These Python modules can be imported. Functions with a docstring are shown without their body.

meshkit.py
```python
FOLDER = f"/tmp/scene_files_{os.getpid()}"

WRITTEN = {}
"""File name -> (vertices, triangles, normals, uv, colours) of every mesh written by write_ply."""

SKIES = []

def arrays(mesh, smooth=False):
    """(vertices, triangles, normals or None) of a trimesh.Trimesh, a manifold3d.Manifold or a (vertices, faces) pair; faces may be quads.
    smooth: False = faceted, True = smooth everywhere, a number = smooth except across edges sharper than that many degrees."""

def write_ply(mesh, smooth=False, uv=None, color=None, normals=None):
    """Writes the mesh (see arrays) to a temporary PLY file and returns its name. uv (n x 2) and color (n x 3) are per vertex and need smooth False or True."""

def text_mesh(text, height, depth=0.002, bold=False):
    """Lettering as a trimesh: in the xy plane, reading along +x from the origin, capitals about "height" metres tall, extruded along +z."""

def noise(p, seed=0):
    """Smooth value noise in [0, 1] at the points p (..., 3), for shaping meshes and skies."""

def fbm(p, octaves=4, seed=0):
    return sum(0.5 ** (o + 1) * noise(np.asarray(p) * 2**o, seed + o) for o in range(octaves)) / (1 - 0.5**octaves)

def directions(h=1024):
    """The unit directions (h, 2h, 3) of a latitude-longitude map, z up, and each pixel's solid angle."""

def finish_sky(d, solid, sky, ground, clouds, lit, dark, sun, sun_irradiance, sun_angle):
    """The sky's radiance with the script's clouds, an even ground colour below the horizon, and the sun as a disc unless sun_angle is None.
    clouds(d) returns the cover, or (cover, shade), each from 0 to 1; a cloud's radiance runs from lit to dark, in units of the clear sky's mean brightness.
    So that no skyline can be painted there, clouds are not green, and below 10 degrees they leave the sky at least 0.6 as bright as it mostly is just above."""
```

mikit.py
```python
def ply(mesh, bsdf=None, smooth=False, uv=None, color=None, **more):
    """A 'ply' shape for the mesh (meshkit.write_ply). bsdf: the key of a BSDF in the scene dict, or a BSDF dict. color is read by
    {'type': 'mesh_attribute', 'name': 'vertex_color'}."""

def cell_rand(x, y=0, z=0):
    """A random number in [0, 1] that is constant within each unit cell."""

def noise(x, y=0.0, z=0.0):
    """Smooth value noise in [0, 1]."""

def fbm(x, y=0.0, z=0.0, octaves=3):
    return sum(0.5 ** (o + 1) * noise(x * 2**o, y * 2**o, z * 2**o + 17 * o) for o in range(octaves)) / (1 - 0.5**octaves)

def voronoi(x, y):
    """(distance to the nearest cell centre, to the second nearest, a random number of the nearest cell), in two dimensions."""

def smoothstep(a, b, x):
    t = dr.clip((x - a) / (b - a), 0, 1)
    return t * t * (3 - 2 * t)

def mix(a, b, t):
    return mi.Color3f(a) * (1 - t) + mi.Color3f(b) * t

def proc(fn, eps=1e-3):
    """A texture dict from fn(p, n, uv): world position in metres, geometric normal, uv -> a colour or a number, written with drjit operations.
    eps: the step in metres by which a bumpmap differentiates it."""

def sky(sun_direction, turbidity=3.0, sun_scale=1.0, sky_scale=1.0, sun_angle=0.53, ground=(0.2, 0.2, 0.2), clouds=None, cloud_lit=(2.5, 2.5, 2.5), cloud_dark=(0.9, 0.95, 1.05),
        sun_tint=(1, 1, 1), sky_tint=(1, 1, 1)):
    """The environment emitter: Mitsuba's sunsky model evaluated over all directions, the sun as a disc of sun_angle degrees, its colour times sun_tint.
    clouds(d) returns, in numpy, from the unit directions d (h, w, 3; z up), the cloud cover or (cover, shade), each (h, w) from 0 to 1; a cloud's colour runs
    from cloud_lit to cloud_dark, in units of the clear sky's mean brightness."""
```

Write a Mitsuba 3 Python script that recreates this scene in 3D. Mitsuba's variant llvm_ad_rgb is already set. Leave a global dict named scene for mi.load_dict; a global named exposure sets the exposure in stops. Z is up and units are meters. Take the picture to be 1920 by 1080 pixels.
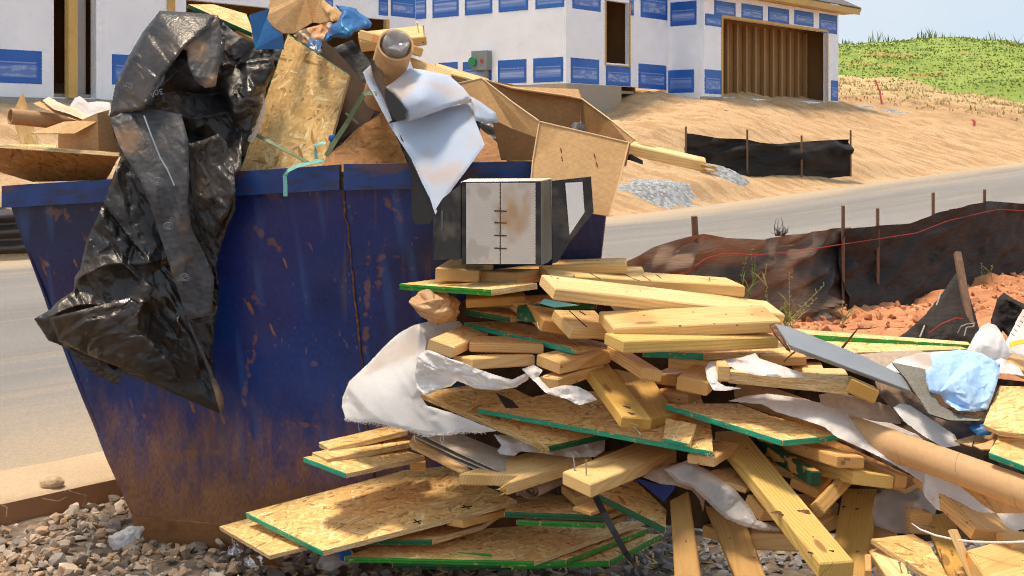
import math, random
import numpy as np, trimesh, mitsuba as mi, drjit as dr
from scipy.spatial import Delaunay
from scipy.interpolate import RBFInterpolator, LinearNDInterpolator, CloughTocher2DInterpolator
from scipy.spatial.transform import Rotation
import shapely.geometry as sg
import meshkit, mikit
from mikit import proc, noise, fbm, voronoi, cell_rand, smoothstep, mix, ply

T = mi.ScalarTransform4f
scene, labels = {}, {}

# ------------------------------------------------------------------ camera, sky, exposure
CAM_Z, FOCAL, CX, HY = 1.6, 2400.0, 960.0, 270.0          # eye height; focal length and optical centre in 1920 x 1080 units
scene['camera'] = {'type': 'perspective', 'fov': 2 * math.degrees(math.atan(960 / FOCAL)), 'fov_axis': 'x',
                   'principal_point_offset_y': 0.25, 'near_clip': 0.05, 'far_clip': 2000.0,
                   'to_world': T().look_at(origin=[0, 0, CAM_Z], target=[0, 1, CAM_Z], up=[0, 0, 1])}

def thin_cloud(d):
    n = meshkit.fbm(np.stack([d[..., 0] / (np.abs(d[..., 2]) + .25) * 1.5, d[..., 1] / (np.abs(d[..., 2]) + .25) * 1.5, d[..., 2] * 0], -1), 4, 3)
    return np.clip(.80 + .6 * (n - .45), 0, 1), 0.1 + 0 * n
scene['sky'] = mikit.sky([-0.24, 0.04, 0.96], turbidity=3.5, sun_scale=.78, sky_scale=1.0, sun_angle=11.0, sun_tint=(1.0, .98, .94), clouds=thin_cloud, cloud_lit=(1.95, 2.2, 2.4))
exposure = 1.85

# ------------------------------------------------------------------ helpers
def at(px, py, d):
    """The point at distance d (along y) that the photograph shows at (px, py)."""
    return np.array([(px - CX) * d / FOCAL, d, CAM_Z - (py - HY) * d / FOCAL])

def numbered(key):
    if key not in scene and key not in labels: return key
    k = 1
    while f'{key}_{k:03d}' in scene or f'{key}_{k:03d}' in labels: k += 1
    return f'{key}_{k:03d}'

def obj(name, mesh, m, parent=None, smooth=False, uv=None, color=None, label=None, stuff=False):
    key = numbered((parent + '__' if parent else '') + name)
    scene[key] = ply(mesh, m, smooth=smooth, uv=uv, color=color)
    if label or stuff:
        labels[key] = {}
        if label: labels[key]['label'] = label
        if stuff: labels[key]['kind'] = 'stuff'
    return key

def thing(name, label, cat, group=None):
    key = numbered(name)
    labels[key] = {'label': label, 'category': cat}
    if group: labels[key]['group'] = group
    return key

def one(name, mesh, m, label, cat, group=None, smooth=False, uv=None, color=None):
    key = numbered(name)
    scene[key] = ply(mesh, m, smooth=smooth, uv=uv, color=color)
    labels[key] = {'label': label, 'category': cat}
    if group: labels[key]['group'] = group
    return key

def struct(name, mesh, m, smooth=False, parent=None):
    key = numbered((parent + '__' if parent else '') + name)
    scene[key] = ply(mesh, m, smooth=smooth)
    if not parent: labels[key] = {'kind': 'structure'}
    return key

def cat_mesh(parts):
    vs, fs, k = [], [], 0
    for v, f in parts:
        vs.append(np.asarray(v)); fs.append(np.asarray(f) + k); k += len(v)
    return np.vstack(vs), np.vstack(fs)

def vf(m): return np.asarray(m.vertices), np.asarray(m.faces)

def bevel_box(size, ch=.004):
    """A chamfered box centred at the origin."""
    import manifold3d as m3
    x, y, z = np.asarray(size, float) / 2
    c = min(ch, x * .4, y * .4, z * .4)
    pts = [(sx * (x - a), sy * (y - b), sz * (z - e)) for sx in (-1, 1) for sy in (-1, 1) for sz in (-1, 1) for a, b, e in ((0, c, c), (c, 0, c), (c, c, 0))]
    return trimesh.convex.convex_hull(np.array(pts))

def box_between(p0, p1, w, h, ch=.003, up=(0, 0, 1)):
    """A chamfered bar from p0 to p1, w wide and h high."""
    p0, p1 = np.asarray(p0, float), np.asarray(p1, float)
    L = np.linalg.norm(p1 - p0); ex = (p1 - p0) / L
    ey = np.cross(up, ex); ey /= np.linalg.norm(ey); ez = np.cross(ex, ey)
    m = bevel_box((L, w, h), ch)
    v = m.vertices @ np.stack([ex, ey, ez]) + (p0 + p1) / 2
    return v, m.faces

def tube(points, radius, n=8, cap=True):
    P = np.asarray(points, float); m = len(P)
    r = np.broadcast_to(radius, (m,))
    d = np.gradient(P, axis=0); d /= np.linalg.norm(d, axis=1, keepdims=True)
    a = np.array([0, 0, 1.0]) if abs(d[0][2]) < .9 else np.array([1.0, 0, 0])
    rings = []
    for k in range(m):
        a = a - d[k] * np.dot(a, d[k]); a /= np.linalg.norm(a); b = np.cross(d[k], a)
        th = np.arange(n) * 2 * np.pi / n
        rings.append(P[k] + r[k] * (np.cos(th)[:, None] * a + np.sin(th)[:, None] * b))
    v = np.vstack(rings); f = []
    for k in range(m - 1):
        for j in range(n):
            a0, a1 = k * n + j, k * n + (j + 1) % n
            f += [(a0, a1, a1 + n), (a0, a1 + n, a0 + n)]
    if cap:
        v = np.vstack([v, P[0], P[-1]]); q = len(v) - 2
        for j in range(n):
            f += [(q, (j + 1) % n, j), (q + 1, (m - 1) * n + j, (m - 1) * n + (j + 1) % n)]
    return v, np.array(f)

def slab(points, th, back=True):
    """A plate of thickness th whose front outline is the given (nearly flat) polygon; the body lies on the far side from the camera."""
    P = np.asarray(points, float)
    c = P.mean(0); u, s, vt = np.linalg.svd(P - c)
    n = vt[2]
    if np.dot(n, np.array([0, 0, CAM_Z]) - c) < 0: n = -n
    ex = vt[0]; ey = np.cross(n, ex)
    poly = sg.Polygon(np.stack([(P - c) @ ex, (P - c) @ ey], 1))
    tri = Delaunay  # noqa
    v2, f2 = trimesh.creation.triangulate_polygon(poly, engine='earcut')
    # lift the plane points back on to the given ones (keeps slight folds)
    own = np.stack([(P - c) @ ex, (P - c) @ ey], 1)
    h = (P - c) @ n
    hh = np.array([h[np.argmin(((own - q) ** 2).sum(1))] for q in v2])
    top = c + v2[:, :1] * ex + v2[:, 1:] * ey + hh[:, None] * n
    bot = top - n * th
    k = len(v2); f2 = np.asarray(f2)
    nn = np.cross(top[f2[0, 1]] - top[f2[0, 0]], top[f2[0, 2]] - top[f2[0, 0]])
    if np.dot(nn, n) < 0: f2 = f2[:, ::-1]
    ring = [int(np.argmin(((v2 - q) ** 2).sum(1))) for q in own]
    v = np.vstack([top, bot, top[ring], bot[ring]]); m = len(ring); sides = []
    for i in range(m):
        a, b = 2 * k + i, 2 * k + (i + 1) % m
        sides += [(a, a + m, b + m), (a, b + m, b)]
    return v, np.vstack([f2, f2[:, ::-1] + k, np.array(sides)])

def pslab(pts, th): return slab([at(*p) for p in pts], th)

def resample(poly, step):
    out = []
    for i in range(len(poly)):
        a, b = np.array(poly[i], float), np.array(poly[(i + 1) % len(poly)], float)
        k = max(1, int(np.linalg.norm(b - a) / step))
        out += [a + (b - a) * j / k for j in range(k)]
    return np.array(out)

def crumple(p, seed, scale, octaves=3, gain=.42, soft=False, stretch=(1.0, 0.0)):
    """Creased paper or plastic: flat facets between random ridge points, at a few sizes; p (n, 2) in metres -> about [-1, 1].
    stretch = (factor, angle) draws the facets out along one direction."""
    rng = np.random.default_rng(seed); h = 0; amp = 1.0
    a = math.radians(stretch[1]); R = np.array([[math.cos(a), math.sin(a)], [-math.sin(a), math.cos(a)]])
    q = p @ R.T; q = q / np.array([stretch[0], 1.0])
    lo, hi = q.min(0), q.max(0)
    for o in range(octaves):
        lo2, hi2 = lo - 2.2 * scale, hi + 2.2 * scale
        n = max(12, int(np.prod((hi2 - lo2) / scale) * 1.5)); n = min(n, 30000)
        P = rng.uniform(lo2, hi2, (n, 2))
        P = np.vstack([P, [[lo2[0], lo2[1]], [lo2[0], hi2[1]], [hi2[0], lo2[1]], [hi2[0], hi2[1]]]])
        z = rng.choice([-1., 1.], len(P)) * rng.uniform(.35, 1., len(P))
        f = (CloughTocher2DInterpolator if soft or (o == 0 and octaves > 3) else LinearNDInterpolator)(P, z)
        mask = 1.0 if o == 0 else .35 + .9 * meshkit.noise(np.c_[q / scale * .22, 0 * q[:, 0] + seed], seed + o)
        h = h + amp * np.nan_to_num(f(q)) * mask; amp *= gain; scale *= .46
    return h * .7

def sheet(px_poly, depth, step=5.0, amp=.012, scale=.14, seed=0, curl=.006, curl_px=8, octaves=3, gain=.45, rough_edge=.5, bulge=0.0, folds=None, soft=False, stretch=(1., 0.)):
    """A cloth or film: the outline and depth points are read from the photograph, the surface gets real creases. Returns mesh."""
    rng = np.random.default_rng(seed + 5)
    edge = resample(px_poly, step)
    edge = edge + rng.normal(0, rough_edge * .5, edge.shape)
    poly = sg.Polygon(edge).buffer(0)
    if poly.geom_type != 'Polygon': poly = max(poly.geoms, key=lambda g: g.area)
    edge = np.array(poly.exterior.coords)[:-1]
    x0, y0, x1, y1 = poly.bounds
    gx, gy = np.meshgrid(np.arange(x0, x1, step), np.arange(y0, y1, step * .9))
    gx = gx + (np.arange(len(gx)) % 2)[:, None] * step * .5
    g = np.stack([gx.ravel(), gy.ravel()], 1) + rng.uniform(-.2, .2, (gx.size, 2)) * step
    import shapely
    inside = shapely.contains_xy(poly.buffer(-step * .45), g[:, 0], g[:, 1])
    pts = np.vstack([edge, g[inside]])
    tri = Delaunay(pts).simplices
    cen = pts[tri].mean(1)
    tri = tri[shapely.contains_xy(poly, cen[:, 0], cen[:, 1])]
    D = np.array(depth, float)
    if len(D) >= 4:
        d = RBFInterpolator(D[:, :2] / 100, D[:, 2], kernel='thin_plate_spline', smoothing=1e-3)(pts / 100)
    else:
        A = np.c_[D[:, :2], np.ones(len(D))]
        d = np.c_[pts, np.ones(len(pts))] @ np.linalg.lstsq(A, D[:, 2], rcond=None)[0]
    m = pts * (d.mean() / FOCAL)
    de = shapely.distance(poly.exterior, shapely.points(pts))
    d = d + amp * crumple(m, seed, scale, octaves, gain, soft=soft, stretch=stretch)
    if folds is not None: d = d + folds(pts, m)
    d = d + curl * np.clip(1 - de / curl_px, 0, 1) ** 2 - bulge * np.sqrt(np.clip(de / 60, 0, 1))
    v = np.stack([(pts[:, 0] - CX) * d / FOCAL, d, CAM_Z - (pts[:, 1] - HY) * d / FOCAL], 1)
    nn = np.cross(v[tri[:, 1]] - v[tri[:, 0]], v[tri[:, 2]] - v[tri[:, 0]])
    flip = (nn * (np.array([0, 0, CAM_Z]) - v[tri[:, 0]])).sum(1) < 0
    tri[flip] = tri[flip][:, ::-1]
    return v, tri

def strip_px(line, w, d_list, th=.0012):
    """A flat strap along photograph points at the given distances, w metres wide."""
    P = [at(x, y, d) for (x, y), d in zip(line, d_list)]
    parts = []
    P = np.array(P); t = np.gradient(P, axis=0)
    v = []
    for k in range(len(P)):
        view = np.array([0, 0, CAM_Z]) - P[k]; view /= np.linalg.norm(view)
        s = np.cross(t[k] / np.linalg.norm(t[k]), view * .8 + np.array([0, 0, .6])); s /= np.linalg.norm(s)
        n = np.cross(s, t[k]); n /= np.linalg.norm(n)
        v += [P[k] + s * w / 2 + n * th, P[k] - s * w / 2 + n * th, P[k] - s * w / 2 - n * th, P[k] + s * w / 2 - n * th]
    f = []
    for k in range(len(P) - 1):
        for j in range(4):
            a, b = k * 4 + j, k * 4 + (j + 1) % 4
            f += [(a, b, b + 4), (a, b + 4, a + 4)]
    f += [(0, 2, 1), (0, 3, 2)]; q = 4 * (len(P) - 1); f += [(q, q + 1, q + 2), (q, q + 2, q + 3)]
    return np.array(v), np.array(f)

# ------------------------------------------------------------------ materials
def two(b): return {'type': 'twosided', 'bsdf': b}
def prin(color, rough=.6, **k):
    c = color if isinstance(color, dict) else {'type': 'rgb', 'value': list(color)}
    return two({'type': 'principled', 'base_color': c, 'roughness': rough, **k})
def mat(name, b): scene[name] = b; return name

def local3(uv):
    """Undo the packing of board coordinates: along the board, across it, through it, board seed, face code (0 wide face, 1 edge, 2 end)."""
    m = dr.floor(uv.x / 8 + .5); a1 = uv.x - 8 * m
    seed = dr.floor(uv.y / 4 + .5); b1 = uv.y - 4 * seed
    q = dr.floor(m / 3 + .01); code = m - 3 * q
    third = (q - 64) * .005
    a = dr.select(code < 1.5, a1, third); b = dr.select(code < .5, b1, dr.select(code < 1.5, third, a1)); c = dr.select(code < .5, third, b1)
    return a, b, c, seed, code

def lumber_fn(p, n, uv):
    a, b, c, seed, code = local3(uv)
    r = [cell_rand(seed, k, 3) for k in range(7)]
    tone = dr.floor(seed / 60 + .001)
    wob = (noise(a * 2.2 + seed * 3.1, b * 5, c * 5) - .5) * .035 + (noise(a * 7 + seed, b * 14, c * 14) - .5) * .008
    y = b - (r[0] - .5) * .16 - (r[1] - .5) * .12 * a + wob
    z = c + .012 + .07 * r[2] - (r[3] - .5) * .06 * a + wob * .6
    # knots push the rings aside
    k1, k2, kid = voronoi(a * 1.7 + seed * 3.7, b * 6 + seed)
    knot = smoothstep(.085, .05, k1) * dr.select(kid > .45, 1.0, 0.0) * dr.select(code < 1.5, 1.0, 0.0)
    rad = dr.sqrt(y * y + z * z) / .0085 + smoothstep(.5, 0., k1) * dr.select(kid > .45, 1.6, 0.) + .35 * noise(a * 3, b * 40, c * 40)
    f = rad - dr.floor(rad)
    late = smoothstep(.35, .9, f) * (1 - smoothstep(.94, 1., f))
    fib = noise(a * 14, b * 420, c * 420 + seed)
    big = fbm(a * 1.3 + seed * 2.3, b * 7, c * 7, 2)
    light = mix((.88, .69, .38), (.80, .56, .25), big) * mix((1.04, 1.03, 1.0), (.82, .70, .54), r[6])
    light = light * mix((1, 1, 1), (.70, .60, .50), smoothstep(.50, .70, fbm(a * 4 + seed * 5.1, b * 7, c * 7, 3)) * dr.select(r[1] > .55, .8, .15))
    dark = mi.Color3f(.54, .28, .075)
    o = smoothstep(.5, 1.5, tone) * (1 - smoothstep(1.5, 2.0, tone))
    g = smoothstep(1.5, 2.0, tone) * (1 - smoothstep(2.5, 3.0, tone))
    w = smoothstep(2.5, 3.0, tone)
    light = light * mix((1, 1, 1), (.60, .34, .15), o * (.45 + .55 * r[5])) * mix((1, 1, 1), (.80, .75, .48), g) * mix((1, 1, 1), (.58, .47, .34), w)  # orange and greenish tones also darkened, standing for shade inside the heap
    dark = dark * mix((1, 1, 1), (.85, .72, .6), o) * mix((1, 1, 1), (.85, .95, .8), g) * mix((1, 1, 1), (.6, .6, .6), w)
    col = mix(light, dark, late * (.28 + .32 * r[4]) + .10 * dr.select(code > 1.5, 1., 0.))
    dot = smoothstep(.05, .03, voronoi(a * 9 + seed * 1.3, b * 14 + c * 14)[0]) * dr.select(cell_rand(dr.floor(a * 9 + seed * 1.3), dr.floor(b * 14 + c * 14), seed) > .72, 1., 0.)
    col = col * (.88 + .2 * fib)
    col = mix(col, (.22, .10, .035), knot * .75)
    # grime, handling marks
    gr = smoothstep(.62, .85, fbm(a * 9 + seed * 1.7, b * 16, c * 16, 3))
    col = mix(col, (.30, .18, .08), gr * (.10 + .3 * w))
    col = mix(col, (.06, .03, .015), dot * .8)
    paint = dr.select(tone > 3.5, smoothstep(.50, .56, fbm(a * 11, b * 11 + seed, c * 26, 3)), 0.)
    return mix(col, (.006, .05, .022), paint)

def strand_fn(p, n, uv):
    a, b, c, seed, code = local3(uv)
    best, col, e = mi.Float(-1), mi.Float(0), mi.Float(1)
    for k in range(4):
        th = .35 + k * .73
        ca, sa = math.cos(th), math.sin(th)
        wx = (noise(a * 9 + k * 5, b * 9 + seed) - .5) * .5
        x = (a * ca + b * sa) / .058 + k * 7.3 + seed * 3.1; y = (b * ca - a * sa) / .0125 + k * 3.7 + wx
        d1, d2, i = voronoi(x, y)
        pr = i * 7.31 + k * .37; pr = pr - dr.floor(pr)
        v = i * 91.7 + k * .11; v = v - dr.floor(v)
        up = pr > best
        col = dr.select(up, v, col); e = dr.select(up, d2 - d1, e); best = dr.maximum(best, pr)
    fibre = noise(a * 60, b * 60 + c * 300, seed)
    face = mix((.66, .39, .135), (.82, .54, .22), smoothstep(.15, .75, col))
    face = mix(face, (.38, .17, .04), smoothstep(.92, .96, col) * .85)
    face = mix(face, (.88, .69, .36), smoothstep(.10, .05, col))
    face = face * (.86 + .14 * smoothstep(0., .10, e)) * (.88 + .2 * fibre)
    big = fbm(a * 3 + seed * 2.7, b * 3, 0., 3)
    face = face * (.84 + .32 * big)
    tone = dr.floor(seed / 60 + .001)
    face = face * mix((1, 1, 1), (.50, .33, .20), smoothstep(.5, 1., tone))
    s = dr.select(code < 1.5, a, b)
    lay = noise(s * 26, c * 520, seed)
    edge = mix((.40, .24, .09), (.74, .56, .30), lay) * (.8 + .35 * noise(s * 160, c * 400, seed + 3))
    return mi.Color3f(dr.select(code < .5, face.x, edge.x), dr.select(code < .5, face.y, edge.y), dr.select(code < .5, face.z, edge.z))

def strand_h(p, n, uv):
    a, b, c, seed, code = local3(uv)
    return .0009 * noise(a * 40 + b * 25, b * 110 - a * 60, c * 300) + .0005 * noise(a * 170, b * 170, c * 300)

mat('lumber', two({'type': 'principled', 'base_color': proc(lumber_fn), 'roughness': .62, 'specular': .35}))
mat('strand', two({'type': 'bumpmap', 'bump': proc(strand_h, 8e-4), 'scale': 1.0, 'bsdf': {'type': 'principled', 'base_color': proc(strand_fn), 'roughness': .6, 'specular': .35}}))

def paint_fn(base, wood):
    def fn(p, n, uv):
        k = fbm(p.x * 60, p.y * 60, p.z * 60, 3)
        c = mi.Color3f(base) * (.72 + .5 * noise(p.x * 25, p.y * 25, p.z * 140))
        return mix(c, wood, smoothstep(.66, .74, k) * .8)
    return fn
mat('teal_paint', prin(proc(paint_fn((.012, .33, .20), (.5, .33, .14))), .55))
mat('green_paint', prin(proc(paint_fn((.014, .24, .02), (.42, .36, .08))), .45))
mat('dark_green_paint', prin(proc(paint_fn((.008, .10, .035), (.25, .16, .06))), .55))
mat('black_gap', prin((.015, .02, .012), .9))

def board_fn(base, dirt, f1=5., amount=.5):
    def fn(p, n, uv):
        g = fbm(p.x * f1, p.y * f1, p.z * f1, 4)
        h = noise(p.x * 90, p.y * 90, p.z * 90)
        return mix(mi.Color3f(base) * (.86 + .26 * h), dirt, smoothstep(.45, .75, g) * amount)
    return fn
def corrugated_fn(base, dirt):
    inner = board_fn(base, dirt, 4., .45)
    def fn(p, n, uv):
        w = .93 + .07 * dr.sin(p.z * 900 + p.x * 190)
        return inner(p, n, uv) * w
    return fn
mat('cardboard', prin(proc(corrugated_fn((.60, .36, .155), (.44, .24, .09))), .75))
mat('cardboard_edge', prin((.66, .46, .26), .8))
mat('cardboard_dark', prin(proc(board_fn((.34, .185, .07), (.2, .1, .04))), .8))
mat('cardboard_grey', prin(proc(board_fn((.40, .34, .28), (.25, .2, .15))), .8))
mat('dark_fibre', prin(proc(board_fn((.075, .042, .028), (.15, .085, .05))), .8))
mat('kraft', prin(proc(board_fn((.48, .28, .13), (.36, .19, .08), 9.)), .55))
def tube_fn(p, n, uv):
    k = (p.x * .80 - p.y * .55) * 2.6 + dr.atan2(n.z, n.y - .6 * n.x) * .16; k = k - dr.floor(k)
    seam = smoothstep(.012, .004, k)
    g = fbm(p.x * 3, p.y * 3, p.z * 3, 4); h = noise(p.x * 90, p.y * 90, p.z * 90)
    c = mix((.60, .375, .19), (.52, .30, .135), g) * (.94 + .1 * h)
    return mix(c, (.26, .14, .06), seam * .7)
mat('tube_card', prin(proc(tube_fn), .6))
mat('cream_paper', prin(proc(board_fn((.68, .52, .36), (.45, .3, .17), 9.)), .75))
def printed_fn(p, n, uv):
    g = fbm(p.x * 9, p.y * 3, p.z * 6, 4); ln = dr.sin(p.z * 760 + 3 * noise(p.x * 30, 0., p.z * 20)); w = noise(p.x * 40, 3., p.z * 12)
    c = mix((.66, .60, .53), (.58, .545, .51), (.5 + .5 * ln) * w * 1.4)
    c = mix(c, (.40, .36, .32), smoothstep(.55, .7, fbm(p.x * 22, 5., p.z * 14, 4)) * .5)
    return mix(c, (.50, .28, .11), smoothstep(.46, .72, g) * .75)
mat('white_corrugated', prin(proc(printed_fn), .7))
mat('black_card', prin(proc(board_fn((.018, .018, .02), (.10, .085, .07), 14., .7)), .6))
mat('grey_teal_card', prin((.10, .13, .13), .55))
mat('blue_card', prin(proc(board_fn((.008, .10, .30), (.02, .24, .42), 11., .6)), .38))
mat('orange_paper', prin(proc(board_fn((.52, .25, .11), (.75, .62, .48), 26., 1.0)), .75))

def black_film_fn(p, n, uv):
    g = fbm(p.x * 4 + 3, p.y * 4, p.z * 4, 4); s = noise(p.x * 60 + p.z * 10, p.y * 60, p.z * 9)
    return mix((.006, .0055, .006), (.055, .034, .023), smoothstep(.40, .74, g) * (.4 + .6 * s))
def film_rough(p, n, uv):
    return .22 + .30 * smoothstep(.38, .62, fbm(p.x * 3 + 7, p.y * 3, p.z * 3, 3))
def film_h(p, n, uv):
    return (.0022 * dr.abs(2 * fbm(p.x * 40, p.y * 40, p.z * 30, 3) - 1)) + .0003 * noise(p.x * 210, p.y * 210, p.z * 210)
mat('black_film', two({'type': 'bumpmap', 'bump': proc(film_h, 1e-3), 'scale': 1.0, 'bsdf': {'type': 'principled', 'base_color': proc(black_film_fn), 'roughness': proc(film_rough), 'specular': .6}}))
def grey_film_fn(p, n, uv):
    g = fbm(p.x * 5 + 1, p.y * 5, p.z * 5, 4); s = noise(p.x * 30, p.y * 30, p.z * 90)
    c = mix((.028, .028, .032), (.065, .065, .072), s)
    return mix(c, (.26, .15, .075), smoothstep(.50, .74, g) * .8)
mat('grey_film', two({'type': 'bumpmap', 'bump': proc(film_h, 1e-3), 'scale': 1.0, 'bsdf': {'type': 'principled', 'base_color': proc(grey_film_fn), 'roughness': .58, 'specular': .5}}))
mat('film_print', prin((.20, .24, .28), .5))
def weave_h(p, n, uv): return .0006 * (dr.sin((p.x + p.y) * 900) + dr.sin((p.z + .3 * p.x) * 900))
def sack_fn(p, n, uv):
    g = fbm(p.x * 6, p.y * 6, p.z * 6, 4); w = noise(p.x * 160, p.y * 160, p.z * 400) * 2 - 1
    return mix(mi.Color3f(.84, .85, .87) * (.94 + .06 * w), (.50, .36, .25), smoothstep(.52, .8, g) * .5)
mat('white_weave', {'type': 'principledthin', 'base_color': proc(sack_fn), 'roughness': .55, 'diff_trans': .6})
def white_film_fn(p, n, uv):
    g = fbm(p.x * 7 + 5, p.y * 7, p.z * 7, 4)
    return mix((.84, .84, .85), (.58, .41, .29), smoothstep(.5, .8, g) * .6)
mat('white_film', {'type': 'principledthin', 'base_color': proc(white_film_fn), 'roughness': .35, 'diff_trans': .6})
mat('beige_film', {'type': 'principledthin', 'base_color': proc(board_fn((.55, .42, .32), (.40, .27, .18), 6.)), 'roughness': .4, 'diff_trans': .3})
mat('blue_paper', prin(proc(board_fn((.36, .55, .83), (.44, .61, .87), 8., .7)), .7, specular=.25))
mat('clear_film', {'type': 'principledthin', 'base_color': {'type': 'rgb', 'value': [.92, .91, .92]}, 'roughness': .3, 'spec_trans': .45, 'diff_trans': .9, 'eta': 1.45})
mat('clear_plastic', {'type': 'principledthin', 'base_color': {'type': 'rgb', 'value': [.9, .92, .94]}, 'roughness': .08, 'spec_trans': .72, 'diff_trans': .3, 'eta': 1.5})
def membrane_fn(p, n, uv):
    g = fbm(p.x * 6 + 2, p.y * 6, p.z * 5, 4); l = dr.sin((p.x * .6 + p.z) * 650)
    return mix(mi.Color3f(.46, .54, .68) * (.96 + .04 * l), (.55, .38, .24), smoothstep(.52, .74, g) * .6)
mat('membrane', prin(proc(membrane_fn), .75, specular=.2))
mat('membrane_back', prin((.014, .013, .014), .55))
mat('blue_cloth', prin(proc(board_fn((.012, .02, .10), (.02, .02, .05))), .9))
mat('strap_green', prin((.10, .135, .06), .5)); mat('strap_aqua', prin((.20, .52, .47), .5)); mat('strap_black', prin((.02, .021, .024), .45))
mat('white_plastic', prin((.8, .8, .8), .4)); mat('yellow_print', prin((.75, .52, .02), .5)); mat('blue_plastic', prin((.01, .12, .45), .3))
mat('nail_steel', two({'type': 'principled', 'base_color': {'type': 'rgb', 'value': [.42, .38, .34]}, 'metallic': .9, 'roughness': .4}))
mat('foil', two({'type': 'principled', 'base_color': {'type': 'rgb', 'value': [.7, .7, .72]}, 'metallic': 1.0, 'roughness': .18}))
def shingle_fn(p, n, uv):
    k = noise(p.x * 420, p.y * 420, p.z * 420)
    return mix((.09, .085, .075), (.27, .25, .21), k)
mat('shingle_grit', prin(proc(shingle_fn), .9))
def flash_fn(p, n, uv):
    g = fbm(p.x * 8, p.y * 8, p.z * 8, 3)
    return mix((.21, .23, .26), (.27, .28, .30), g)
mat('grey_metal', two({'type': 'principled', 'base_color': proc(flash_fn), 'roughness': .42, 'specular': .6, 'metallic': .2}))
mat('rust', prin(proc(board_fn((.10, .045, .02), (.25, .11, .04), 60., .8)), .85))

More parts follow.
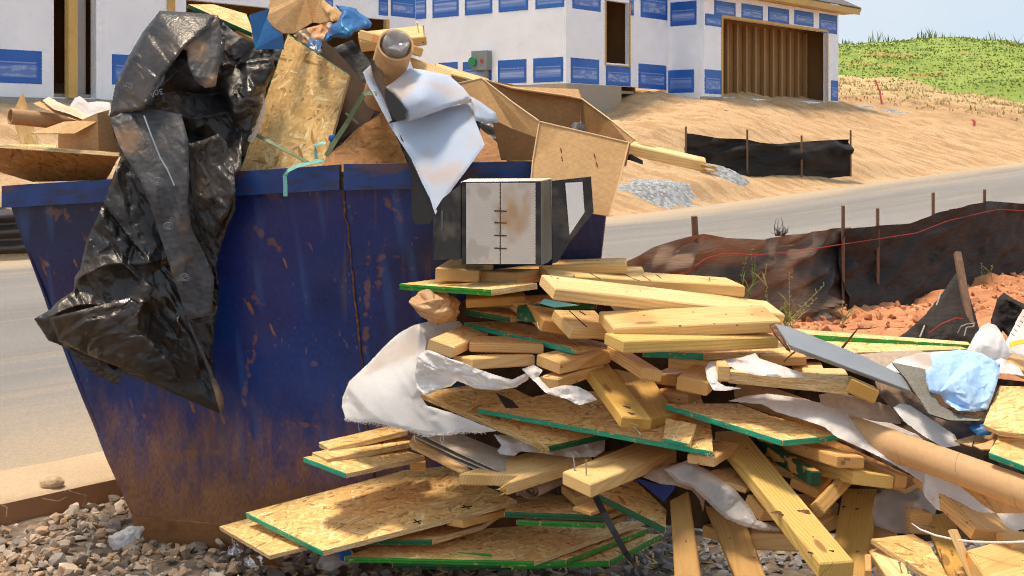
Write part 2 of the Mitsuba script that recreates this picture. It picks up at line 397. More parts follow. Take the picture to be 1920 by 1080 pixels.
def skip_fn(p, n, uv):
    """Blue container paint with rust along scrapes, drips and the muddy foot; scratches expose primer."""
    x, z = p.x, p.z
    big = fbm(x * 2.2, p.y * 2.2, z * 2.2, 4)
    blue = mix((.0025, .009, .062), (.0025, .028, .185), smoothstep(.35, .65, fbm(x * 1.6 + 4, 0., z * 1.3, 3)))
    blue = mix(blue, (.018, .010, .10), smoothstep(.45, .65, fbm(x * 3 + 9, 0., z * 2.2, 3)) * .5)
    streak = fbm(x * 30, 0., z * 7, 3)
    fine = noise(x * 160, p.y * 160, z * 60)
    # mud from the foot upwards, thinning out in vertical smears
    mud = smoothstep(.60, .04, z + (big - .5) * .5 + (streak - .5) * .34)
    mudc = mix((.22, .09, .03), (.32, .15, .055), fbm(x * 12, 0., z * 9, 3)) * (.75 + .5 * fine)
    col = mix(blue * (.8 + .4 * fine), mudc, mud * .92)
    # scrapes and rust patches
    sc = smoothstep(.70, .76, fbm(x * 26 + z * 9, p.y * 20, z * 10 + x * 3, 3)) * smoothstep(.52, .62, fbm(x * 2.3 + 7, 0., z * 2.0 + 3, 2))
    col = mix(col, (.27, .11, .035), sc * .9)
    fl = smoothstep(.80, .84, noise(x * 70 + 2, p.y * 30, z * 40)) * smoothstep(.56, .66, fbm(x * 5, 3., z * 5, 2))
    col = mix(col, (.36, .17, .07), fl * .25)
    for px, py, rx, rz, an in ((505, 452, 50, 13, 38), (752, 388, 12, 34, -12), (735, 380, 30, 9, 40), (455, 720, 9, 95, 4), (690, 560, 8, 150, 3), (150, 480, 12, 46, -30), (70, 405, 46, 16, 12), (475, 560, 26, 12, 35), (560, 800, 70, 7, 4), (470, 660, 7, 50, 8), (330, 870, 90, 16, -8), (715, 500, 10, 60, 10)):
        dx, dz = (x - (px - 960) * 5.2 / 2400) * 2400 / 5.2, (1.6 - (py - 270) * 5.2 / 2400 - z) * 2400 / 5.2
        ca, sa = math.cos(math.radians(an)), math.sin(math.radians(an))
        e = dr.square((dx * ca + dz * sa) / rx) + dr.square((dz * ca - dx * sa) / rz)
        col = mix(col, (.21, .085, .03), smoothstep(.9, .2, e + 2.6 * (fbm(x * 40, 7., z * 34, 3) - .35)) * .6)
    dripc = smoothstep(.70, .80, noise(x * 55, 1., z * 2.0)) * smoothstep(.5, .65, fbm(x * 3, 5., z * 1.4, 2))
    col = mix(col, (.13, .055, .03), dripc * .35)
    ltb = smoothstep(.6, .9, noise(x * 26 + z * 3, 2., z * 3)) * .22
    return mix(col, (.05, .16, .42), ltb * (1 - mud))
def skip_h(p, n, uv): return .004 * fbm(p.x * 7, p.y * 7, p.z * 7, 3) + .0008 * noise(p.x * 90, p.y * 90, p.z * 50)
def skip_rough(p, n, uv): return .38 + .5 * smoothstep(.62, -.02, p.z + (fbm(p.x * 3, p.y, p.z * 3, 2) - .5) * .6)
mat('skip_paint', two({'type': 'bumpmap', 'bump': proc(skip_h, 2e-3), 'scale': 1.0, 'bsdf': {'type': 'principled', 'base_color': proc(skip_fn), 'roughness': proc(skip_rough), 'specular': .5}}))
def rim_paint_fn(p, n, uv):
    st = fbm(p.x * 20, p.y * 20, p.z * 5, 3); g = fbm(p.x * 6 + 3, p.y * 6, p.z * 9, 4)
    c = mix((.006, .028, .15), (.012, .06, .25), st)
    c = mix(c, (.03, .02, .03), smoothstep(.45, .7, fbm(p.x * 14, p.y * 9, p.z * 40, 3)) * .6)
    return mix(c, (.12, .055, .035), smoothstep(.54, .68, g) * .8)
mat('rim_paint', prin(proc(rim_paint_fn), .45))
mat('skid_mud', prin(proc(board_fn((.30, .135, .05), (.15, .07, .03), 12., .7)), .85))
mat('dark_fill', prin((.02, .017, .015), .9)); mat('heap_shade', prin(proc(board_fn((.06, .038, .022), (.14, .08, .04), 9.)), .95))

def sand_fn(p, n, uv):
    g = fbm(p.x * .6, p.y * .6, p.z, 4); h = fbm(p.x * 5, p.y * 5, 0., 3); k = noise(p.x * 30, p.y * 30)
    track = smoothstep(.50, .62, fbm(p.x * .9 - p.y * .6, p.x * 3.0 + p.y * 3.4, 2., 3)) * .6
    c = mix((.39, .245, .125), (.47, .325, .185), g)
    c = mix(c, (.30, .17, .075), track)
    c = mix(c, (.37, .21, .09), smoothstep(.58, .75, h) * .55)
    # a straw strip and rougher dark earth below the grass bank
    straw = smoothstep(63., 67., p.y + 4 * g) * smoothstep(8., 12., p.x)
    rough = smoothstep(55., 57., p.y + 3 * g) * (1 - straw) * smoothstep(10., 14., p.x)
    c = mix(c, mix((.20, .11, .05), (.46, .30, .15), fbm(p.x * 1.2, p.y * .8, 3., 3)), rough * .8)
    c = mix(c, mix((.30, .22, .09), (.46, .33, .18), fbm(p.x * 1.5, p.y * .7, 8., 3)), straw * .9)
    return c * (.85 + .3 * k)
mat('sand', prin(proc(sand_fn), .95))
def road_fn(p, n, uv):
    s = p.y * .653 - p.x * .757; t = p.x * .653 + p.y * .757
    st = fbm(s * 1.3, t * .10, 0., 4); st2 = fbm(s * 6, t * .35, 4., 3); k = noise(p.x * 120, p.y * 120)
    c = mix((.135, .126, .118), (.215, .20, .187), st)
    c = mix(c, (.36, .27, .17), smoothstep(.55, .75, st2) * .18)
    tan = smoothstep(8.4, 5.6, s + 1.6 * (st - .5)) * .75 + smoothstep(14.4, 16.6, s + 1.2 * (st - .5)) * .7
    c = mix(c, (.43, .325, .21), tan)
    return c * (.86 + .26 * k)
mat('road', prin(proc(road_fn), .85))
def gutter_fn(p, n, uv):
    g = fbm(p.x * 3, p.y * 3, 0., 4); k = noise(p.x * 150, p.y * 150)
    c = mix((.43, .31, .19), (.51, .385, .25), g) * (.9 + .2 * k)
    return mix(c, (.36, .155, .06), smoothstep(.8, .3, n.z) * .85)
mat('gutter', prin(proc(gutter_fn), .9))
def soil_fn(p, n, uv):
    g = fbm(p.x * 4, p.y * 4, 0., 4); k = noise(p.x * 60, p.y * 60, p.z * 60)
    return mix((.36, .135, .055), (.52, .235, .11), g) * (.75 + .45 * k)
mat('red_soil', prin(proc(soil_fn), .95))
def bed_fn(p, n, uv): return mix((.10, .075, .055), (.2, .15, .11), noise(p.x * 40, p.y * 40))
mat('bed', prin(proc(bed_fn), .95))
mat('stone', two({'type': 'bumpmap', 'bump': proc(lambda p, n, uv: .0025 * fbm(p.x * 90, p.y * 90, p.z * 90, 2), 1e-3), 'scale': 1.0, 'bsdf': {'type': 'principled', 'base_color': {'type': 'mesh_attribute', 'name': 'vertex_color'}, 'roughness': .85}}))
mat('leafy', prin({'type': 'mesh_attribute', 'name': 'vertex_color'}, .8))
def bank_fn(p, n, uv):
    g = fbm(p.x * .35, p.y * .35, p.z * .6, 4); h = fbm(p.x * 1.6, p.y * 1.6, p.z * 2., 3)
    c = mix((.17, .245, .045), (.27, .33, .07), g)
    c = mix(c, (.10, .17, .03), smoothstep(.55, .7, h) * .5)
    return mix(c, (.36, .19, .08), smoothstep(.60, .72, fbm(p.x * .5 + 5, p.y * .5, p.z * 1.2, 3)) * .6)
mat('bank', prin(proc(bank_fn), .95))
def pebble_fn(p, n, uv):
    k1, k2, i = voronoi(p.x * 14, p.y * 14)
    return mi.Color3f(.31, .32, .33) * (.55 + .7 * i) * (.7 + .3 * smoothstep(0., .2, k2 - k1))
mat('pale_gravel', prin(proc(pebble_fn), .9))

def fabric_fn(stain):
    def fn(p, n, uv):
        g = fbm(p.x * .9 + 2, p.y * .9, p.z * 1.8, 4); w = noise(p.x * 14, p.y * 14, p.z * 120); s = smoothstep(.34, .60, g) * stain
        return mix(mi.Color3f(.017, .015, .015) * (.7 + .7 * w), mi.Color3f(.25, .15, .09) * (.7 + .5 * w), s)
    return fn
mat('fence_clean', prin(proc(fabric_fn(.07)), .75, specular=.25)); mat('fence_muddy', prin(proc(fabric_fn(1.0)), .6, specular=.3))
mat('fence_shiny', prin(proc(fabric_fn(.1)), .36, specular=.8))
mat('red_thread', prin((.35, .03, .02), .7))
def stake_fn(p, n, uv): return mix((.11, .055, .03), (.24, .14, .085), fbm(p.x * 90, p.y * 90, p.z * 9, 3))
mat('stake', prin(proc(stake_fn), .8))
mat('pink_flag', prin((.75, .12, .14), .6))

def wrap_fn(p, n, uv):
    k = fbm(p.x * 2, p.y * 2, p.z * 2, 3); sp = smoothstep(.80, .84, noise(p.x * 9, p.y * 9, p.z * 9))
    return mix(mi.Color3f(.80, .855, .93) * (.92 + .14 * k), (.5, .48, .46), sp * .10)
mat('wrap', prin(proc(wrap_fn), .45))
def wrap_print_fn(p, n, uv):
    """A printed panel of the house wrap: solid blue with a pale, worn picture band."""
    k = fbm((p.x + p.y) * 3.2, 0., p.z * 12, 3); k2 = noise((p.x + p.y) * 1.1, 5., p.z * 1.5); k3 = noise((p.x + p.y) * 17, 2., p.z * 6)
    c = mix((.010, .085, .40), (.02, .14, .52), k2)
    band = smoothstep(.16, .24, uv.y) * smoothstep(.60, .50, uv.y) * smoothstep(.05, .10, uv.x) * smoothstep(.95, .90, uv.x)
    line = smoothstep(.60, .62, uv.y) * smoothstep(.66, .64, uv.y) * smoothstep(.05, .10, uv.x) * smoothstep(.95, .90, uv.x)
    c = mix(c, (.36, .47, .74), band * (.25 + .6 * smoothstep(.42, .68, k) * (.4 + .6 * k3)))
    return mix(c, (.30, .42, .72), line * .6)
mat('wrap_print', prin(proc(wrap_print_fn), .45))
mat('concrete', prin(proc(board_fn((.33, .30, .25), (.42, .33, .22), 1.2)), .9))
mat('pine', prin(proc(board_fn((.56, .37, .12), (.46, .28, .09), 3.)), .7))
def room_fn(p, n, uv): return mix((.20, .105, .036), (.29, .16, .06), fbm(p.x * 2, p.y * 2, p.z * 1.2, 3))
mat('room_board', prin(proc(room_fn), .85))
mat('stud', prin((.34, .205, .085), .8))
mat('roofing', prin(proc(board_fn((.11, .105, .10), (.19, .18, .17), 3.)), .9))
mat('door_grey', prin((.33, .32, .31), .5))
mat('meter_grey', prin((.20, .23, .23), .45)); mat('meter_green', prin((.01, .22, .07), .3)); mat('meter_red', prin((.35, .04, .04), .4))

# ------------------------------------------------------------------ the lie of the land: u runs along the street, nrm across it, away from the camera
U, NRM = np.array([.6532, .7572]), np.array([-.7572, .6532])
S_KERB, S_ROAD0, S_ROAD1 = 5.43, 5.92, 16.7
def st_to_xy(s, t): return np.stack([s * NRM[0] + t * U[0], s * NRM[1] + t * U[1]], -1)
def xy_to_st(x, y): return x * NRM[0] + y * NRM[1], x * U[0] + y * U[1]
def rise(t):
    q = np.maximum(0, t - 21.5)
    return np.where(q < 45, .0385 * q * q / (q + 3.0), .0385 * 45 * 45 / 48.)

def grid_mesh(a, b, fn):
    A, B = np.meshgrid(a, b, indexing='ij')
    v = fn(A.ravel(), B.ravel()); n, m = len(a), len(b)
    i = (np.arange(n - 1)[:, None] * m + np.arange(m - 1)).ravel()
    f = np.vstack([np.stack([i, i + m, i + m + 1], 1), np.stack([i, i + m + 1, i + 1], 1)])
    if np.cross(v[f[0, 1]] - v[f[0, 0]], v[f[0, 2]] - v[f[0, 0]])[2] < 0: f = f[:, ::-1]
    return v, f

# one sheet of ground out to the horizon, under everything
v, f = grid_mesh(np.linspace(-420, 420, 41), np.linspace(-60, 900, 41), lambda x, y: np.stack([x, y, -.42 + 0 * x + np.clip(y - 60, 0, 1e9) * .012], -1))
struct('ground', (v, f), 'sand')

# sand slope beyond the street, held by points where the photograph shows it
SLOPE_PTS = [(1165, 205, 43.5), (1250, 178, 45.3), (1320, 190, 44.6), (1450, 199, 48.0), (1560, 195, 52.5), (1250, 240, 38), (1400, 242, 40), (1520, 232, 45), (1700, 215, 55), (1900, 236, 55), (1600, 198, 56),
             (1750, 165, 75), (1920, 168, 80), (1285, 308, 34), (1420, 333, 35.5), (1595, 331, 37.8), (1110, 232, 41), (1000, 232, 42), (100, 214, 24.6), (0, 208, 23.8), (200, 216, 25.3), (30, 330, 19.6), (0, 250, 21.8), (1700, 175, 66), (1900, 200, 64)]
P = np.array([at(*q) for q in SLOPE_PTS])
ps, pt = xy_to_st(P[:, 0], P[:, 1])
cs, ct, cz = list(ps), list(pt), list(P[:, 2])
for t in np.arange(-40, 130, 9.):
    for s_ in (S_ROAD1, S_ROAD1 - 1.2):
        cs.append(s_); ct.append(t); cz.append(float(rise(t)) + .02)
for s_, t, z in [(24, -14, 2.4), (24, -40, 2.4), (45, -10, 3.4), (45, 20, 3.8), (60, 45, 5.2), (120, 0, 6), (120, 90, 7), (24, 90, 3.4), (40, 110, 5), (34, 33, 3.6), (30, 24, 3.1), (26, 22, 2.9)]:
    cs.append(s_); ct.append(t); cz.append(z)
slope_rbf = RBFInterpolator(np.stack([cs, ct], 1) / 20, cz, kernel='thin_plate_spline', smoothing=.0008)
def slope_z(s, t):
    z = slope_rbf(np.stack([s, t], 1) / 20)
    xy = st_to_xy(s, t)
    p3 = np.stack([xy[:, 0], xy[:, 1], 0 * s], 1)
    k = np.clip((s - S_ROAD1) / 2.5, 0, 1)
    e = np.clip((s - S_ROAD1) / .9, 0, 1); e = e * e * (3 - 2 * e)
    z = (rise(t) + .03 - .12 * np.clip((S_ROAD1 - s) / .3, 0, 1)) * (1 - e) + np.maximum(z, rise(t) + .02) * e
    return z + k * (.40 * (meshkit.fbm(p3 * .45, 3, 2) - .5) + .17 * (meshkit.fbm(p3 * 1.9, 3, 5) - .5) + .07 * (meshkit.noise(p3 * 5, 9) - .5))
ss = np.concatenate([np.arange(S_ROAD1 - .3, 30, .18), np.arange(30, 60, .6), np.arange(60, 140, 4.)])
tt = np.concatenate([np.arange(-40, -8, 2.), np.arange(-8, 20, .5), np.arange(20, 62, .28), np.arange(62, 160, 2.5)])
def slope_fn(s, t):
    xy = st_to_xy(s, t); return np.stack([xy[:, 0], xy[:, 1], slope_z(s, t)], 1)
struct('sand_slope', grid_mesh(ss, tt, slope_fn), 'sand', smooth=True)

def road_xyz(s, t, lift=0.0):
    xy = st_to_xy(s, t); return np.stack([xy[:, 0], xy[:, 1], rise(t) + lift], 1)
struct('street', grid_mesh(np.linspace(S_ROAD0 - .02, S_ROAD1 + .25, 22), np.arange(-40, 160, 1.0), lambda s, t: road_xyz(s, t, .012 * (meshkit.noise(np.stack([s * .8, t * .3, 0 * s], 1), 4) - .5))), 'road', smooth=True)
# concrete gutter along the near side: top, broken joint to the asphalt, face towards the gravel
def gutter_fn_(s, t):
    p3 = np.stack([s * 6, t * 2.2, 0 * s], 1)
    s2 = np.where(s > S_ROAD0 - .01, s + .05 * (meshkit.fbm(np.stack([0 * s, t * 3, 0 * s], 1), 3, 8) - .5), s)
    z = rise(t) + .006 + .006 * (meshkit.noise(p3, 3) - .5)
    face = s < S_KERB + .012
    z = np.where(face, rise(t) - .20, np.where(s < S_KERB + .03, z - .012, z))
    xy = st_to_xy(s2, t); return np.stack([xy[:, 0], xy[:, 1], z], 1)
struct('gutter', grid_mesh(np.array([S_KERB, S_KERB + .016, S_KERB + .045, 5.6, 5.75, S_ROAD0 + .03]), np.arange(-12, 60, .12), gutter_fn_), 'gutter', smooth=25)

# soil under the gravel, rising to a red dirt bank along the near silt fence
def near_z(x, y):
    s, t = xy_to_st(x, y)
    k = np.clip((t - 6.2) / 2.2, 0, 1) * np.clip((s - 1.2) / 2.0, 0, 1)
    p3 = np.stack([x, y, 0 * x], 1)
    bump = .20 * (meshkit.fbm(p3 * 1.6, 3, 1) - .45) + .10 * (meshkit.fbm(p3 * 6, 3, 2) - .5) + .05 * (meshkit.noise(p3 * 17, 4) - .5)
    edge = np.clip((S_KERB - s) / .5, 0, 1)
    z = -.10 + k * (.20 + bump * 1.1) + .015 * (meshkit.noise(p3 * 5, 7) - .5)
    far = np.clip((x - 5.5) / 3, 0, 1) * np.clip((y - 9) / 3, 0, 1)
    return z + far * .03 + .16 * np.exp(-((x - 3.6) ** 2 + (y - 9.2) ** 2) / 2.2) * k
def near_fn(s, t):
    xy = st_to_xy(s, t); z = near_z(xy[:, 0], xy[:, 1])
    return np.stack([xy[:, 0], xy[:, 1], z], 1)
struct('gravel_bed', grid_mesh(np.linspace(-9, S_KERB + .01, 60), np.arange(-6, 6.4, .15), near_fn), 'bed', smooth=True)
struct('red_dirt_bank', grid_mesh(np.arange(-9, S_KERB + .08, .07), np.arange(6.3, 24, .07), near_fn), 'red_soil', smooth=True)
struct('red_dirt_field', grid_mesh(np.linspace(-40, S_KERB + .08, 60), np.arange(24, 130, 1.5), lambda s, t: np.stack([*st_to_xy(s, t).T, rise(t) + .05 + 0 * s], 1)), 'red_soil', smooth=True)

# far grass bank
def bank_z(x, y):
    c = 9.3 + .30 * np.sin(x * .16 + .8) + .16 * np.sin(x * .37 + 2.1) - .0 * x - np.clip(x - 31, 0, 40) * .11
    k = np.clip((y - 73) / 20., 0, 1); k = k * k * (3 - 2 * k)
    p3 = np.stack([x, y, 0 * x], 1)
    return 4.9 - 1.8 * np.clip((76 - y) / 6., 0, 1) + (c - 4.9) * k + .35 * (meshkit.fbm(p3 * .3, 3, 2) - .5) * k + .14 * (meshkit.noise(p3 * 1.1, 5) - .5)
struct('grass_bank', grid_mesh(np.arange(-30, 110, .7), np.arange(70, 125, .7), lambda x, y: np.stack([x, y, bank_z(x, y)], 1)), 'bank', smooth=True)

def tufts(pos, h, n_blades, colours, seed, spread=.25, width=.03):
    rng = np.random.default_rng(seed); V, F, C = [], [], []
    for i, p in enumerate(pos):
        hh = h * rng.uniform(.5, 1.3); col = np.array(colours[rng.integers(len(colours))]) * rng.uniform(.85, 1.15)
        for _ in range(n_blades):
            a = rng.uniform(0, 2 * np.pi); b = np.array([np.cos(a), np.sin(a), 0]); lean = rng.uniform(.05, .6)
            o = p + np.append(rng.normal(0, spread * .5, 2), 0)
            w = width * np.array([-b[1], b[0], 0])
            tip = o + np.array([b[0] * lean * hh, b[1] * lean * hh, hh * rng.uniform(.6, 1)]); mid = (o * .55 + tip * .45) + [0, 0, hh * .1]
            k = len(V); V += [o - w, o + w, mid - w * .7, mid + w * .7, tip]; C += [col * .8] * 2 + [col] * 2 + [col * 1.1]
            F += [(k, k + 1, k + 3), (k, k + 3, k + 2), (k + 2, k + 3, k + 4)]
    return (np.array(V), np.array(F)), np.clip(np.array(C), 0, 1)
rng = np.random.default_rng(3)
gx, gy = rng.uniform(14, 52, 5200), 74 + 30 * rng.beta(1.1, 1.3, 5200)
pos = np.stack([gx, gy, bank_z(gx, gy) - .05], 1)
m, c = tufts(pos, .13, 7, [(.21, .285, .055), (.24, .31, .065), (.19, .26, .05), (.28, .32, .08)], 1, .8, .07)
scene['grass'] = ply(m, 'leafy', color=c); labels['grass'] = {'label': 'green rough grass covering the far bank', 'category': 'grass', 'kind': 'stuff'}
gx, gy = rng.uniform(11, 48, 1500), rng.uniform(58, 74, 1500)
s_, t_ = xy_to_st(gx, gy)
pos = np.stack([gx, gy, slope_z(s_, t_) - .03], 1)
m, c = tufts(pos, .15, 6, [(.50, .36, .16), (.42, .31, .12), (.36, .29, .10), (.58, .44, .24)], 2, .6, .035)
scene['straw'] = ply(m, 'leafy', color=c); labels['straw'] = {'label': 'dry straw coloured grass at the foot of the green bank', 'category': 'dry grass', 'kind': 'stuff'}
# taller weeds on the crest against the sky
gx, gy = rng.uniform(20, 46, 60), rng.uniform(93, 97, 60)
m, c = tufts(np.stack([gx, gy, bank_z(gx, gy)], 1), 1.0, 5, [(.16, .22, .06), (.16, .22, .06)], 4, .5, .05)
scene['crest_weeds'] = ply(m, 'leafy', color=c); labels['crest_weeds'] = {'label': 'taller weeds sticking up along the crest of the bank', 'category': 'weeds', 'kind': 'stuff'}

# gravel: angular stones round the container and the heap
def stone_set(rng, n):
    out = []
    for _ in range(n):
        p = rng.normal(0, 1, (13, 3)); p /= np.linalg.norm(p, axis=1, keepdims=True)
        p *= rng.uniform(.75, 1.05, (13, 1)) * np.array([1, rng.uniform(.6, .95), rng.uniform(.45, .75)])
        out.append(trimesh.convex.convex_hull(p))
    return out
rng = np.random.default_rng(11)
shapes = stone_set(rng, 14)
V, F, C, k = [], [], [], 0
tones = np.array([(.40, .30, .215), (.32, .24, .17), (.27, .19, .13), (.46, .36, .26), (.36, .225, .13), (.25, .19, .145), (.32, .27, .22), (.40, .25, .14)])
def put_stones(n, xr, yr, rad, zoff):
    global k
    X, Y = rng.uniform(*xr, n), rng.uniform(*yr, n); Z = near_z(X, Y)
    for x, y, z0 in zip(X, Y, Z):
        s, t = xy_to_st(x, y)
        if s > S_KERB - .02 or (t > 6.25): continue
        r = rng.uniform(*rad) * (1.35 if rng.uniform() < .08 else 1)
        m = shapes[rng.integers(len(shapes))]
        R = Rotation.random(random_state=int(rng.integers(1 << 30))).as_matrix()
        q = (m.vertices * r) @ R.T; q[:, 2] *= .75
        z = z0 + zoff + rng.uniform(-.015, .02)
        V.append(q + [x, y, z]); F.append(m.faces + k); k += len(q)
        # greyer towards the heap, browner and dustier at the kerb
        w = np.clip((x + 1.6) / 2.2, 0, 1)
        c = tones[rng.integers(len(tones))] * rng.uniform(.9, 1.3); c = c * .9 + .1 * c.mean()
        C.append(np.tile(c * (1 - w) + w * np.array([1.02, .96, .92]) * c.mean() * .85, (len(q), 1)))
put_stones(4300, (-3.0, 0.2), (4.1, 6.4), (.02, .046), .0)
put_stones(3200, (0.2, 2.6), (3.6, 6.0), (.017, .04), .0)
put_stones(900, (-3.0, 0.2), (4.1, 6.4), (.022, .046), .028)
m = (np.vstack(V), np.vstack(F))
# one colour per stone
scene['gravel'] = ply(m, 'stone', color=np.vstack(C)); labels['gravel'] = {'label': 'loose brown and grey crushed stone round the container', 'category': 'gravel', 'kind': 'stuff'}

# clods on the red dirt
V, F, C, k = [], [], [], 0
TT, SS = rng.uniform(6.6, 16, 2600), rng.uniform(.5, S_KERB - .08, 2600); XY = st_to_xy(SS, TT); ZZ = near_z(XY[:, 0], XY[:, 1])
for (x, y), z0 in zip(XY, ZZ):
    r = .012 + .05 * rng.uniform() ** 3
    m = shapes[rng.integers(len(shapes))]; R = Rotation.random(random_state=int(rng.integers(1 << 30))).as_matrix()
    q = (m.vertices * r) @ R.T + [x, y, z0 + r * .2]
    V.append(q); F.append(m.faces + k); k += len(q)
    c = np.array([(.42, .17, .075), (.50, .23, .11), (.36, .14, .06), (.55, .30, .16)][rng.integers(4)]) * rng.uniform(.8, 1.15)
    C.append(np.tile(c, (len(q), 1)))
scene['soil_clods'] = ply((np.vstack(V), np.vstack(F)), 'stone', color=np.vstack(C)); labels['soil_clods'] = {'label': 'crumbly red clods on the dirt bank by the silt fence', 'category': 'soil', 'kind': 'stuff'}

def rock(px, py, z, r, colour, label, seed, flat=.75):
    d = (CAM_Z - z) * FOCAL / (py - HY); rr = np.random.default_rng(seed)
    m = trimesh.creation.icosphere(3, 1.0); v = m.vertices
    v = v * (1 + .35 * (meshkit.fbm(v * 1.4 + seed, 3, seed) - .5)[:, None] + .16 * (meshkit.noise(v * 5 + seed, seed) - .5)[:, None])
    v = v * r * np.array([1.1, .9, flat]) + at(px, py, d) + [0, 0, r * flat * .55]
    c = np.array(colour) * (.75 + .5 * meshkit.fbm(v * 40, 3, 2))[:, None]
    return one('rock', (v, m.faces), 'stone', label, 'rock', smooth=True, color=c)
rock(97, 912, .006, .048, (.62, .44, .27), 'pale tan rock alone on the concrete gutter', 1)
rock(1540, 612, .05, .09, (.62, .55, .48), 'round whitish rock on the red dirt behind the planks', 2, .9)

# pale gravel heaps by the far roadside
def heap(cx, cy, rx, ry, h, name, label, seed):
    a = np.linspace(0, 1, 18); b = np.linspace(0, 2 * np.pi, 40)
    def fn(A, B):
        x, y = cx + A * rx * np.cos(B), cy + A * ry * np.sin(B)
        s, t = xy_to_st(x, y)
        base = np.where(s > S_ROAD1 - .2, slope_z(np.maximum(s, S_ROAD1 - .2), t), rise(t))
        p3 = np.stack([x, y, 0 * x], 1)
        return np.stack([x, y, base - .12 + h * (1 - A ** 1.6) + .16 * (meshkit.fbm(p3 * 2.2, 3, seed) - .35) * (A < .99)], 1)
    scene[name] = ply(grid_mesh(a, b, fn), 'pale_gravel', smooth=True)
    labels[name] = {'label': label, 'category': 'gravel', 'kind': 'stuff'}
def on_slope(px, py, d0):
    for _ in range(30):
        p = at(px, py, d0); s, t = xy_to_st(p[0], p[1]); z = slope_z(np.array([s]), np.array([t]))[0]
        d0 += .4 * ((CAM_Z - z) * FOCAL / (py - HY) - d0) if py > HY + 15 else 0
    return at(px, py, d0)
heap(3.55, 31.0, 2.0, 1.5, .18, 'pale_gravel_heap', 'pale grey gravel spread on the far verge left of the plank tip', 1)
heap(5.5, 34.0, 1.0, .9, .30, 'pale_gravel_heap_001', 'small pale gravel heap at the left foot of the far silt fence', 2)
heap(16.0, 55.5, 2.0, 1.1, .16, 'pale_gravel_heap_002', 'thin pale gravel patch right of the garage', 3)

# ------------------------------------------------------------------ silt fences
def fence_mesh(fn, n_along, n_up, thick=.004):
    a, b = np.linspace(0, 1, n_along), np.linspace(0, 1, n_up)
    return grid_like(a, b, fn)
def grid_like(a, b, fn):
    A, B = np.meshgrid(a, b, indexing='ij'); v = fn(A.ravel(), B.ravel()); n, m = len(a), len(b)
    i = (np.arange(n - 1)[:, None] * m + np.arange(m - 1)).ravel()
    f = np.vstack([np.stack([i, i + m, i + m + 1], 1), np.stack([i, i + m + 1, i + 1], 1)])
    return v, f
FENCE_S = 5.27
def fence_pt(px, py):
    k = (px - CX) / FOCAL; d = FENCE_S / (NRM[1] - (-NRM[0]) * k)
    return at(px, py, d)
top_px = np.array([(1120, 505), (1165, 489), (1230, 468), (1300, 441), (1316, 438), (1360, 446), (1430, 449), (1500, 438), (1572, 428), (1637, 422), (1700, 419), (1740, 404), (1760, 396), (1800, 384), (1852, 377), (1890, 380), (1940, 384), (2050, 380)])
bot_px = np.array([(1120, 760), (1300, 690), (1400, 640), (1500, 618), (1590, 588), (1637, 588), (1700, 574), (1790, 545), (1850, 522), (1920, 507), (2050, 480)])
def fence_part(px0, px1, off, seed, fold):
    def fn(A, B):
        px = px0 + (px1 - px0) * A
        tp = np.interp(px, top_px[:, 0], top_px[:, 1]); bt = np.interp(px, bot_px[:, 0], bot_px[:, 1])
        py = bt + (tp - bt) * B
        k = (px - CX) / FOCAL; d = FENCE_S / (NRM[1] + NRM[0] * k)
        v = np.stack([(px - CX) * d / FOCAL, d, CAM_Z - (py - HY) * d / FOCAL], 1)
        s, t = xy_to_st(v[:, 0], v[:, 1])
        q = np.stack([t * 1.0, v[:, 2] * 3.2 + t * .6, 0 * t], 1)
        w = fold * (meshkit.fbm(q * 1.0, 3, seed) - .5) + fold * .35 * crumple(np.stack([t, v[:, 2]], 1), seed, .13, 2, soft=True, stretch=(4.5, 14))
        w = w * np.clip(B * 4, .25, 1) - off - .10 * (1 - B) ** 2
        v[:, :2] += NRM * w[:, None]
        return v
    return grid_like(np.linspace(0, 1, 220), np.linspace(0, 1, 42), fn)
t1 = thing('silt_fence', 'near black silt fence stained brown with stakes along the kerb', 'silt fence')
obj('fabric', fence_part(1100, 1592, 0, 3, .17), 'fence_muddy', t1, smooth=True, label='mud stained sagging fabric left of the overlap')
obj('fabric', fence_part(1570, 2060, .035, 5, .10), 'fence_clean', t1, smooth=True, label='darker taut fabric right of the overlap')
for px, y0, y1 in ((1308, 405, 470), (1572, 385, 590), (1637, 390, 590), (1755, 361, 560), (1851, 355, 530)):
    a, b = fence_pt(px + (3 if px == 1308 else 0), y1), fence_pt(px, y0)
    w = .045 if px == 1308 else .028
    off = NRM * (-.045 if px in (1572, 1637) else .03)
    a[:2] += off; b[:2] += off
    obj('stake', box_between(a, b, w, w, .004, up=(1, 0, 0)), 'stake', t1)
line = []
for px, py in ((1180, 548), (1240, 520), (1300, 482), (1330, 474), (1400, 476), (1470, 470), (1572, 455), (1640, 445), (1700, 436), (1760, 413), (1852, 392), (1940, 396)):
    q = fence_pt(px, py); q[:2] -= NRM * (.12 if px < 1570 else .10); line.append(q)
line = np.array(line); k = np.linspace(0, len(line) - 1, 80)
line = np.stack([np.interp(k, np.arange(len(line)), line[:, j]) for j in range(3)], 1)
obj('thread', tube(line, .0035, 5), 'red_thread', t1, label='red thread line woven along the fabric')
# frayed tuft on its top
rngf = np.random.default_rng(8); parts = []
for _ in range(26):
    a = fence_pt(1462 + rngf.uniform(-8, 10), 442); b = a + rngf.normal(0, .035, 3) + [0, 0, .05 + .04 * rngf.uniform()]
    parts.append(tube([a, (a + b) / 2 + rngf.normal(0, .012, 3), b], [.004, .003, .001], 4))
obj('frayed_tuft', cat_mesh(parts), 'fence_clean', t1)

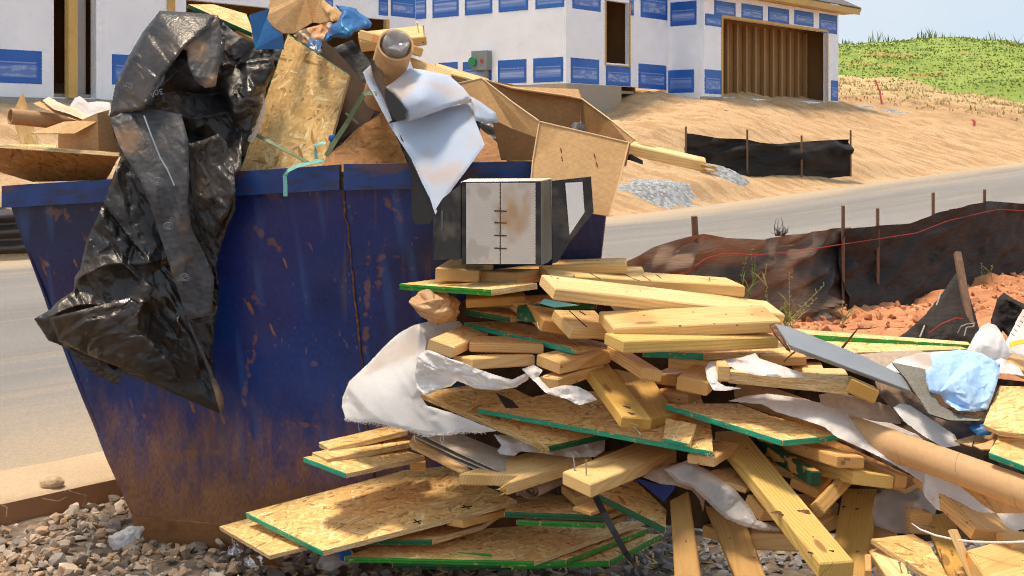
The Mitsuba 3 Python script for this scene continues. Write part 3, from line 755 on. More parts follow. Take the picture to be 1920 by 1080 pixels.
def panel_fence(name, label, pts, stakes, seed, mat_, fold=.05, rib=0):
    """pts: (px, top py, bottom py, distance)."""
    t = thing(name, label, 'silt fence'); Q = np.array(pts, float)
    def fn(A, B):
        px = Q[0, 0] + (Q[-1, 0] - Q[0, 0]) * A
        tp, bt, d = (np.interp(px, Q[:, 0], Q[:, j]) for j in (1, 2, 3))
        py = bt + (tp - bt) * B
        v = np.stack([(px - CX) * d / FOCAL, d, CAM_Z - (py - HY) * d / FOCAL], 1)
        q = np.stack([v[:, 0] * .7, v[:, 2] * 2.2, 0 * A], 1)
        w = fold * 2 * (meshkit.fbm(q * 1.6, 3, seed) - .5) + fold * crumple(np.stack([v[:, 0], v[:, 2]], 1), seed, .3, 2, soft=True, stretch=(3., 0))
        if rib: w = w + rib * np.sin(v[:, 2] * 26 + 2.2 * meshkit.noise(np.stack([v[:, 0] * 1.2, v[:, 2], 0 * A], 1), 2) * 3)
        v[:, 1] += w * 1.5
        return v
    obj('fabric', grid_like(np.linspace(0, 1, 120), np.linspace(0, 1, 30), fn), mat_, t, smooth=True)
    for px, y0, y1, d in stakes:
        obj('stake', box_between(at(px, y1, d - .06), at(px, y0, d - .06), .05, .05, .006, up=(1, 0, 0)), 'stake', t)
    return t
panel_fence('silt_fence', 'far black silt fence panels with four stakes on the sand slope', [(1284, 250, 310, 34.6), (1300, 251, 322, 34.8), (1345, 259, 328, 35.2), (1401, 261, 334, 35.6), (1430, 268, 336, 35.9), (1460, 270, 339, 36.2), (1502, 266, 341, 36.6), (1550, 263, 335, 37.1), (1596, 261, 330, 37.6)],
            [(1286, 237, 312, 34.6), (1401, 243, 336, 35.6), (1503, 254, 342, 36.6), (1595, 244, 331, 37.6)], 4, 'fence_clean', .07)
panel_fence('silt_fence', 'rippled black silt fence at the far side of the street left of the container', [(-120, 380, 486, 17.2), (-40, 384, 489, 17.4), (0, 390, 492, 17.6), (40, 398, 491, 17.8), (100, 400, 489, 18.2), (220, 396, 480, 18.8)], [(-60, 372, 490, 17.3), (130, 392, 488, 18.4)], 6, 'fence_shiny', .03, .06)
def marker(px0, py0, px1, py1, d, label, r=.03):
    a, b = at(px0, py0, d), at(px1, py1, d)
    m = (a + b) / 2 + [.06, 0, .05]
    one('marker_flag', tube([a, m, b], [r, r, r * .7], 6), 'pink_flag', label, 'marker flag')
marker(1654, 200, 1641, 150, 58, 'tall pink marker ribbon leaning beside the straw strip', .045)
marker(1827, 236, 1822, 224, 54, 'low pink marker ribbon on the rough earth at the right', .06)

# ------------------------------------------------------------------ houses under construction
def wall_frame(p0, d0):
    """Frame of a wall face: origin, direction along it."""
    return np.append(p0, 0.), np.append(d0, 0.)
def t_at(p0, d0, px):
    k = (px - CX) / FOCAL; return (k * p0[1] - p0[0]) / (d0[0] - k * d0[1])
def wall_pt(p0, d0, px, py):
    t = t_at(p0, d0, px); q = p0 + d0 * t
    return np.array([q[0], q[1], CAM_Z - (py - HY) * q[1] / FOCAL]), t
def wall(p0, d0, t0, t1, z0, z1, openings, th=.16):
    """A wall with real openings (t0, t1, z0, z1); outer face towards the camera."""
    poly = sg.box(t0, z0, t1, z1)
    for o in openings: poly = poly.difference(sg.box(o[0], o[2], o[1], o[3]))
    V = []
    for g in getattr(poly, 'geoms', [poly]):
        V.append(trimesh.creation.extrude_polygon(g, th, engine='earcut'))
    m = trimesh.util.concatenate(V); v = np.asarray(m.vertices)
    nrm = np.array([-d0[1], d0[0]])
    if np.dot(nrm, p0 + d0 * (t0 + t1) / 2) < 0: nrm = -nrm       # inwards, away from the camera
    out = np.empty_like(v); out[:, :2] = p0 + v[:, :1] * d0 + v[:, 2:] * nrm; out[:, 2] = v[:, 1]
    f = np.asarray(m.faces)
    return out, f
def plate(p0, d0, t0, t1, z0, z1, out=.012, th=.012):
    nrm = np.array([-d0[1], d0[0]])
    if np.dot(nrm, p0 + d0 * (t0 + t1) / 2) < 0: nrm = -nrm
    a = np.append(p0 + d0 * (t0 + t1) / 2 - nrm * (out - th / 2), (z0 + z1) / 2)
    m = bevel_box((t1 - t0, th, z1 - z0), .002); ex = np.append(d0, 0); ey = np.append(nrm, 0)
    v = m.vertices[:, :1] * ex + m.vertices[:, 1:2] * ey + m.vertices[:, 2:] * [0, 0, 1] + a
    plate.uv = np.stack([m.vertices[:, 0] / (t1 - t0) + .5, m.vertices[:, 2] / (z1 - z0) + .5], 1)
    return v, np.asarray(m.faces)
def prints(parent, p0, d0, rects):
    for x0, x1, y0, y1 in rects:
        pm, tm = wall_pt(p0, d0, (x0 + x1) / 2, y0); pb, _ = wall_pt(p0, d0, (x0 + x1) / 2, y1)
        a, b = t_at(p0, d0, x0), t_at(p0, d0, x1)
        mesh = plate(p0, d0, min(a, b), max(a, b), pb[2], pm[2])
        obj('wrap_print', mesh, 'wrap_print', parent, uv=plate.uv)

BACK, FWD = NRM, -NRM
# right house
h2 = thing('house', 'white wrapped house with blue prints and a tall dark window opening', 'house')
C0 = np.array([(1061 - CX) * 42 / FOCAL, 42.0]); Z2 = CAM_Z + (HY - 156) * 42 / FOCAL
TOP2 = 9.4
tw0, tw1 = t_at(C0, U, 1136), t_at(C0, U, 1179); wz0 = wall_pt(C0, U, 1158, 119)[0][2]; wz1 = wall_pt(C0, U, 1158, 3)[0][2]
tE = t_at(C0, U, 1252)
obj('wall', wall(C0, U, 0, tE, Z2, TOP2, [(tw0, tw1, wz0, wz1)]), 'wrap', h2)
obj('wall', wall(C0 + U * .003 - NRM * 0, NRM, .162, 13., Z2, TOP2, []), 'wrap', h2)
fr = [plate(C0, U, tw0 - .06, tw0 - .002, wz0 - .06, wz1, .03, .06), plate(C0, U, tw1 + .002, tw1 + .08, wz0 - .06, wz1, .03, .06), plate(C0, U, tw0 - .06, tw1 + .08, wz0 - .10, wz0 - .06, .05, .08)]
w_ = obj('window_frame', cat_mesh(fr), 'pine', h2)
prints(h2, C0, U, [(1073, 1126, -22, 19), (1180, 1188, -15, 29), (1201, 1251, -18, 35), (1070, 1123, 110, 157), (1136, 1182, 122, 161), (1197, 1249, 121, 167)])
prints(h2, C0, NRM, [(770, 799, -15, 36), (811, 860, -18, 32), (872, 923, -20, 27), (935, 990, -25, 21), (1004, 1058, -28, 15), (822, 858, 117, 160), (868, 922, 115, 158), (934, 987, 112, 156), (1000, 1056, 108, 154)])
# concrete foundation under the corner
tF = t_at(C0, U, 1163)
obj('foundation', wall(C0 - NRM * .05, U, -.05, tF, Z2 - 2.4, Z2 - .004, [], .5), 'concrete', h2)
obj('foundation', wall(C0 - U * .05, NRM, .46, 13., Z2 - 2.4, Z2 - .004, [], .4), 'concrete', h2)
def room(parent, p0, d0, t0, t1, z0, z1, depth, studs=0, side=NRM):
    """Inside of an opening: back and side boards, floor, ceiling, bare studs."""
    q = p0 + side * depth
    obj('back_wall', wall(q, d0, t0 - .5, t1 + .55, z0 - .1, z1 + .3, [], .1), 'room_board', parent)
    for k in range(studs):
        tt_ = t0 - .2 + (t1 - t0 + .9) * k / max(1, studs - 1)
        obj('stud', plate(q, d0, tt_, tt_ + .11, z0, z1, .16, .14), 'stud', parent)
    c = [p0 + d0 * (t0 - .5) + side * .17, p0 + d0 * (t1 + .55) + side * .17, q + d0 * (t1 + .55), q + d0 * (t0 - .5)]
    for z, nm in ((z0 - .02, 'floor'), (z1 + .25, 'ceiling')):
        obj(nm, slab([np.append(x, z) for x in c], .1), 'concrete' if nm == 'floor' else 'room_board', parent)
    for t in (t0 - .5, t1 + .55):
        a, b = p0 + d0 * t + side * .17, q + d0 * t
        obj('side_wall', slab([np.append(a, z0 - .1), np.append(b, z0 - .1), np.append(b, z1 + .3), np.append(a, z1 + .3)], .08), 'room_board', parent)
room(h2, C0, U, tw0, tw1, wz0 - 1.0, wz1, 3.0, 4)
# meter box on its left wall
mb = thing('meter_box', 'grey electric meter box with green glass disc on the white house wall', 'meter box')
p, t0 = wall_pt(C0, NRM, 893, 146); p1, t1_ = wall_pt(C0, NRM, 922, 95)
obj('case', plate(C0, NRM, min(t0, t1_), max(t0, t1_), p[2] + .25, p1[2], .26, .25), 'meter_grey', mb)
obj('conduit', plate(C0, NRM, min(t0, t1_) + .1, min(t0, t1_) + .24, p[2] - 1.0, p[2] + .25, .12, .1), 'meter_grey', mb)
def disc(c, n, r, th=.03):
    m = trimesh.creation.cylinder(r, th, sections=20); z = np.array([n[0], n[1], 0.]); x = np.array([-n[1], n[0], 0.])
    return m.vertices @ np.stack([x, np.array([0, 0, 1.]), z]) + c, m.faces
q = wall_pt(C0, NRM, 897, 117)[0]; obj('meter_glass', disc(q - np.append(U, 0) * .30, U, .17, .1), 'meter_green', mb)
q = wall_pt(C0, NRM, 913, 115)[0]; obj('tag', disc(q - np.append(U, 0) * .27, U, .07), 'meter_red', mb)
# garage wing nearer the street
g2 = thing('garage', 'garage wing with bare studs showing in its wide open doorway', 'garage')
G1 = np.array([(1320 - CX) * 45.7 / FOCAL, 45.7]); ZG = CAM_Z + (HY - 179) * 45.7 / FOCAL
t_end = t_at(G1, U, 1572); to0, to1 = t_at(G1, U, 1355), t_at(G1, U, 1550)
zo1 = wall_pt(G1, U, 1355, 33)[0][2]; ZT = wall_pt(G1, U, 1572, 26)[0][2]
obj('wall', wall(G1, U, 0, t_end, ZG - .5, ZT, [(to0, to1, ZG - .02, zo1)]), 'wrap', g2)
obj('wall', wall(G1 + U * .003, NRM, .162, 1.62, ZG - .5, ZT + 3, []), 'wrap', g2)
obj('wall', wall(G1 + U * (t_end - .163), NRM, .165, 8, ZG - .5, ZT, []), 'wrap', g2)
obj('door_frame', cat_mesh([plate(G1, U, to0 - .10, to0, ZG, zo1 + .08, .03, .1), plate(G1, U, to1, to1 + .10, ZG, zo1 + .08, .03, .1), plate(G1, U, to0, to1, zo1, zo1 + .10, .03, .1)]), 'pine', g2)
room(g2, G1, U, to0, to1, ZG - .02, zo1, 1.1, 14)
prints(g2, G1, U, [(1339, 1379, 3, 31), (1390, 1430, 9, 37), (1440, 1479, 15, 43), (1489, 1525, 21, 48), (1536, 1569, 27, 62), (1322, 1353, 27, 49), (1321, 1352, 131, 176), (1558, 1571, 151, 189)])
prints(g2, G1, NRM, [(1257, 1306, 3, 48), (1253, 1301, 131, 174)])
obj('foundation', plate(G1, U, -.03, to0 - .02, ZG - .8, ZG - .03, .05, .2), 'concrete', g2)
obj('foundation', plate(G1, U, to1 + .02, t_end + .03, ZG - .8, ZG - .03, .05, .2), 'concrete', g2)
# roof with lumber fascia and rake
def roof_pt(t, out, z): return np.append(G1 + U * t - NRM * out, z)
rf = obj('roof', slab([roof_pt(-.4, .62, ZT + .28), roof_pt(t_end + .85, .62, ZT + .28), roof_pt(t_end + .85, -5.0, ZT + 3.0), roof_pt(-.4, -5.0, ZT + 3.0)], .05), 'roofing', g2)
obj('fascia', box_between(roof_pt(-.4, .56, ZT + .10), roof_pt(t_end + .8, .56, ZT + .10), .05, .24), 'pine', rf)
obj('rake', box_between(roof_pt(t_end + .80, .60, ZT + .13), roof_pt(t_end + .80, -5.0, ZT + 2.85), .06, .26), 'pine', rf)
obj('soffit', slab([roof_pt(-.4, .5, ZT + .02), roof_pt(t_end + .75, .5, ZT + .02), roof_pt(t_end + .75, -.2, ZT + .02), roof_pt(-.4, -.2, ZT + .02)], .03), 'pine', g2)
obj('gable', slab([roof_pt(t_end - .02, -.05, ZT), roof_pt(t_end - .02, -5.0, ZT), roof_pt(t_end - .02, -5.0, ZT + 2.7), roof_pt(t_end - .02, -.05, ZT + .3)], .05), 'wrap', g2)
# left house
h1 = thing('house', 'white wrapped house behind the container with an unfinished doorway and yellow posts', 'house')
L0 = np.array([(100 - CX) * 25.5 / FOCAL, 25.5]); Z1 = wall_pt(L0, U, 100, 184)[0][2]; TOP1 = 8.0
e0, e1 = t_at(L0, U, -160), t_at(L0, U, 779)
d0_, d1_ = t_at(L0, U, 101), t_at(L0, U, 178); g0, g1_ = t_at(L0, U, 349), t_at(L0, U, 727)
gz = wall_pt(L0, U, 500, 14)[0][2]
obj('wall', wall(L0, U, e0, e1, Z1, TOP1, [(d0_, d1_, Z1 + .02, Z1 + 2.9), (g0, g1_, Z1 + .02, gz)]), 'wrap', h1)
obj('foundation', wall(L0 - NRM * .04, U, e0, e1, Z1 - 1.6, Z1 - .004, [], .3), 'concrete', h1)
room(h1, L0, U, d0_, d1_, Z1 + .02, Z1 + 2.9, 2.2, 3)
room(h1, L0, U, g0, g1_, Z1 + .02, gz, 4.0, 9)
obj('post', plate(L0, U, t_at(L0, U, 124), t_at(L0, U, 141), Z1 + .01, Z1 + 3.4, .10, .16), 'pine', h1)
obj('post', plate(L0, U, t_at(L0, U, 313), t_at(L0, U, 326), Z1 + .01, TOP1, .05, .06), 'pine', h1)
obj('post', plate(L0, U, t_at(L0, U, 722), t_at(L0, U, 728), Z1 + .01, gz, .05, .08), 'pine', h1)
obj('trim', plate(L0, U, t_at(L0, U, 178), t_at(L0, U, 188), Z1 + .01, Z1 + 3.2, .05, .08), 'wrap', h1)
dr_ = obj('door', plate(L0 + NRM * .30, U, t_at(L0, U, 138), t_at(L0, U, 173), Z1 + .04, Z1 + 2.85, .05, .06), 'door_grey', h1)
ta, tb = t_at(L0, U, 141), t_at(L0, U, 170)
for k in range(2):
    for z0_, z1_ in ((.2, 1.1), (1.25, 2.6)):
        obj('door_panel', plate(L0 + NRM * .30, U, ta + (tb - ta) * (.08 + .46 * k), ta + (tb - ta) * (.46 + .46 * k), Z1 + z0_, Z1 + z1_, .066, .014), 'door_grey', dr_)
prints(h1, L0, U, [(-70, 78, 92, 155), (210, 300, 104, 160), (710, 727, -8, 29), (733, 778, -8, 32), (604, 624, -10, 14)])

# ------------------------------------------------------------------ the container
dump = thing('waste_container', 'dented dark blue steel waste container with rusty muddy foot, heaped with rubbish', 'waste container')
def edge_pt(tab, px):
    Q = np.array(tab, float); return at(px, np.interp(px, Q[:, 0], Q[:, 1]), np.interp(px, Q[:, 0], Q[:, 2]))
WT = [(20, 386, 5.45), (640, 352, 5.13), (690, 351, 5.10), (1142, 345, 5.07)]     # top of the front plate
WB = [(247, 966, 5.40), (440, 985, 5.30), (700, 1004, 5.24), (1080, 1010, 5.20)]   # its foot
def front_fn(A, B):
    # A: 0..1 along with the seam at .55; B: 0 foot, 1 top
    px_t = np.interp(A, [0, .55, 1], [20, 643, 1142]); px_b = np.interp(A, [0, .55, 1], [247, 712, 1066])
    t = np.array([edge_pt(WT, x) for x in px_t]); b = np.array([edge_pt(WB, x) for x in px_b])
    v = b + (t - b) * B[:, None]
    q = np.stack([A * 3.2, B * 2.2, 0 * A], 1)
    dent = .05 * (meshkit.fbm(q * 1.3, 2, 4) - .5) + .012 * (meshkit.noise(q * 5, 8) - .5)
    v[:, 1] += dent * np.sin(np.pi * np.clip(B, 0, 1)) + .006 * np.exp(-((A - .55) / .012) ** 2)
    # left edge is slightly bowed
    v[:, 0] -= .02 * np.sin(np.pi * B) * np.clip(1 - A * 8, 0, 1)
    return v
front = grid_like(np.linspace(0, 1, 120), np.linspace(0, 1, 60), front_fn)
obj('front_plate', front, 'skip_paint', dump, smooth=True)
BK = np.array([.12, 1.45, 0.])
tl, tr, bl, br = edge_pt(WT, 20), edge_pt(WT, 1142), edge_pt(WB, 247), edge_pt(WB, 1066)
def quad_plate(a, b, c, d, n=24):
    return grid_like(np.linspace(0, 1, n), np.linspace(0, 1, n), lambda A, B: (a * ((1 - A) * (1 - B))[:, None] + b * (A * (1 - B))[:, None] + c * (A * B)[:, None] + d * ((1 - A) * B)[:, None]))
obj('end_plate', quad_plate(bl, bl + BK * .9, tl + BK, tl), 'skip_paint', dump)
obj('end_plate', quad_plate(br, br + BK * .9, tr + BK, tr), 'skip_paint', dump)
obj('back_plate', quad_plate(bl + BK * .9, br + BK * .9, tr + BK, tl + BK), 'skip_paint', dump)
# folded rim: two front lengths with a torn gap, plus the far sides
RT = [(3, 349, 5.40), (637, 309, 5.07), (650, 308, 5.06), (1146, 300, 5.02)]
RB = [(7, 389, 5.40), (637, 356, 5.07), (650, 357, 5.06), (1146, 346, 5.02)]
def rim_fn(x0, x1, seed):
    prof = [(0, 1, .0), (0, 0, .0), (1, 0, .075), (1, 1, .075), (0, 1, .0)]
    def fn(A, B):
        px = x0 + (x1 - x0) * A
        t = np.array([edge_pt(RT, x) for x in px]); b = np.array([edge_pt(RB, x) for x in px])
        k = np.clip((B * 4).astype(int), 0, 3); fr_ = B * 4 - k
        P0 = np.array([(p[1], p[2]) for p in prof])
        up = P0[k, 0] + (P0[k + 1, 0] - P0[k, 0]) * fr_; out = P0[k, 1] + (P0[k + 1, 1] - P0[k, 1]) * fr_
        v = b + (t - b) * up[:, None]; v[:, 1] += out
        q = np.stack([A * (x1 - x0) / 90, up * .6, out * 8], 1)
        v[:, 1] += .012 * (meshkit.fbm(q, 3, seed) - .5); v[:, 2] += .008 * (meshkit.fbm(q + 7, 3, seed) - .5)
        return v
    return grid_like(np.linspace(0, 1, int((x1 - x0) / 6)), np.linspace(0, 1, 17), fn)
obj('rim', rim_fn(3, 636, 2), 'rim_paint', dump, smooth=30)
obj('rim', rim_fn(644, 1146, 5), 'rim_paint', dump, smooth=30)
def cap(px):
    t, b = edge_pt(RT, px), edge_pt(RB, px); return (np.array([t, b, b + [0, .075, 0], t + [0, .075, 0]]), np.array([[0, 1, 2], [0, 2, 3]]))
obj('rim_end', cat_mesh([cap(3), cap(636), cap(644), cap(1146)]), 'rust', dump)
obj('rim', box_between(tl + [0, .10, .04], tl + BK + [0, 0, .04], .07, .09), 'rim_paint', dump)
obj('rim', box_between(tr + [0, .10, .04], tr + BK + [0, 0, .04], .07, .09), 'rim_paint', dump)
obj('rim', box_between(tl + BK + [0, .04, .04], tr + BK + [0, .04, .04], .07, .09), 'rim_paint', dump)
# muddy skid under the foot
def skid_fn(A, B):
    px = 246 + (1066 - 246) * A
    top = np.array([edge_pt([(246, 968, 5.385), (428, 984, 5.29), (700, 1003, 5.23), (1000, 1009, 5.19)], x) for x in px])
    bot = np.array([edge_pt([(246, 996, 5.42), (448, 1024, 5.32), (700, 1040, 5.26), (1000, 1046, 5.22)], x + 12) for x in px])
    v = top + (bot - top) * B[:, None]; v[:, 1] += np.where(B < .001, .05, 0)
    return v
obj('skid', grid_like(np.linspace(0, 1, 60), np.array([0, .03, .3, .6, .9, 1, 1.6]), skid_fn), 'skid_mud', dump, smooth=30)
sm = [edge_pt([(643, 352, 5.115), (690, 640, 5.17), (700, 760, 5.19), (712, 1000, 5.225)], x) for x in np.linspace(643, 712, 30)]
rngs = np.random.default_rng(2)
sm = np.array([front_fn(np.array([.55]), np.array([b]))[0] + [rngs.normal(0, .003), -.004, 0] for b in np.linspace(.99, .05, 40)])
obj('weld_seam', tube(sm, rngs.uniform(.0025, .006, 40), 6), 'rust', dump, label='rusty weld seam down the front plate')
# rubbish level inside, below what shows on top
mid = (tl + tr) / 2 + BK / 2
def fill_fn(A, B):
    v = tl + (tr - tl) * A[:, None] + (BK * 1.0) * B[:, None] + np.array([0, .06, 0])
    q = np.stack([A * 9, B * 6, 0 * A], 1)
    v[:, 2] = 1.30 + .22 * np.sin(np.pi * A) * np.sin(np.pi * np.clip(B * 1.0, 0, 1)) + .22 * (meshkit.fbm(q, 3, 3) - .4) * np.sin(np.pi * np.clip(B, .04, .96))
    return v
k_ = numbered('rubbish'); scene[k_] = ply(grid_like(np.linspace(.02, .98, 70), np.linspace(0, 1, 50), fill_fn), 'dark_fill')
labels[k_] = {'label': 'dark rubbish filling the inside of the container', 'category': 'rubbish', 'kind': 'stuff'}

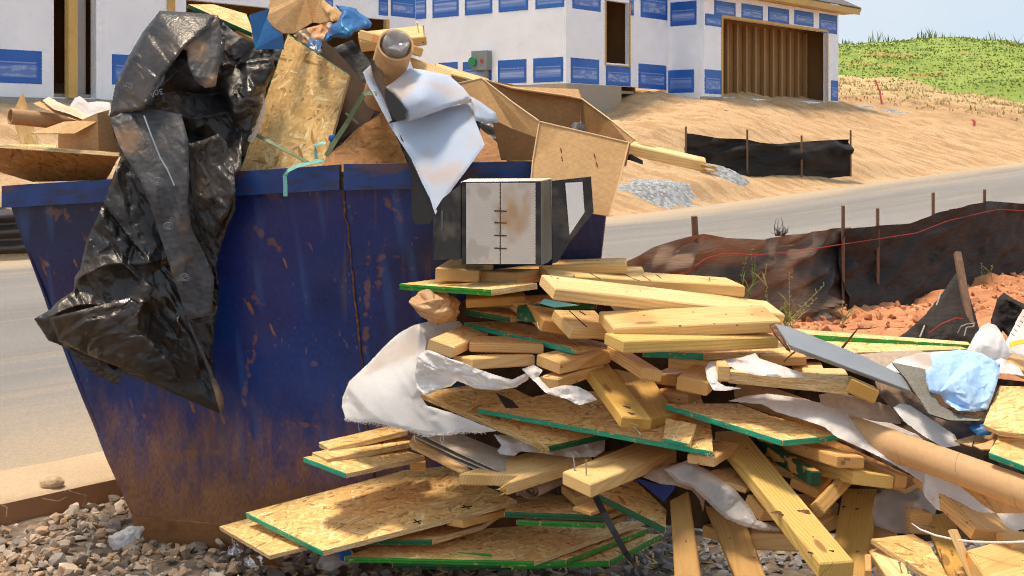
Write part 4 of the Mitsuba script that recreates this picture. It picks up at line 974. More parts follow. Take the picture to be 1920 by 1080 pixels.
# ------------------------------------------------------------------ boards, panels and offcuts
BOARDS = [
    # kind, label, centre, (yaw, pitch, roll), outline in the board plane, thickness, wood tone (some with painted shade), painted edges
    ('lumber_plank', 'reddish plank end under the left half of the white box', [-0.1804, 4.9528, 1.1148], [81.96, -1.52, 2.64], [[-0.18, -0.0825], [0.18, -0.0825], [0.18, 0.0825], [-0.18, 0.0825]], 0.0481, 1, {}),
    ('lumber_plank', 'plank end with arched grain under the right half of the white box', [0.0597, 4.9406, 1.0975], [58.41, 0.97, -1.07], [[-0.21, -0.0844], [0.21, -0.0844], [0.21, 0.0844], [-0.21, 0.0844]], 0.0469, 1, {}),
    ('strand_board', 'strand board with bright green grooved edge jutting left above the crumpled brown bag', [-0.1704, 4.767, 1.0697], [-51.76, -2.95, 2.49], [[-0.2929, -0.1044], [0.2929, -0.1044], [0.2929, 0.1044], [-0.2929, 0.1044]], 0.0217, 0, {0: 'tgreen'}),
    ('lumber_plank', 'plank with scattered nail holes lying behind the white box towards the road', [0.2979, 4.9205, 1.1289], [-5.52, -2.1, 1.71], [[-0.1422, -0.1023], [0.1422, -0.1023], [0.1422, 0.1023], [-0.1422, 0.1023]], 0.0362, 0, {}),
    ('lumber_plank', 'thin light plank poking out right of the nail-holed plank behind the box', [0.4217, 4.9522, 1.1098], [-1.19, 0.23, 1.94], [[-0.0847, -0.0504], [0.0847, -0.0504], [0.0847, 0.0504], [-0.0847, 0.0504]], 0.02, 0, {}),
    ('lumber_plank', 'rearmost long pale plank on top with square right end above the weeds', [0.4861, 4.8397, 1.0809], [9.09, 4.31, 2.51], [[-0.3734, -0.1111], [0.3734, -0.1111], [0.3734, 0.1111], [-0.3734, 0.1111]], 0.042, 0, {}),
    ('lumber_plank', 'long pale plank with slanting left end crossing under the rearmost one', [0.5523, 4.613, 1.0367], [22.75, 8.39, 16.17], [[-0.4721, -0.0664], [0.4721, -0.0664], [0.4721, 0.0664], [-0.4721, 0.0664]], 0.0436, 0, {}),
    ('lumber_plank', 'pale plank third down with diagonal striped left end grain', [0.624, 4.4834, 0.9773], [15.12, -0.32, 15.19], [[-0.3116, -0.0776], [0.3116, -0.0776], [0.3116, 0.0776], [-0.3116, 0.0776]], 0.044, 0, {}),
    ('lumber_plank', 'greenish pale plank lowest of the top four', [0.624, 4.4149, 0.9222], [25.17, 2.38, 5.25], [[-0.3128, -0.0644], [0.3128, -0.0644], [0.3128, 0.0644], [-0.3128, 0.0644]], 0.042, 2, {}),
    ('lumber_plank', 'short pale plank with two dark pencil lines across its top', [0.2495, 4.5608, 0.9576], [34.0, 4.85, 25.19], [[-0.0911, -0.0636], [0.0911, -0.0636], [0.0911, 0.0636], [-0.0911, 0.0636]], 0.0441, 0, {}),
    ('lumber_plank', 'orange plank end with staples just left of the pencil marked one', [0.2284, 4.6986, 0.9405], [27.06, 10.9, 15.86], [[-0.17, -0.0742], [0.17, -0.0742], [0.17, 0.0742], [-0.17, 0.0742]], 0.0452, 1, {}),
    ('strand_board', 'strand board with teal edge slanting below the stapled plank end', [0.1111, 4.834, 0.8723], [-41.92, 4.68, -4.87], [[-0.2774, -0.1371], [0.2774, -0.1371], [0.2774, 0.1371], [-0.2774, 0.1371]], 0.0183, 0, {0: 'teal'}),
    ('lumber_plank', 'plank stub with ringed end grain at top of the white woven sack', [-0.196, 4.7049, 0.8777], [74.68, 0.71, 16.84], [[-0.2076, -0.0488], [0.2076, -0.0488], [0.2076, 0.0488], [-0.2076, 0.0488]], 0.0427, 1, {}),
    ('lumber_plank', 'shaded plank lying upper behind the ringed stub', [-0.0177, 4.6936, 0.8646], [-2.19, 1.22, 1.89], [[-0.1341, -0.07], [0.1341, -0.07], [0.1341, 0.07], [-0.1341, 0.07]], 0.0352, 1, {}),
    ('lumber_plank', 'shaded plank under it resting on the bunched white cloth', [-0.0642, 4.5867, 0.8225], [31.0, 1.95, -4.94], [[-0.127, -0.0708], [0.127, -0.0708], [0.127, 0.0708], [-0.127, 0.0708]], 0.0392, 1, {}),
    ('wood_block', 'dark offcut block in the hollow left of the steep plank', [0.2238, 4.595, 0.8298], [41.99, -2.63, 7.6], [[-0.13, -0.059], [0.13, -0.059], [0.13, 0.059], [-0.13, 0.059]], 0.0442, 1, {}),
    ('wood_block', 'small offcut under it with split end on the white cloth', [0.2152, 4.5707, 0.7762], [48.49, -5.04, -1.2], [[-0.13, -0.0427], [0.13, -0.0427], [0.13, 0.0427], [-0.13, 0.0427]], 0.0382, 1, {}),
    ('lumber_plank', 'yellow plank wedged just below the bright green edge', [-0.0627, 4.8388, 1.01], [1.33, -2.97, 0.95], [[-0.1112, -0.06], [0.1112, -0.06], [0.1112, 0.06], [-0.1112, 0.06]], 0.0334, 2, {}),
    ('strand_board', 'strand board with dark green grooved edge in the gap above the teal one', [-0.0224, 4.8777, 0.9537], [-32.07, 4.37, -1.96], [[-0.1012, -0.125], [0.1012, -0.125], [0.1012, 0.125], [-0.1012, 0.125]], 0.0193, 0, {0: 'tgdark'}),
    ('strand_board', 'deep green edged board end behind the stapled plank', [0.1417, 4.8732, 0.9962], [15.51, -1.13, 2.58], [[-0.1586, -0.1], [0.1586, -0.1], [0.1586, 0.1], [-0.1586, 0.1]], 0.0292, 0, {0: 'dgreen'}),
    ('lumber_plank', 'steep plank with two bent nails in its lower end', [0.345, 4.4946, 0.7405], [103.58, -12.74, 7.18], [[-0.283, -0.0533], [0.283, -0.0533], [0.283, 0.0533], [-0.283, 0.0533]], 0.0407, 2, {}),
    ('lumber_plank', 'wide dark plank steeply behind the one with bent nails', [0.4868, 4.6307, 0.6799], [105.14, -17.85, -2.36], [[-0.1742, 0.0581], [-0.1502, -0.0543], [0.1177, -0.062], [0.2067, 0.0581]], 0.04, 2, {}),
    ('lumber_plank', 'orange plank stub with clean cut end below the knotty top plank', [0.4242, 4.4957, 0.8296], [104.44, -2.88, 11.95], [[-0.1836, -0.0367], [0.1836, -0.0367], [0.1836, 0.0367], [-0.1836, 0.0367]], 0.0405, 1, {}),
    ('wood_block', 'dark block end in the shadow right of the orange stub', [0.684, 4.6775, 0.8144], [-27.85, 1.33, 1.4], [[-0.0723, -0.125], [0.0723, -0.125], [0.0723, 0.125], [-0.0723, 0.125]], 0.041, 1, {}),
    ('wood_block', 'block with boldly striped end grain beneath the dark block', [0.6738, 4.5008, 0.7834], [67.56, -2.4, 7.58], [[-0.16, -0.0544], [0.16, -0.0544], [0.16, 0.0544], [-0.16, 0.0544]], 0.0501, 1, {}),
    ('strand_board', 'thick orange board with rough top edge under the white plastic wrap', [0.9344, 4.319, 0.8043], [-14.78, 2.82, -0.02], [[-0.1965, -0.06], [0.1965, -0.06], [0.1965, 0.06], [-0.1965, 0.06]], 0.0393, 0, {}),
    ('wood_block', 'sawn block with striped end at the left end of the plastic wrap', [0.7122, 4.3363, 0.8316], [-3.61, 1.69, 0.55], [[-0.0196, -0.05], [0.0196, -0.05], [0.0196, 0.05], [-0.0196, 0.05]], 0.0541, 1, {}),
    ('wood_block', 'block with striped end at the right end of the thick orange board', [1.1565, 4.2419, 0.7864], [79.11, 6.24, 22.71], [[-0.08, -0.0479], [0.08, -0.0479], [0.08, 0.0479], [-0.08, 0.0479]], 0.0481, 2, {}),
    ('strand_board', 'strand board with teal front corner over the big knotty beam', [0.8397, 4.3909, 0.6485], [-50.34, 4.04, -3.37], [[-0.2797, -0.1648], [0.2412, -0.1648], [0.2646, 0.0976], [-0.0319, 0.0985], [-0.1943, 0.1335]], 0.018, 0, {0: 'teal', 1: 'teal'}),
    ('strand_board', 'long strand board with teal edge carrying the steep plank', [0.4258, 4.6662, 0.6161], [-34.84, 1.67, 4.84], [[-0.5028, -0.2481], [0.4603, -0.2481], [0.3229, 0.0175], [0.0879, 0.3878], [-0.3684, 0.0909]], 0.017, 0, {0: 'teal'}),
    ('strand_board', 'strand board with frayed corner and dark green groove under the teal one', [0.0123, 4.8116, 0.5835], [-43.12, 8.63, 4.88], [[-0.3679, -0.1508], [0.298, -0.1508], [0.3576, 0.1126], [-0.2877, 0.1891]], 0.022, 0, {1: 'tgdark'}),
    ('strand_board', 'little square of strand board lying on the teal edged one', [0.5638, 4.3304, 0.6235], [-35.92, 2.14, 15.17], [[-0.0243, -0.0683], [0.0781, -0.0683], [0.0342, 0.0661], [-0.088, 0.0706]], 0.014, 0, {0: 'teal'}),
    ('wood_block', 'block end just under the right corner of the teal edged board', [0.687, 4.368, 0.5457], [-30.83, 1.32, 1.3], [[-0.0482, -0.11], [0.0482, -0.11], [0.0482, 0.11], [-0.0482, 0.11]], 0.0328, 1, {}),
    ('strand_board', 'far strand board with thin green edge towards the red dirt', [1.4104, 4.9209, 0.8479], [-22.25, 1.22, -3.92], [[-0.2775, -0.1369], [0.3381, -0.047], [0.3189, 0.0919], [-0.3794, 0.0919]], 0.02, 0, {0: 'green'}),
    ('strand_board', 'wide strand board in front of the far one and under the grey metal', [1.0511, 4.7348, 0.8405], [-13.16, 0.37, -0.3], [[-0.5356, -0.2639], [-0.3169, -0.2639], [0.2109, -0.0891], [0.6156, 0.1154], [0.579, 0.2114], [0.0115, 0.275], [-0.0634, 0.1662], [-0.501, -0.1511]], 0.022, 0, {0: 'teal'}),
    ('lumber_plank', 'brown plank in the shadow under that wide strand board', [0.9694, 4.5996, 0.8329], [-8.31, -1.3, 0.24], [[-0.0804, -0.075], [0.0804, -0.075], [0.0804, 0.075], [-0.0804, 0.075]], 0.0359, 1, {}),
    ('lumber_plank', 'light plank seen between the white wrap and the grey metal', [1.0607, 4.5887, 0.7947], [-8.29, -1.15, 2.18], [[-0.0508, -0.06], [0.0508, -0.06], [0.0508, 0.06], [-0.0508, 0.06]], 0.0258, 0, {}),
    ('wood_block', 'reddish block behind the thick orange board', [1.0839, 4.4377, 0.7985], [-7.61, 0.04, 1.49], [[-0.0733, -0.045], [0.0733, -0.045], [0.0733, 0.045], [-0.0733, 0.045]], 0.0334, 1, {}),
    ('strand_board', 'upper strand board at the right frame side beside the blue paper', [1.5421, 3.9772, 0.7604], [59.69, -14.14, -15.43], [[-0.1371, 0.0076], [-0.1951, -0.0959], [0.1805, -0.0402], [0.2252, 0.0643], [-0.0735, 0.0643]], 0.018, 0, {}),
    ('strand_board', 'lower strand board with teal edge at the right frame side', [1.5171, 3.8717, 0.6985], [56.43, -11.42, 0.96], [[-0.1814, -0.0817], [0.1708, -0.0111], [0.1277, 0.0464], [-0.1172, 0.0464]], 0.018, 0, {3: 'teal'}),
    ('wood_block', 'plank end at the right frame side under the white bag', [1.7825, 4.49, 0.8199], [63.85, 0.73, 22.89], [[-0.1246, -0.0459], [0.1246, -0.0459], [0.1246, 0.0459], [-0.1246, 0.0459]], 0.0291, 1, {}),
    ('strand_board', 'narrow strand board strip furthest back beside the container', [-0.5748, 4.9492, 0.4602], [25.84, -7.14, -2.19], [[-0.159, -0.071], [0.159, -0.071], [0.159, 0.071], [-0.159, 0.071]], 0.02, 0, {}),
    ('strand_board', 'narrow orange strip on top of the teal edged board beside the container', [-0.5655, 4.8673, 0.4373], [36.55, -1.9, 0.57], [[-0.1874, -0.0617], [0.1874, -0.0617], [0.1874, 0.0617], [-0.1874, 0.0617]], 0.0209, 0, {}),
    ('strand_board', 'strand board with teal end sticking out left over the big sheet', [-0.5536, 4.8095, 0.4159], [46.61, 0.97, 3.66], [[-0.1907, -0.1275], [0.1907, -0.1275], [0.1907, 0.1275], [-0.1907, 0.1275]], 0.0174, 0, {3: 'teal'}),
    ('wood_block', 'pale block end propping the boards beside the container', [-0.3695, 5.0003, 0.3533], [7.48, -0.1, 0.31], [[-0.0289, -0.05], [0.0289, -0.05], [0.0289, 0.05], [-0.0289, 0.05]], 0.0396, 0, {}),
    ('strand_board', 'big strand board sheet with teal end lying in front of the container', [-0.4976, 4.8665, 0.219], [-50.91, 0.54, 9.13], [[-0.4009, -0.3646], [0.1789, -0.3646], [0.4161, 0.3339], [-0.1941, 0.3952]], 0.02, 0, {0: 'teal'}),
    ('strand_board', 'plain strand board sheet sticking out beneath the big one', [-0.7263, 4.9198, 0.1511], [-55.61, -1.66, 8.34], [[-0.3043, -0.303], [0.1806, -0.303], [0.3299, 0.2717], [-0.2062, 0.3342]], 0.016, 0, {}),
    ('lumber_plank', 'plank end under the right part of the big sheet', [-0.1103, 4.7539, 0.2179], [46.2, 1.49, -5.72], [[-0.1402, -0.0418], [0.1402, -0.0418], [0.1402, 0.0418], [-0.1402, 0.0418]], 0.0278, 1, {}),
    ('strand_board', 'dark strand board with green grooved edge below the big sheet', [-0.2737, 4.8221, 0.1441], [-9.49, -2.91, -5.19], [[-0.2192, -0.2029], [0.0238, -0.2029], [0.1562, 0.0536], [0.1828, 0.306], [-0.1435, 0.0463]], 0.02, 0, {0: 'tgdark'}),
    ('strand_board', 'small strand board with green end on top of the bottom stack', [0.007, 4.8113, 0.102], [-21.24, -4.22, -4.59], [[-0.1325, -0.2265], [0.0059, -0.2265], [0.1602, 0.2436], [-0.0335, 0.2094]], 0.015, 0, {0: 'green'}),
    ('strand_board', 'widest strand board of the bottom stack with green grooved front', [-0.0715, 4.7989, 0.1101], [-5.81, -0.61, 0.87], [[-0.514, -0.232], [0.1775, -0.232], [0.5691, 0.2602], [0.1065, 0.1711], [-0.339, 0.0328]], 0.018, 0, {0: 'tgreen'}),
    ('strand_board', 'strand board with bright green right edge second from the bottom', [0.2886, 4.8211, 0.0884], [4.87, -1.22, -1.03], [[-0.3443, -0.1927], [-0.1087, -0.1927], [0.2572, 0.1576], [0.1959, 0.2278]], 0.018, 0, {0: 'green', 1: 'green'}),
    ('strand_board', 'lowest strand board of the stack with green front and right edges', [0.3502, 4.8389, 0.0646], [3.21, -1.14, -0.9], [[-0.3595, -0.1592], [-0.002, -0.1592], [0.242, 0.1477], [0.1195, 0.1706]], 0.02, 0, {0: 'green', 1: 'green'}),
    ('strand_board', 'bottom board with dark green edge flat on the gravel', [-0.1114, 4.8199, 0.0371], [-3.85, -0.25, 0.18], [[-0.3284, -0.0921], [0.1179, -0.0921], [0.4318, 0.1094], [-0.2213, 0.0748]], 0.018, 0, {0: 'tgdark'}),
    ('strand_board', 'upper shaded strand board with green edge above the bottom stack', [0.213, 4.7366, 0.2579], [-15.65, -2.41, -5.72], [[-0.1948, -0.1988], [0.1761, -0.1988], [0.249, 0.083], [0.0107, 0.2447], [-0.241, 0.0699]], 0.02, 0, {0: 'tgdark'}),
    ('strand_board', 'lower shaded strand board with green edge above the bottom stack', [0.2736, 4.6754, 0.2361], [-17.63, -3.14, -6.02], [[-0.2223, -0.1518], [0.1084, -0.1518], [0.1599, 0.1289], [-0.046, 0.1748]], 0.018, 0, {0: 'tgreen'}),
    ('wood_block', 'small flat offcut lying on the shaded green edged boards', [0.3128, 4.5233, 0.324], [46.3, -0.98, 2.83], [[-0.1, -0.0404], [0.1, -0.0404], [0.1, 0.0404], [-0.1, 0.0404]], 0.0137, 1, {}),
    ('strand_board', 'dirty strand board with dark green edge leaning behind the strap', [0.4413, 4.5044, 0.3384], [-40.91, 12.46, -1.61], [[-0.1181, -0.1036], [0.1946, -0.1036], [0.1017, 0.0321], [-0.1782, 0.175]], 0.022, 0, {0: 'dgreen'}),
    ('lumber_plank', 'plank with two upright nails near its sawn end', [0.3721, 4.4646, 0.4722], [56.98, 1.36, -0.8], [[-0.2486, 0.0793], [-0.3549, -0.0877], [0.2774, -0.0877], [0.3262, 0.0962]], 0.046, 0, {}),
    ('lumber_plank', 'split plank with splintered end left of the plank with upright nails', [0.0528, 4.5715, 0.4219], [51.87, -0.71, 0.35], [[-0.0873, -0.03], [-0.2038, -0.0652], [0.0407, -0.0819], [0.2667, -0.0987], [0.187, 0.1324], [-0.2032, 0.1435]], 0.042, 0, {}),
    ('lumber_plank', 'big knotty beam running down to the bottom of the photo', [0.857, 4.1374, 0.46], [100.63, -11.95, -0.36], [[-0.451, -0.0535], [0.451, -0.0535], [0.451, 0.0535], [-0.451, 0.0535]], 0.051, 2, {}),
    ('lumber_plank', 'weathered upright plank under the dark blue rag', [0.5697, 4.1947, 0.2513], [88.13, -23.64, -13.31], [[-0.2659, 0.0516], [-0.2863, -0.0394], [0.2926, -0.0394], [0.2596, 0.0273]], 0.04, 3, {}),
    ('lumber_plank', 'weathered plank below the clear plastic film', [0.7585, 4.1945, 0.2331], [95.23, -16.75, -14.66], [[-0.2493, 0.0481], [-0.2821, -0.0359], [0.204, -0.0602], [0.3275, 0.0481]], 0.04, 3, {}),
    ('lumber_plank', 'upright plank right of the big knotty beam', [1.1153, 4.1782, 0.3098], [69.27, -22.69, -5.59], [[-0.2436, -0.0566], [0.2436, -0.0566], [0.2436, 0.0566], [-0.2436, 0.0566]], 0.04, 2, {}),
    ('lumber_plank', 'plank on edge smeared with green paint under the teal corner', [0.9292, 4.34, 0.5281], [101.1, -0.3, 3.83], [[-0.2386, -0.0171], [0.2386, -0.0171], [0.2386, 0.0171], [-0.2386, 0.0171]], 0.0475, 4, {}),
    ('lumber_plank', 'plank with knot and stamp on its orange end', [1.0222, 4.2917, 0.5678], [103.83, 5.02, 4.77], [[-0.2278, -0.0477], [0.2278, -0.0477], [0.2278, 0.0477], [-0.2278, 0.0477]], 0.0393, 1, {}),
    ('lumber_plank', 'plank with rounded yellow underside beneath the stamped one', [1.0796, 4.3319, 0.4988], [107.66, 6.12, 10.44], [[-0.25, -0.0747], [0.25, -0.0747], [0.25, 0.0747], [-0.25, 0.0747]], 0.0437, 2, {}),
    ('lumber_plank', 'plank end touching the right side of the rounded one', [1.1888, 4.3329, 0.5106], [110.96, -0.69, 9.59], [[-0.2, -0.0236], [0.2, -0.0236], [0.2, 0.0236], [-0.2, 0.0236]], 0.0436, 1, {}),
    ('wood_block', 'short block lying behind the diagonal stick', [1.019, 4.3137, 0.4786], [56.95, -11.29, 17.04], [[-0.1, -0.0494], [0.1, -0.0494], [0.1, 0.0494], [-0.1, 0.0494]], 0.0332, 1, {}),
    ('wood_block', 'short diagonal stick lying against the big knotty beam', [1.0268, 4.1066, 0.4781], [50.85, -14.37, 50.13], [[-0.1122, -0.022], [0.1122, -0.022], [0.1122, 0.022], [-0.1122, 0.022]], 0.0352, 3, {}),
    ('wood_block', 'wedge shaped offcut pointing left behind the big beam', [0.7534, 4.3838, 0.4488], [51.04, 3.12, 12.35], [[-0.0417, -0.0789], [0.0515, -0.0687], [0.0917, 0.0738], [-0.1015, 0.0738]], 0.02, 1, {}),
    ('wood_block', 'block with curved end grain behind the big beam and clear film', [0.9319, 4.3136, 0.3766], [28.42, 6.96, 24.37], [[-0.15, -0.0459], [0.15, -0.0459], [0.15, 0.0459], [-0.15, 0.0459]], 0.0411, 1, {}),
    ('lumber_plank', 'dark plank lying low across behind the two weathered planks', [0.8919, 4.3852, 0.2565], [-8.66, -0.99, -2.01], [[-0.0758, -0.08], [0.0758, -0.08], [0.0758, 0.08], [-0.0758, 0.08]], 0.0563, 1, {}),
    ('wood_block', 'orange stub between the big beam and the upright plank', [1.046, 4.3648, 0.3147], [27.64, -9.37, -2.63], [[-0.0418, -0.06], [0.0418, -0.06], [0.0418, 0.06], [-0.0418, 0.06]], 0.0447, 1, {}),
    ('lumber_plank', 'plank under the clear film right of the upright plank', [1.2387, 4.2745, 0.2861], [-9.28, -3.42, 0.75], [[-0.0444, -0.0755], [0.0444, -0.0755], [0.0444, 0.0755], [-0.0444, 0.0755]], 0.04, 1, {}),
    ('strand_board', 'pointed strand board offcut beside the upright plank', [1.2543, 3.9344, 0.3265], [24.04, 1.47, 5.59], [[-0.087, -0.1756], [-0.0613, -0.2131], [0.1031, 0.0765], [0.1085, 0.1561], [-0.0634, 0.1561]], 0.016, 0, {}),
    ('lumber_plank', 'plank leaning below the pointed offcut with two nails', [1.1635, 3.8977, 0.2951], [86.85, -0.51, -17.05], [[-0.1716, -0.0339], [0.1716, -0.0339], [0.1716, 0.0339], [-0.1716, 0.0339]], 0.045, 0, {}),
    ('wood_block', 'sliver of dark wood beside the foot of the upright plank', [1.0991, 3.9486, 0.2973], [75.1, -1.81, -3.29], [[-0.0711, -0.0091], [0.0711, -0.0091], [0.0711, 0.0091], [-0.0711, 0.0091]], 0.03, 1, {}),
    ('lumber_plank', 'long yellow plank with staples in the right front corner', [1.3617, 3.943, 0.3255], [80.92, -7.45, -10.66], [[-0.2813, -0.0417], [0.2813, -0.0417], [0.2813, 0.0417], [-0.2813, 0.0417]], 0.042, 2, {}),
    ('wood_block', 'brown block end with staples behind the long yellow plank', [1.342, 4.2671, 0.3517], [84.75, 7.45, 2.12], [[-0.1, -0.0348], [0.1, -0.0348], [0.1, 0.0348], [-0.1, 0.0348]], 0.0712, 1, {}),
    ('lumber_plank', 'orange plank with curved end grain under the big cardboard', [1.4321, 4.0382, 0.4528], [106.22, -17.76, 13.16], [[-0.16, -0.0927], [0.16, -0.0927], [0.16, 0.0927], [-0.16, 0.0927]], 0.0415, 1, {}),
    ('wood_block', 'thick block with rough sawn top in the right front corner', [1.3813, 3.6124, 0.3842], [41.14, 3.58, 1.3], [[-0.1894, -0.0563], [-0.1948, -0.1785], [0.1407, -0.0088], [0.2207, 0.1218], [0.0228, 0.1218]], 0.07, 0, {}),
    ('wood_block', 'small orange block at the foot of the rough sawn one', [1.3107, 3.6945, 0.3527], [-10.45, -9.25, -8.45], [[-0.0262, -0.0398], [0.0262, -0.0398], [0.0262, 0.0398], [-0.0262, 0.0398]], 0.0413, 1, {}),
    ('wood_stick', 'thin broken stick standing before the long yellow plank', [1.3124, 3.7147, 0.4023], [124.85, -59.72, 31.63], [[-0.0791, -0.0604], [0.0791, -0.0604], [0.0791, 0.0604], [-0.0791, 0.0604]], 0.012, 0, {}),
    ('strand_board', 'upright strand board with green top edge leaning in the container', [-0.9318, 5.4057, 1.5788], [-33.95, 28.09, 66.9], [[-0.1419, -0.214], [-0.0013, -0.3918], [0.3064, -0.2028], [0.1977, 0.0144], [0.0226, 0.3971], [-0.3834, 0.3971]], 0.018, 0, {4: 'teal', 5: 'dgreen'}),
    ('strand_board', 'rusty orange board with ragged edge left of the hanging blue sheet', [-0.66, 5.3684, 1.5885], [76.1, -47.01, 10.57], [[-0.1241, -0.2794], [0.2216, -0.0794], [0.1481, -0.0221], [0.0772, 0.0254], [0.0046, 0.0531], [-0.0568, 0.092], [-0.1101, 0.1052], [-0.1604, 0.1052]], 0.018, 1, {}),
    ('strand_board', 'rusty orange board corner right of the hanging blue sheet', [-0.0841, 5.3398, 1.5508], [74.92, -48.97, -1.47], [[-0.0622, -0.1576], [0.1494, 0.0788], [-0.0873, 0.0788]], 0.018, 1, {}),
    ('strand_board', 'wide strand board with sunlit edge at the container left end', [-1.9785, 5.4102, 1.5133], [-0.0, 4.12, -33.59], [[-0.2348, -0.1257], [0.3497, -0.1257], [0.2513, 0.0758], [-0.081, 0.1384], [-0.2851, 0.0372]], 0.02, 1, {}),
    ('strand_board', 'strand board with green edge behind the torn cardboard box', [-2.1886, 5.6979, 1.5811], [-0.0, 0.42, 9.19], [[-0.1421, -0.0471], [0.1831, -0.0613], [0.1424, 0.0542], [-0.1834, 0.0542]], 0.018, 0, {0: 'teal'}),
    ('lumber_plank', 'pale pointed offcut standing behind the brown paper roll', [-2.2461, 5.9033, 1.6975], [-49.32, 63.44, 29.85], [[0.1267, -0.0339], [0.1459, 0.0432], [-0.068, 0.0251], [-0.1546, 0.0147], [-0.05, -0.0491]], 0.02, 0, {}),
    ('strand_board', 'strand board with green edge behind the black plastic', [-1.2645, 5.7516, 2.1565], [72.01, -5.93, 23.5], [[-0.0928, -0.1716], [-0.1429, -0.2181], [0.2172, 0.0492], [0.115, 0.1702], [-0.0965, 0.1702]], 0.018, 0, {4: 'dgreen'}),
    ('lumber_plank', 'pale plank below that board behind the black plastic', [-1.1997, 5.7297, 2.074], [14.06, 18.28, 16.79], [[-0.052, -0.0501], [0.052, -0.0501], [0.052, 0.0501], [-0.052, 0.0501]], 0.0378, 0, {}),
    ('lumber_plank', 'plank with nails at its end behind the tube with the bottle', [-0.5182, 5.5381, 2.0558], [9.76, -6.79, 29.2], [[-0.1413, -0.0603], [0.1413, -0.0603], [0.1413, 0.0603], [-0.1413, 0.0603]], 0.0438, 0, {}),
    ('lumber_plank', 'plank end with ring pattern right of the tube with the bottle', [-0.4966, 5.2708, 2.0132], [-122.25, -6.53, -14.66], [[-0.1713, -0.0355], [0.1713, -0.0355], [0.1713, 0.0355], [-0.1713, 0.0355]], 0.0394, 0, {}),
    ('lumber_plank', 'pale board sloping from the tube down to the open cardboard box', [-0.3344, 5.3694, 1.8937], [-12.82, 18.7, 45.07], [[-0.0564, -0.0403], [0.1196, -0.0521], [0.0636, 0.0462], [-0.1268, 0.0462]], 0.015, 0, {}),
    ('lumber_plank', 'plank sloping down behind the open cardboard box', [-0.2115, 5.5359, 1.8875], [-21.89, 14.49, 36.82], [[-0.155, 0.0302], [-0.118, -0.0231], [0.1591, -0.0231], [0.1139, 0.016]], 0.04, 0, {}),
    ('lumber_plank', 'pale plank end sticking out right of the open cardboard box', [0.6082, 5.0585, 1.5525], [0.7, 12.78, 21.77], [[-0.1574, -0.0251], [0.1574, -0.0251], [0.1574, 0.0251], [-0.1574, 0.0251]], 0.0449, 0, {}),
    ('wood_block', 'dark offcut above the striped block end beside the orange stub', [0.5919, 4.7546, 0.7343], [-29.71, 0.97, 1.26], [[-0.0444, -0.06], [0.0444, -0.06], [0.0444, 0.06], [-0.0444, 0.06]], 0.0405, 1, {}),
    ('wood_block', 'shaded offcut under the wide dark steep plank', [0.606, 4.6828, 0.6816], [-31.57, 0.21, 0.63], [[-0.0674, -0.06], [0.0674, -0.06], [0.0674, 0.06], [-0.0674, 0.06]], 0.0388, 1, {}),
    ('lumber_plank', 'shaded plank under the long teal edged board left of the nail plank', [0.4258, 4.7823, 0.4222], [12.02, -2.19, 2.97], [[-0.1079, -0.06], [0.1079, -0.06], [0.1079, 0.06], [-0.1079, 0.06]], 0.0378, 1, {}),
    ('wood_block', 'dark offcut in the gap above the navy rag', [0.6357, 4.7022, 0.393], [-31.37, 0.99, 1.57], [[-0.063, -0.07], [0.063, -0.07], [0.063, 0.07], [-0.063, 0.07]], 0.0403, 1, {}),
    ('lumber_plank', 'dark plank crossing behind the short block and the diagonal stick', [1.0506, 4.4576, 0.3361], [-41.46, 3.1, 3.93], [[-0.0766, -0.07], [0.0766, -0.07], [0.0766, 0.07], [-0.0766, 0.07]], 0.037, 1, {}),
    ('lumber_plank', 'dark plank behind the top of the upright plank', [1.2542, 4.6005, 0.369], [0.79, -2.36, 4.56], [[-0.1233, -0.07], [0.1233, -0.07], [0.1233, 0.07], [-0.1233, 0.07]], 0.0409, 1, {}),
    ('strand_board', 'dark panel lying under the long white woven sheet', [1.1364, 4.4351, 0.5035], [-19.66, 6.32, 19.47], [[-0.2289, -0.0094], [0.0334, -0.0592], [0.2303, -0.1116], [0.2767, -0.0447], [-0.0425, 0.1124], [-0.269, 0.1124]], 0.02, 1, {}),
    ('wood_block', 'offcut between the green smeared plank and the big beam', [0.9718, 4.5147, 0.4646], [-48.42, 3.45, 3.47], [[-0.0742, -0.06], [0.0742, -0.06], [0.0742, 0.06], [-0.0742, 0.06]], 0.0367, 1, {}),
    ('wood_block', 'offcut in shade right of the clear bag', [1.3468, 4.3718, 0.3063], [19.24, -2.09, 2.96], [[-0.0429, -0.06], [0.0429, -0.06], [0.0429, 0.06], [-0.0429, 0.06]], 0.038, 1, {}),
    ('wood_block', 'block at the right frame side above the rough sawn one', [1.5037, 3.8049, 0.4129], [5.31, -1.47, 3.29], [[-0.0425, -0.05], [0.0425, -0.05], [0.0425, 0.05], [-0.0425, 0.05]], 0.0356, 1, {}),
    ('lumber_plank', 'dark plank far under the nail plank above the green stack', [0.3086, 4.7505, 0.3089], [19.85, -2.95, 4.86], [[-0.1066, -0.07], [0.1066, -0.07], [0.1066, 0.07], [-0.1066, 0.07]], 0.0357, 1, {}),
    ('wood_block', 'dark offcut between the weathered planks', [0.754, 4.5655, 0.2217], [-51.16, 0.98, 1.18], [[-0.0429, -0.06], [0.0429, -0.06], [0.0429, 0.06], [-0.0429, 0.06]], 0.0424, 1, {}),
    ('wood_block', 'offcut behind the foot of the big beam', [1.0144, 4.4582, 0.2172], [-23.51, 0.51, 2.26], [[-0.0547, -0.06], [0.0547, -0.06], [0.0547, 0.06], [-0.0547, 0.06]], 0.0423, 1, {}),
    ('wood_block', 'dark offcut left of the plank stamped on its end', [1.0463, 4.5309, 0.536], [-38.96, 1.89, 2.69], [[-0.061, -0.06], [0.061, -0.06], [0.061, 0.06], [-0.061, 0.06]], 0.0364, 1, {}),
]

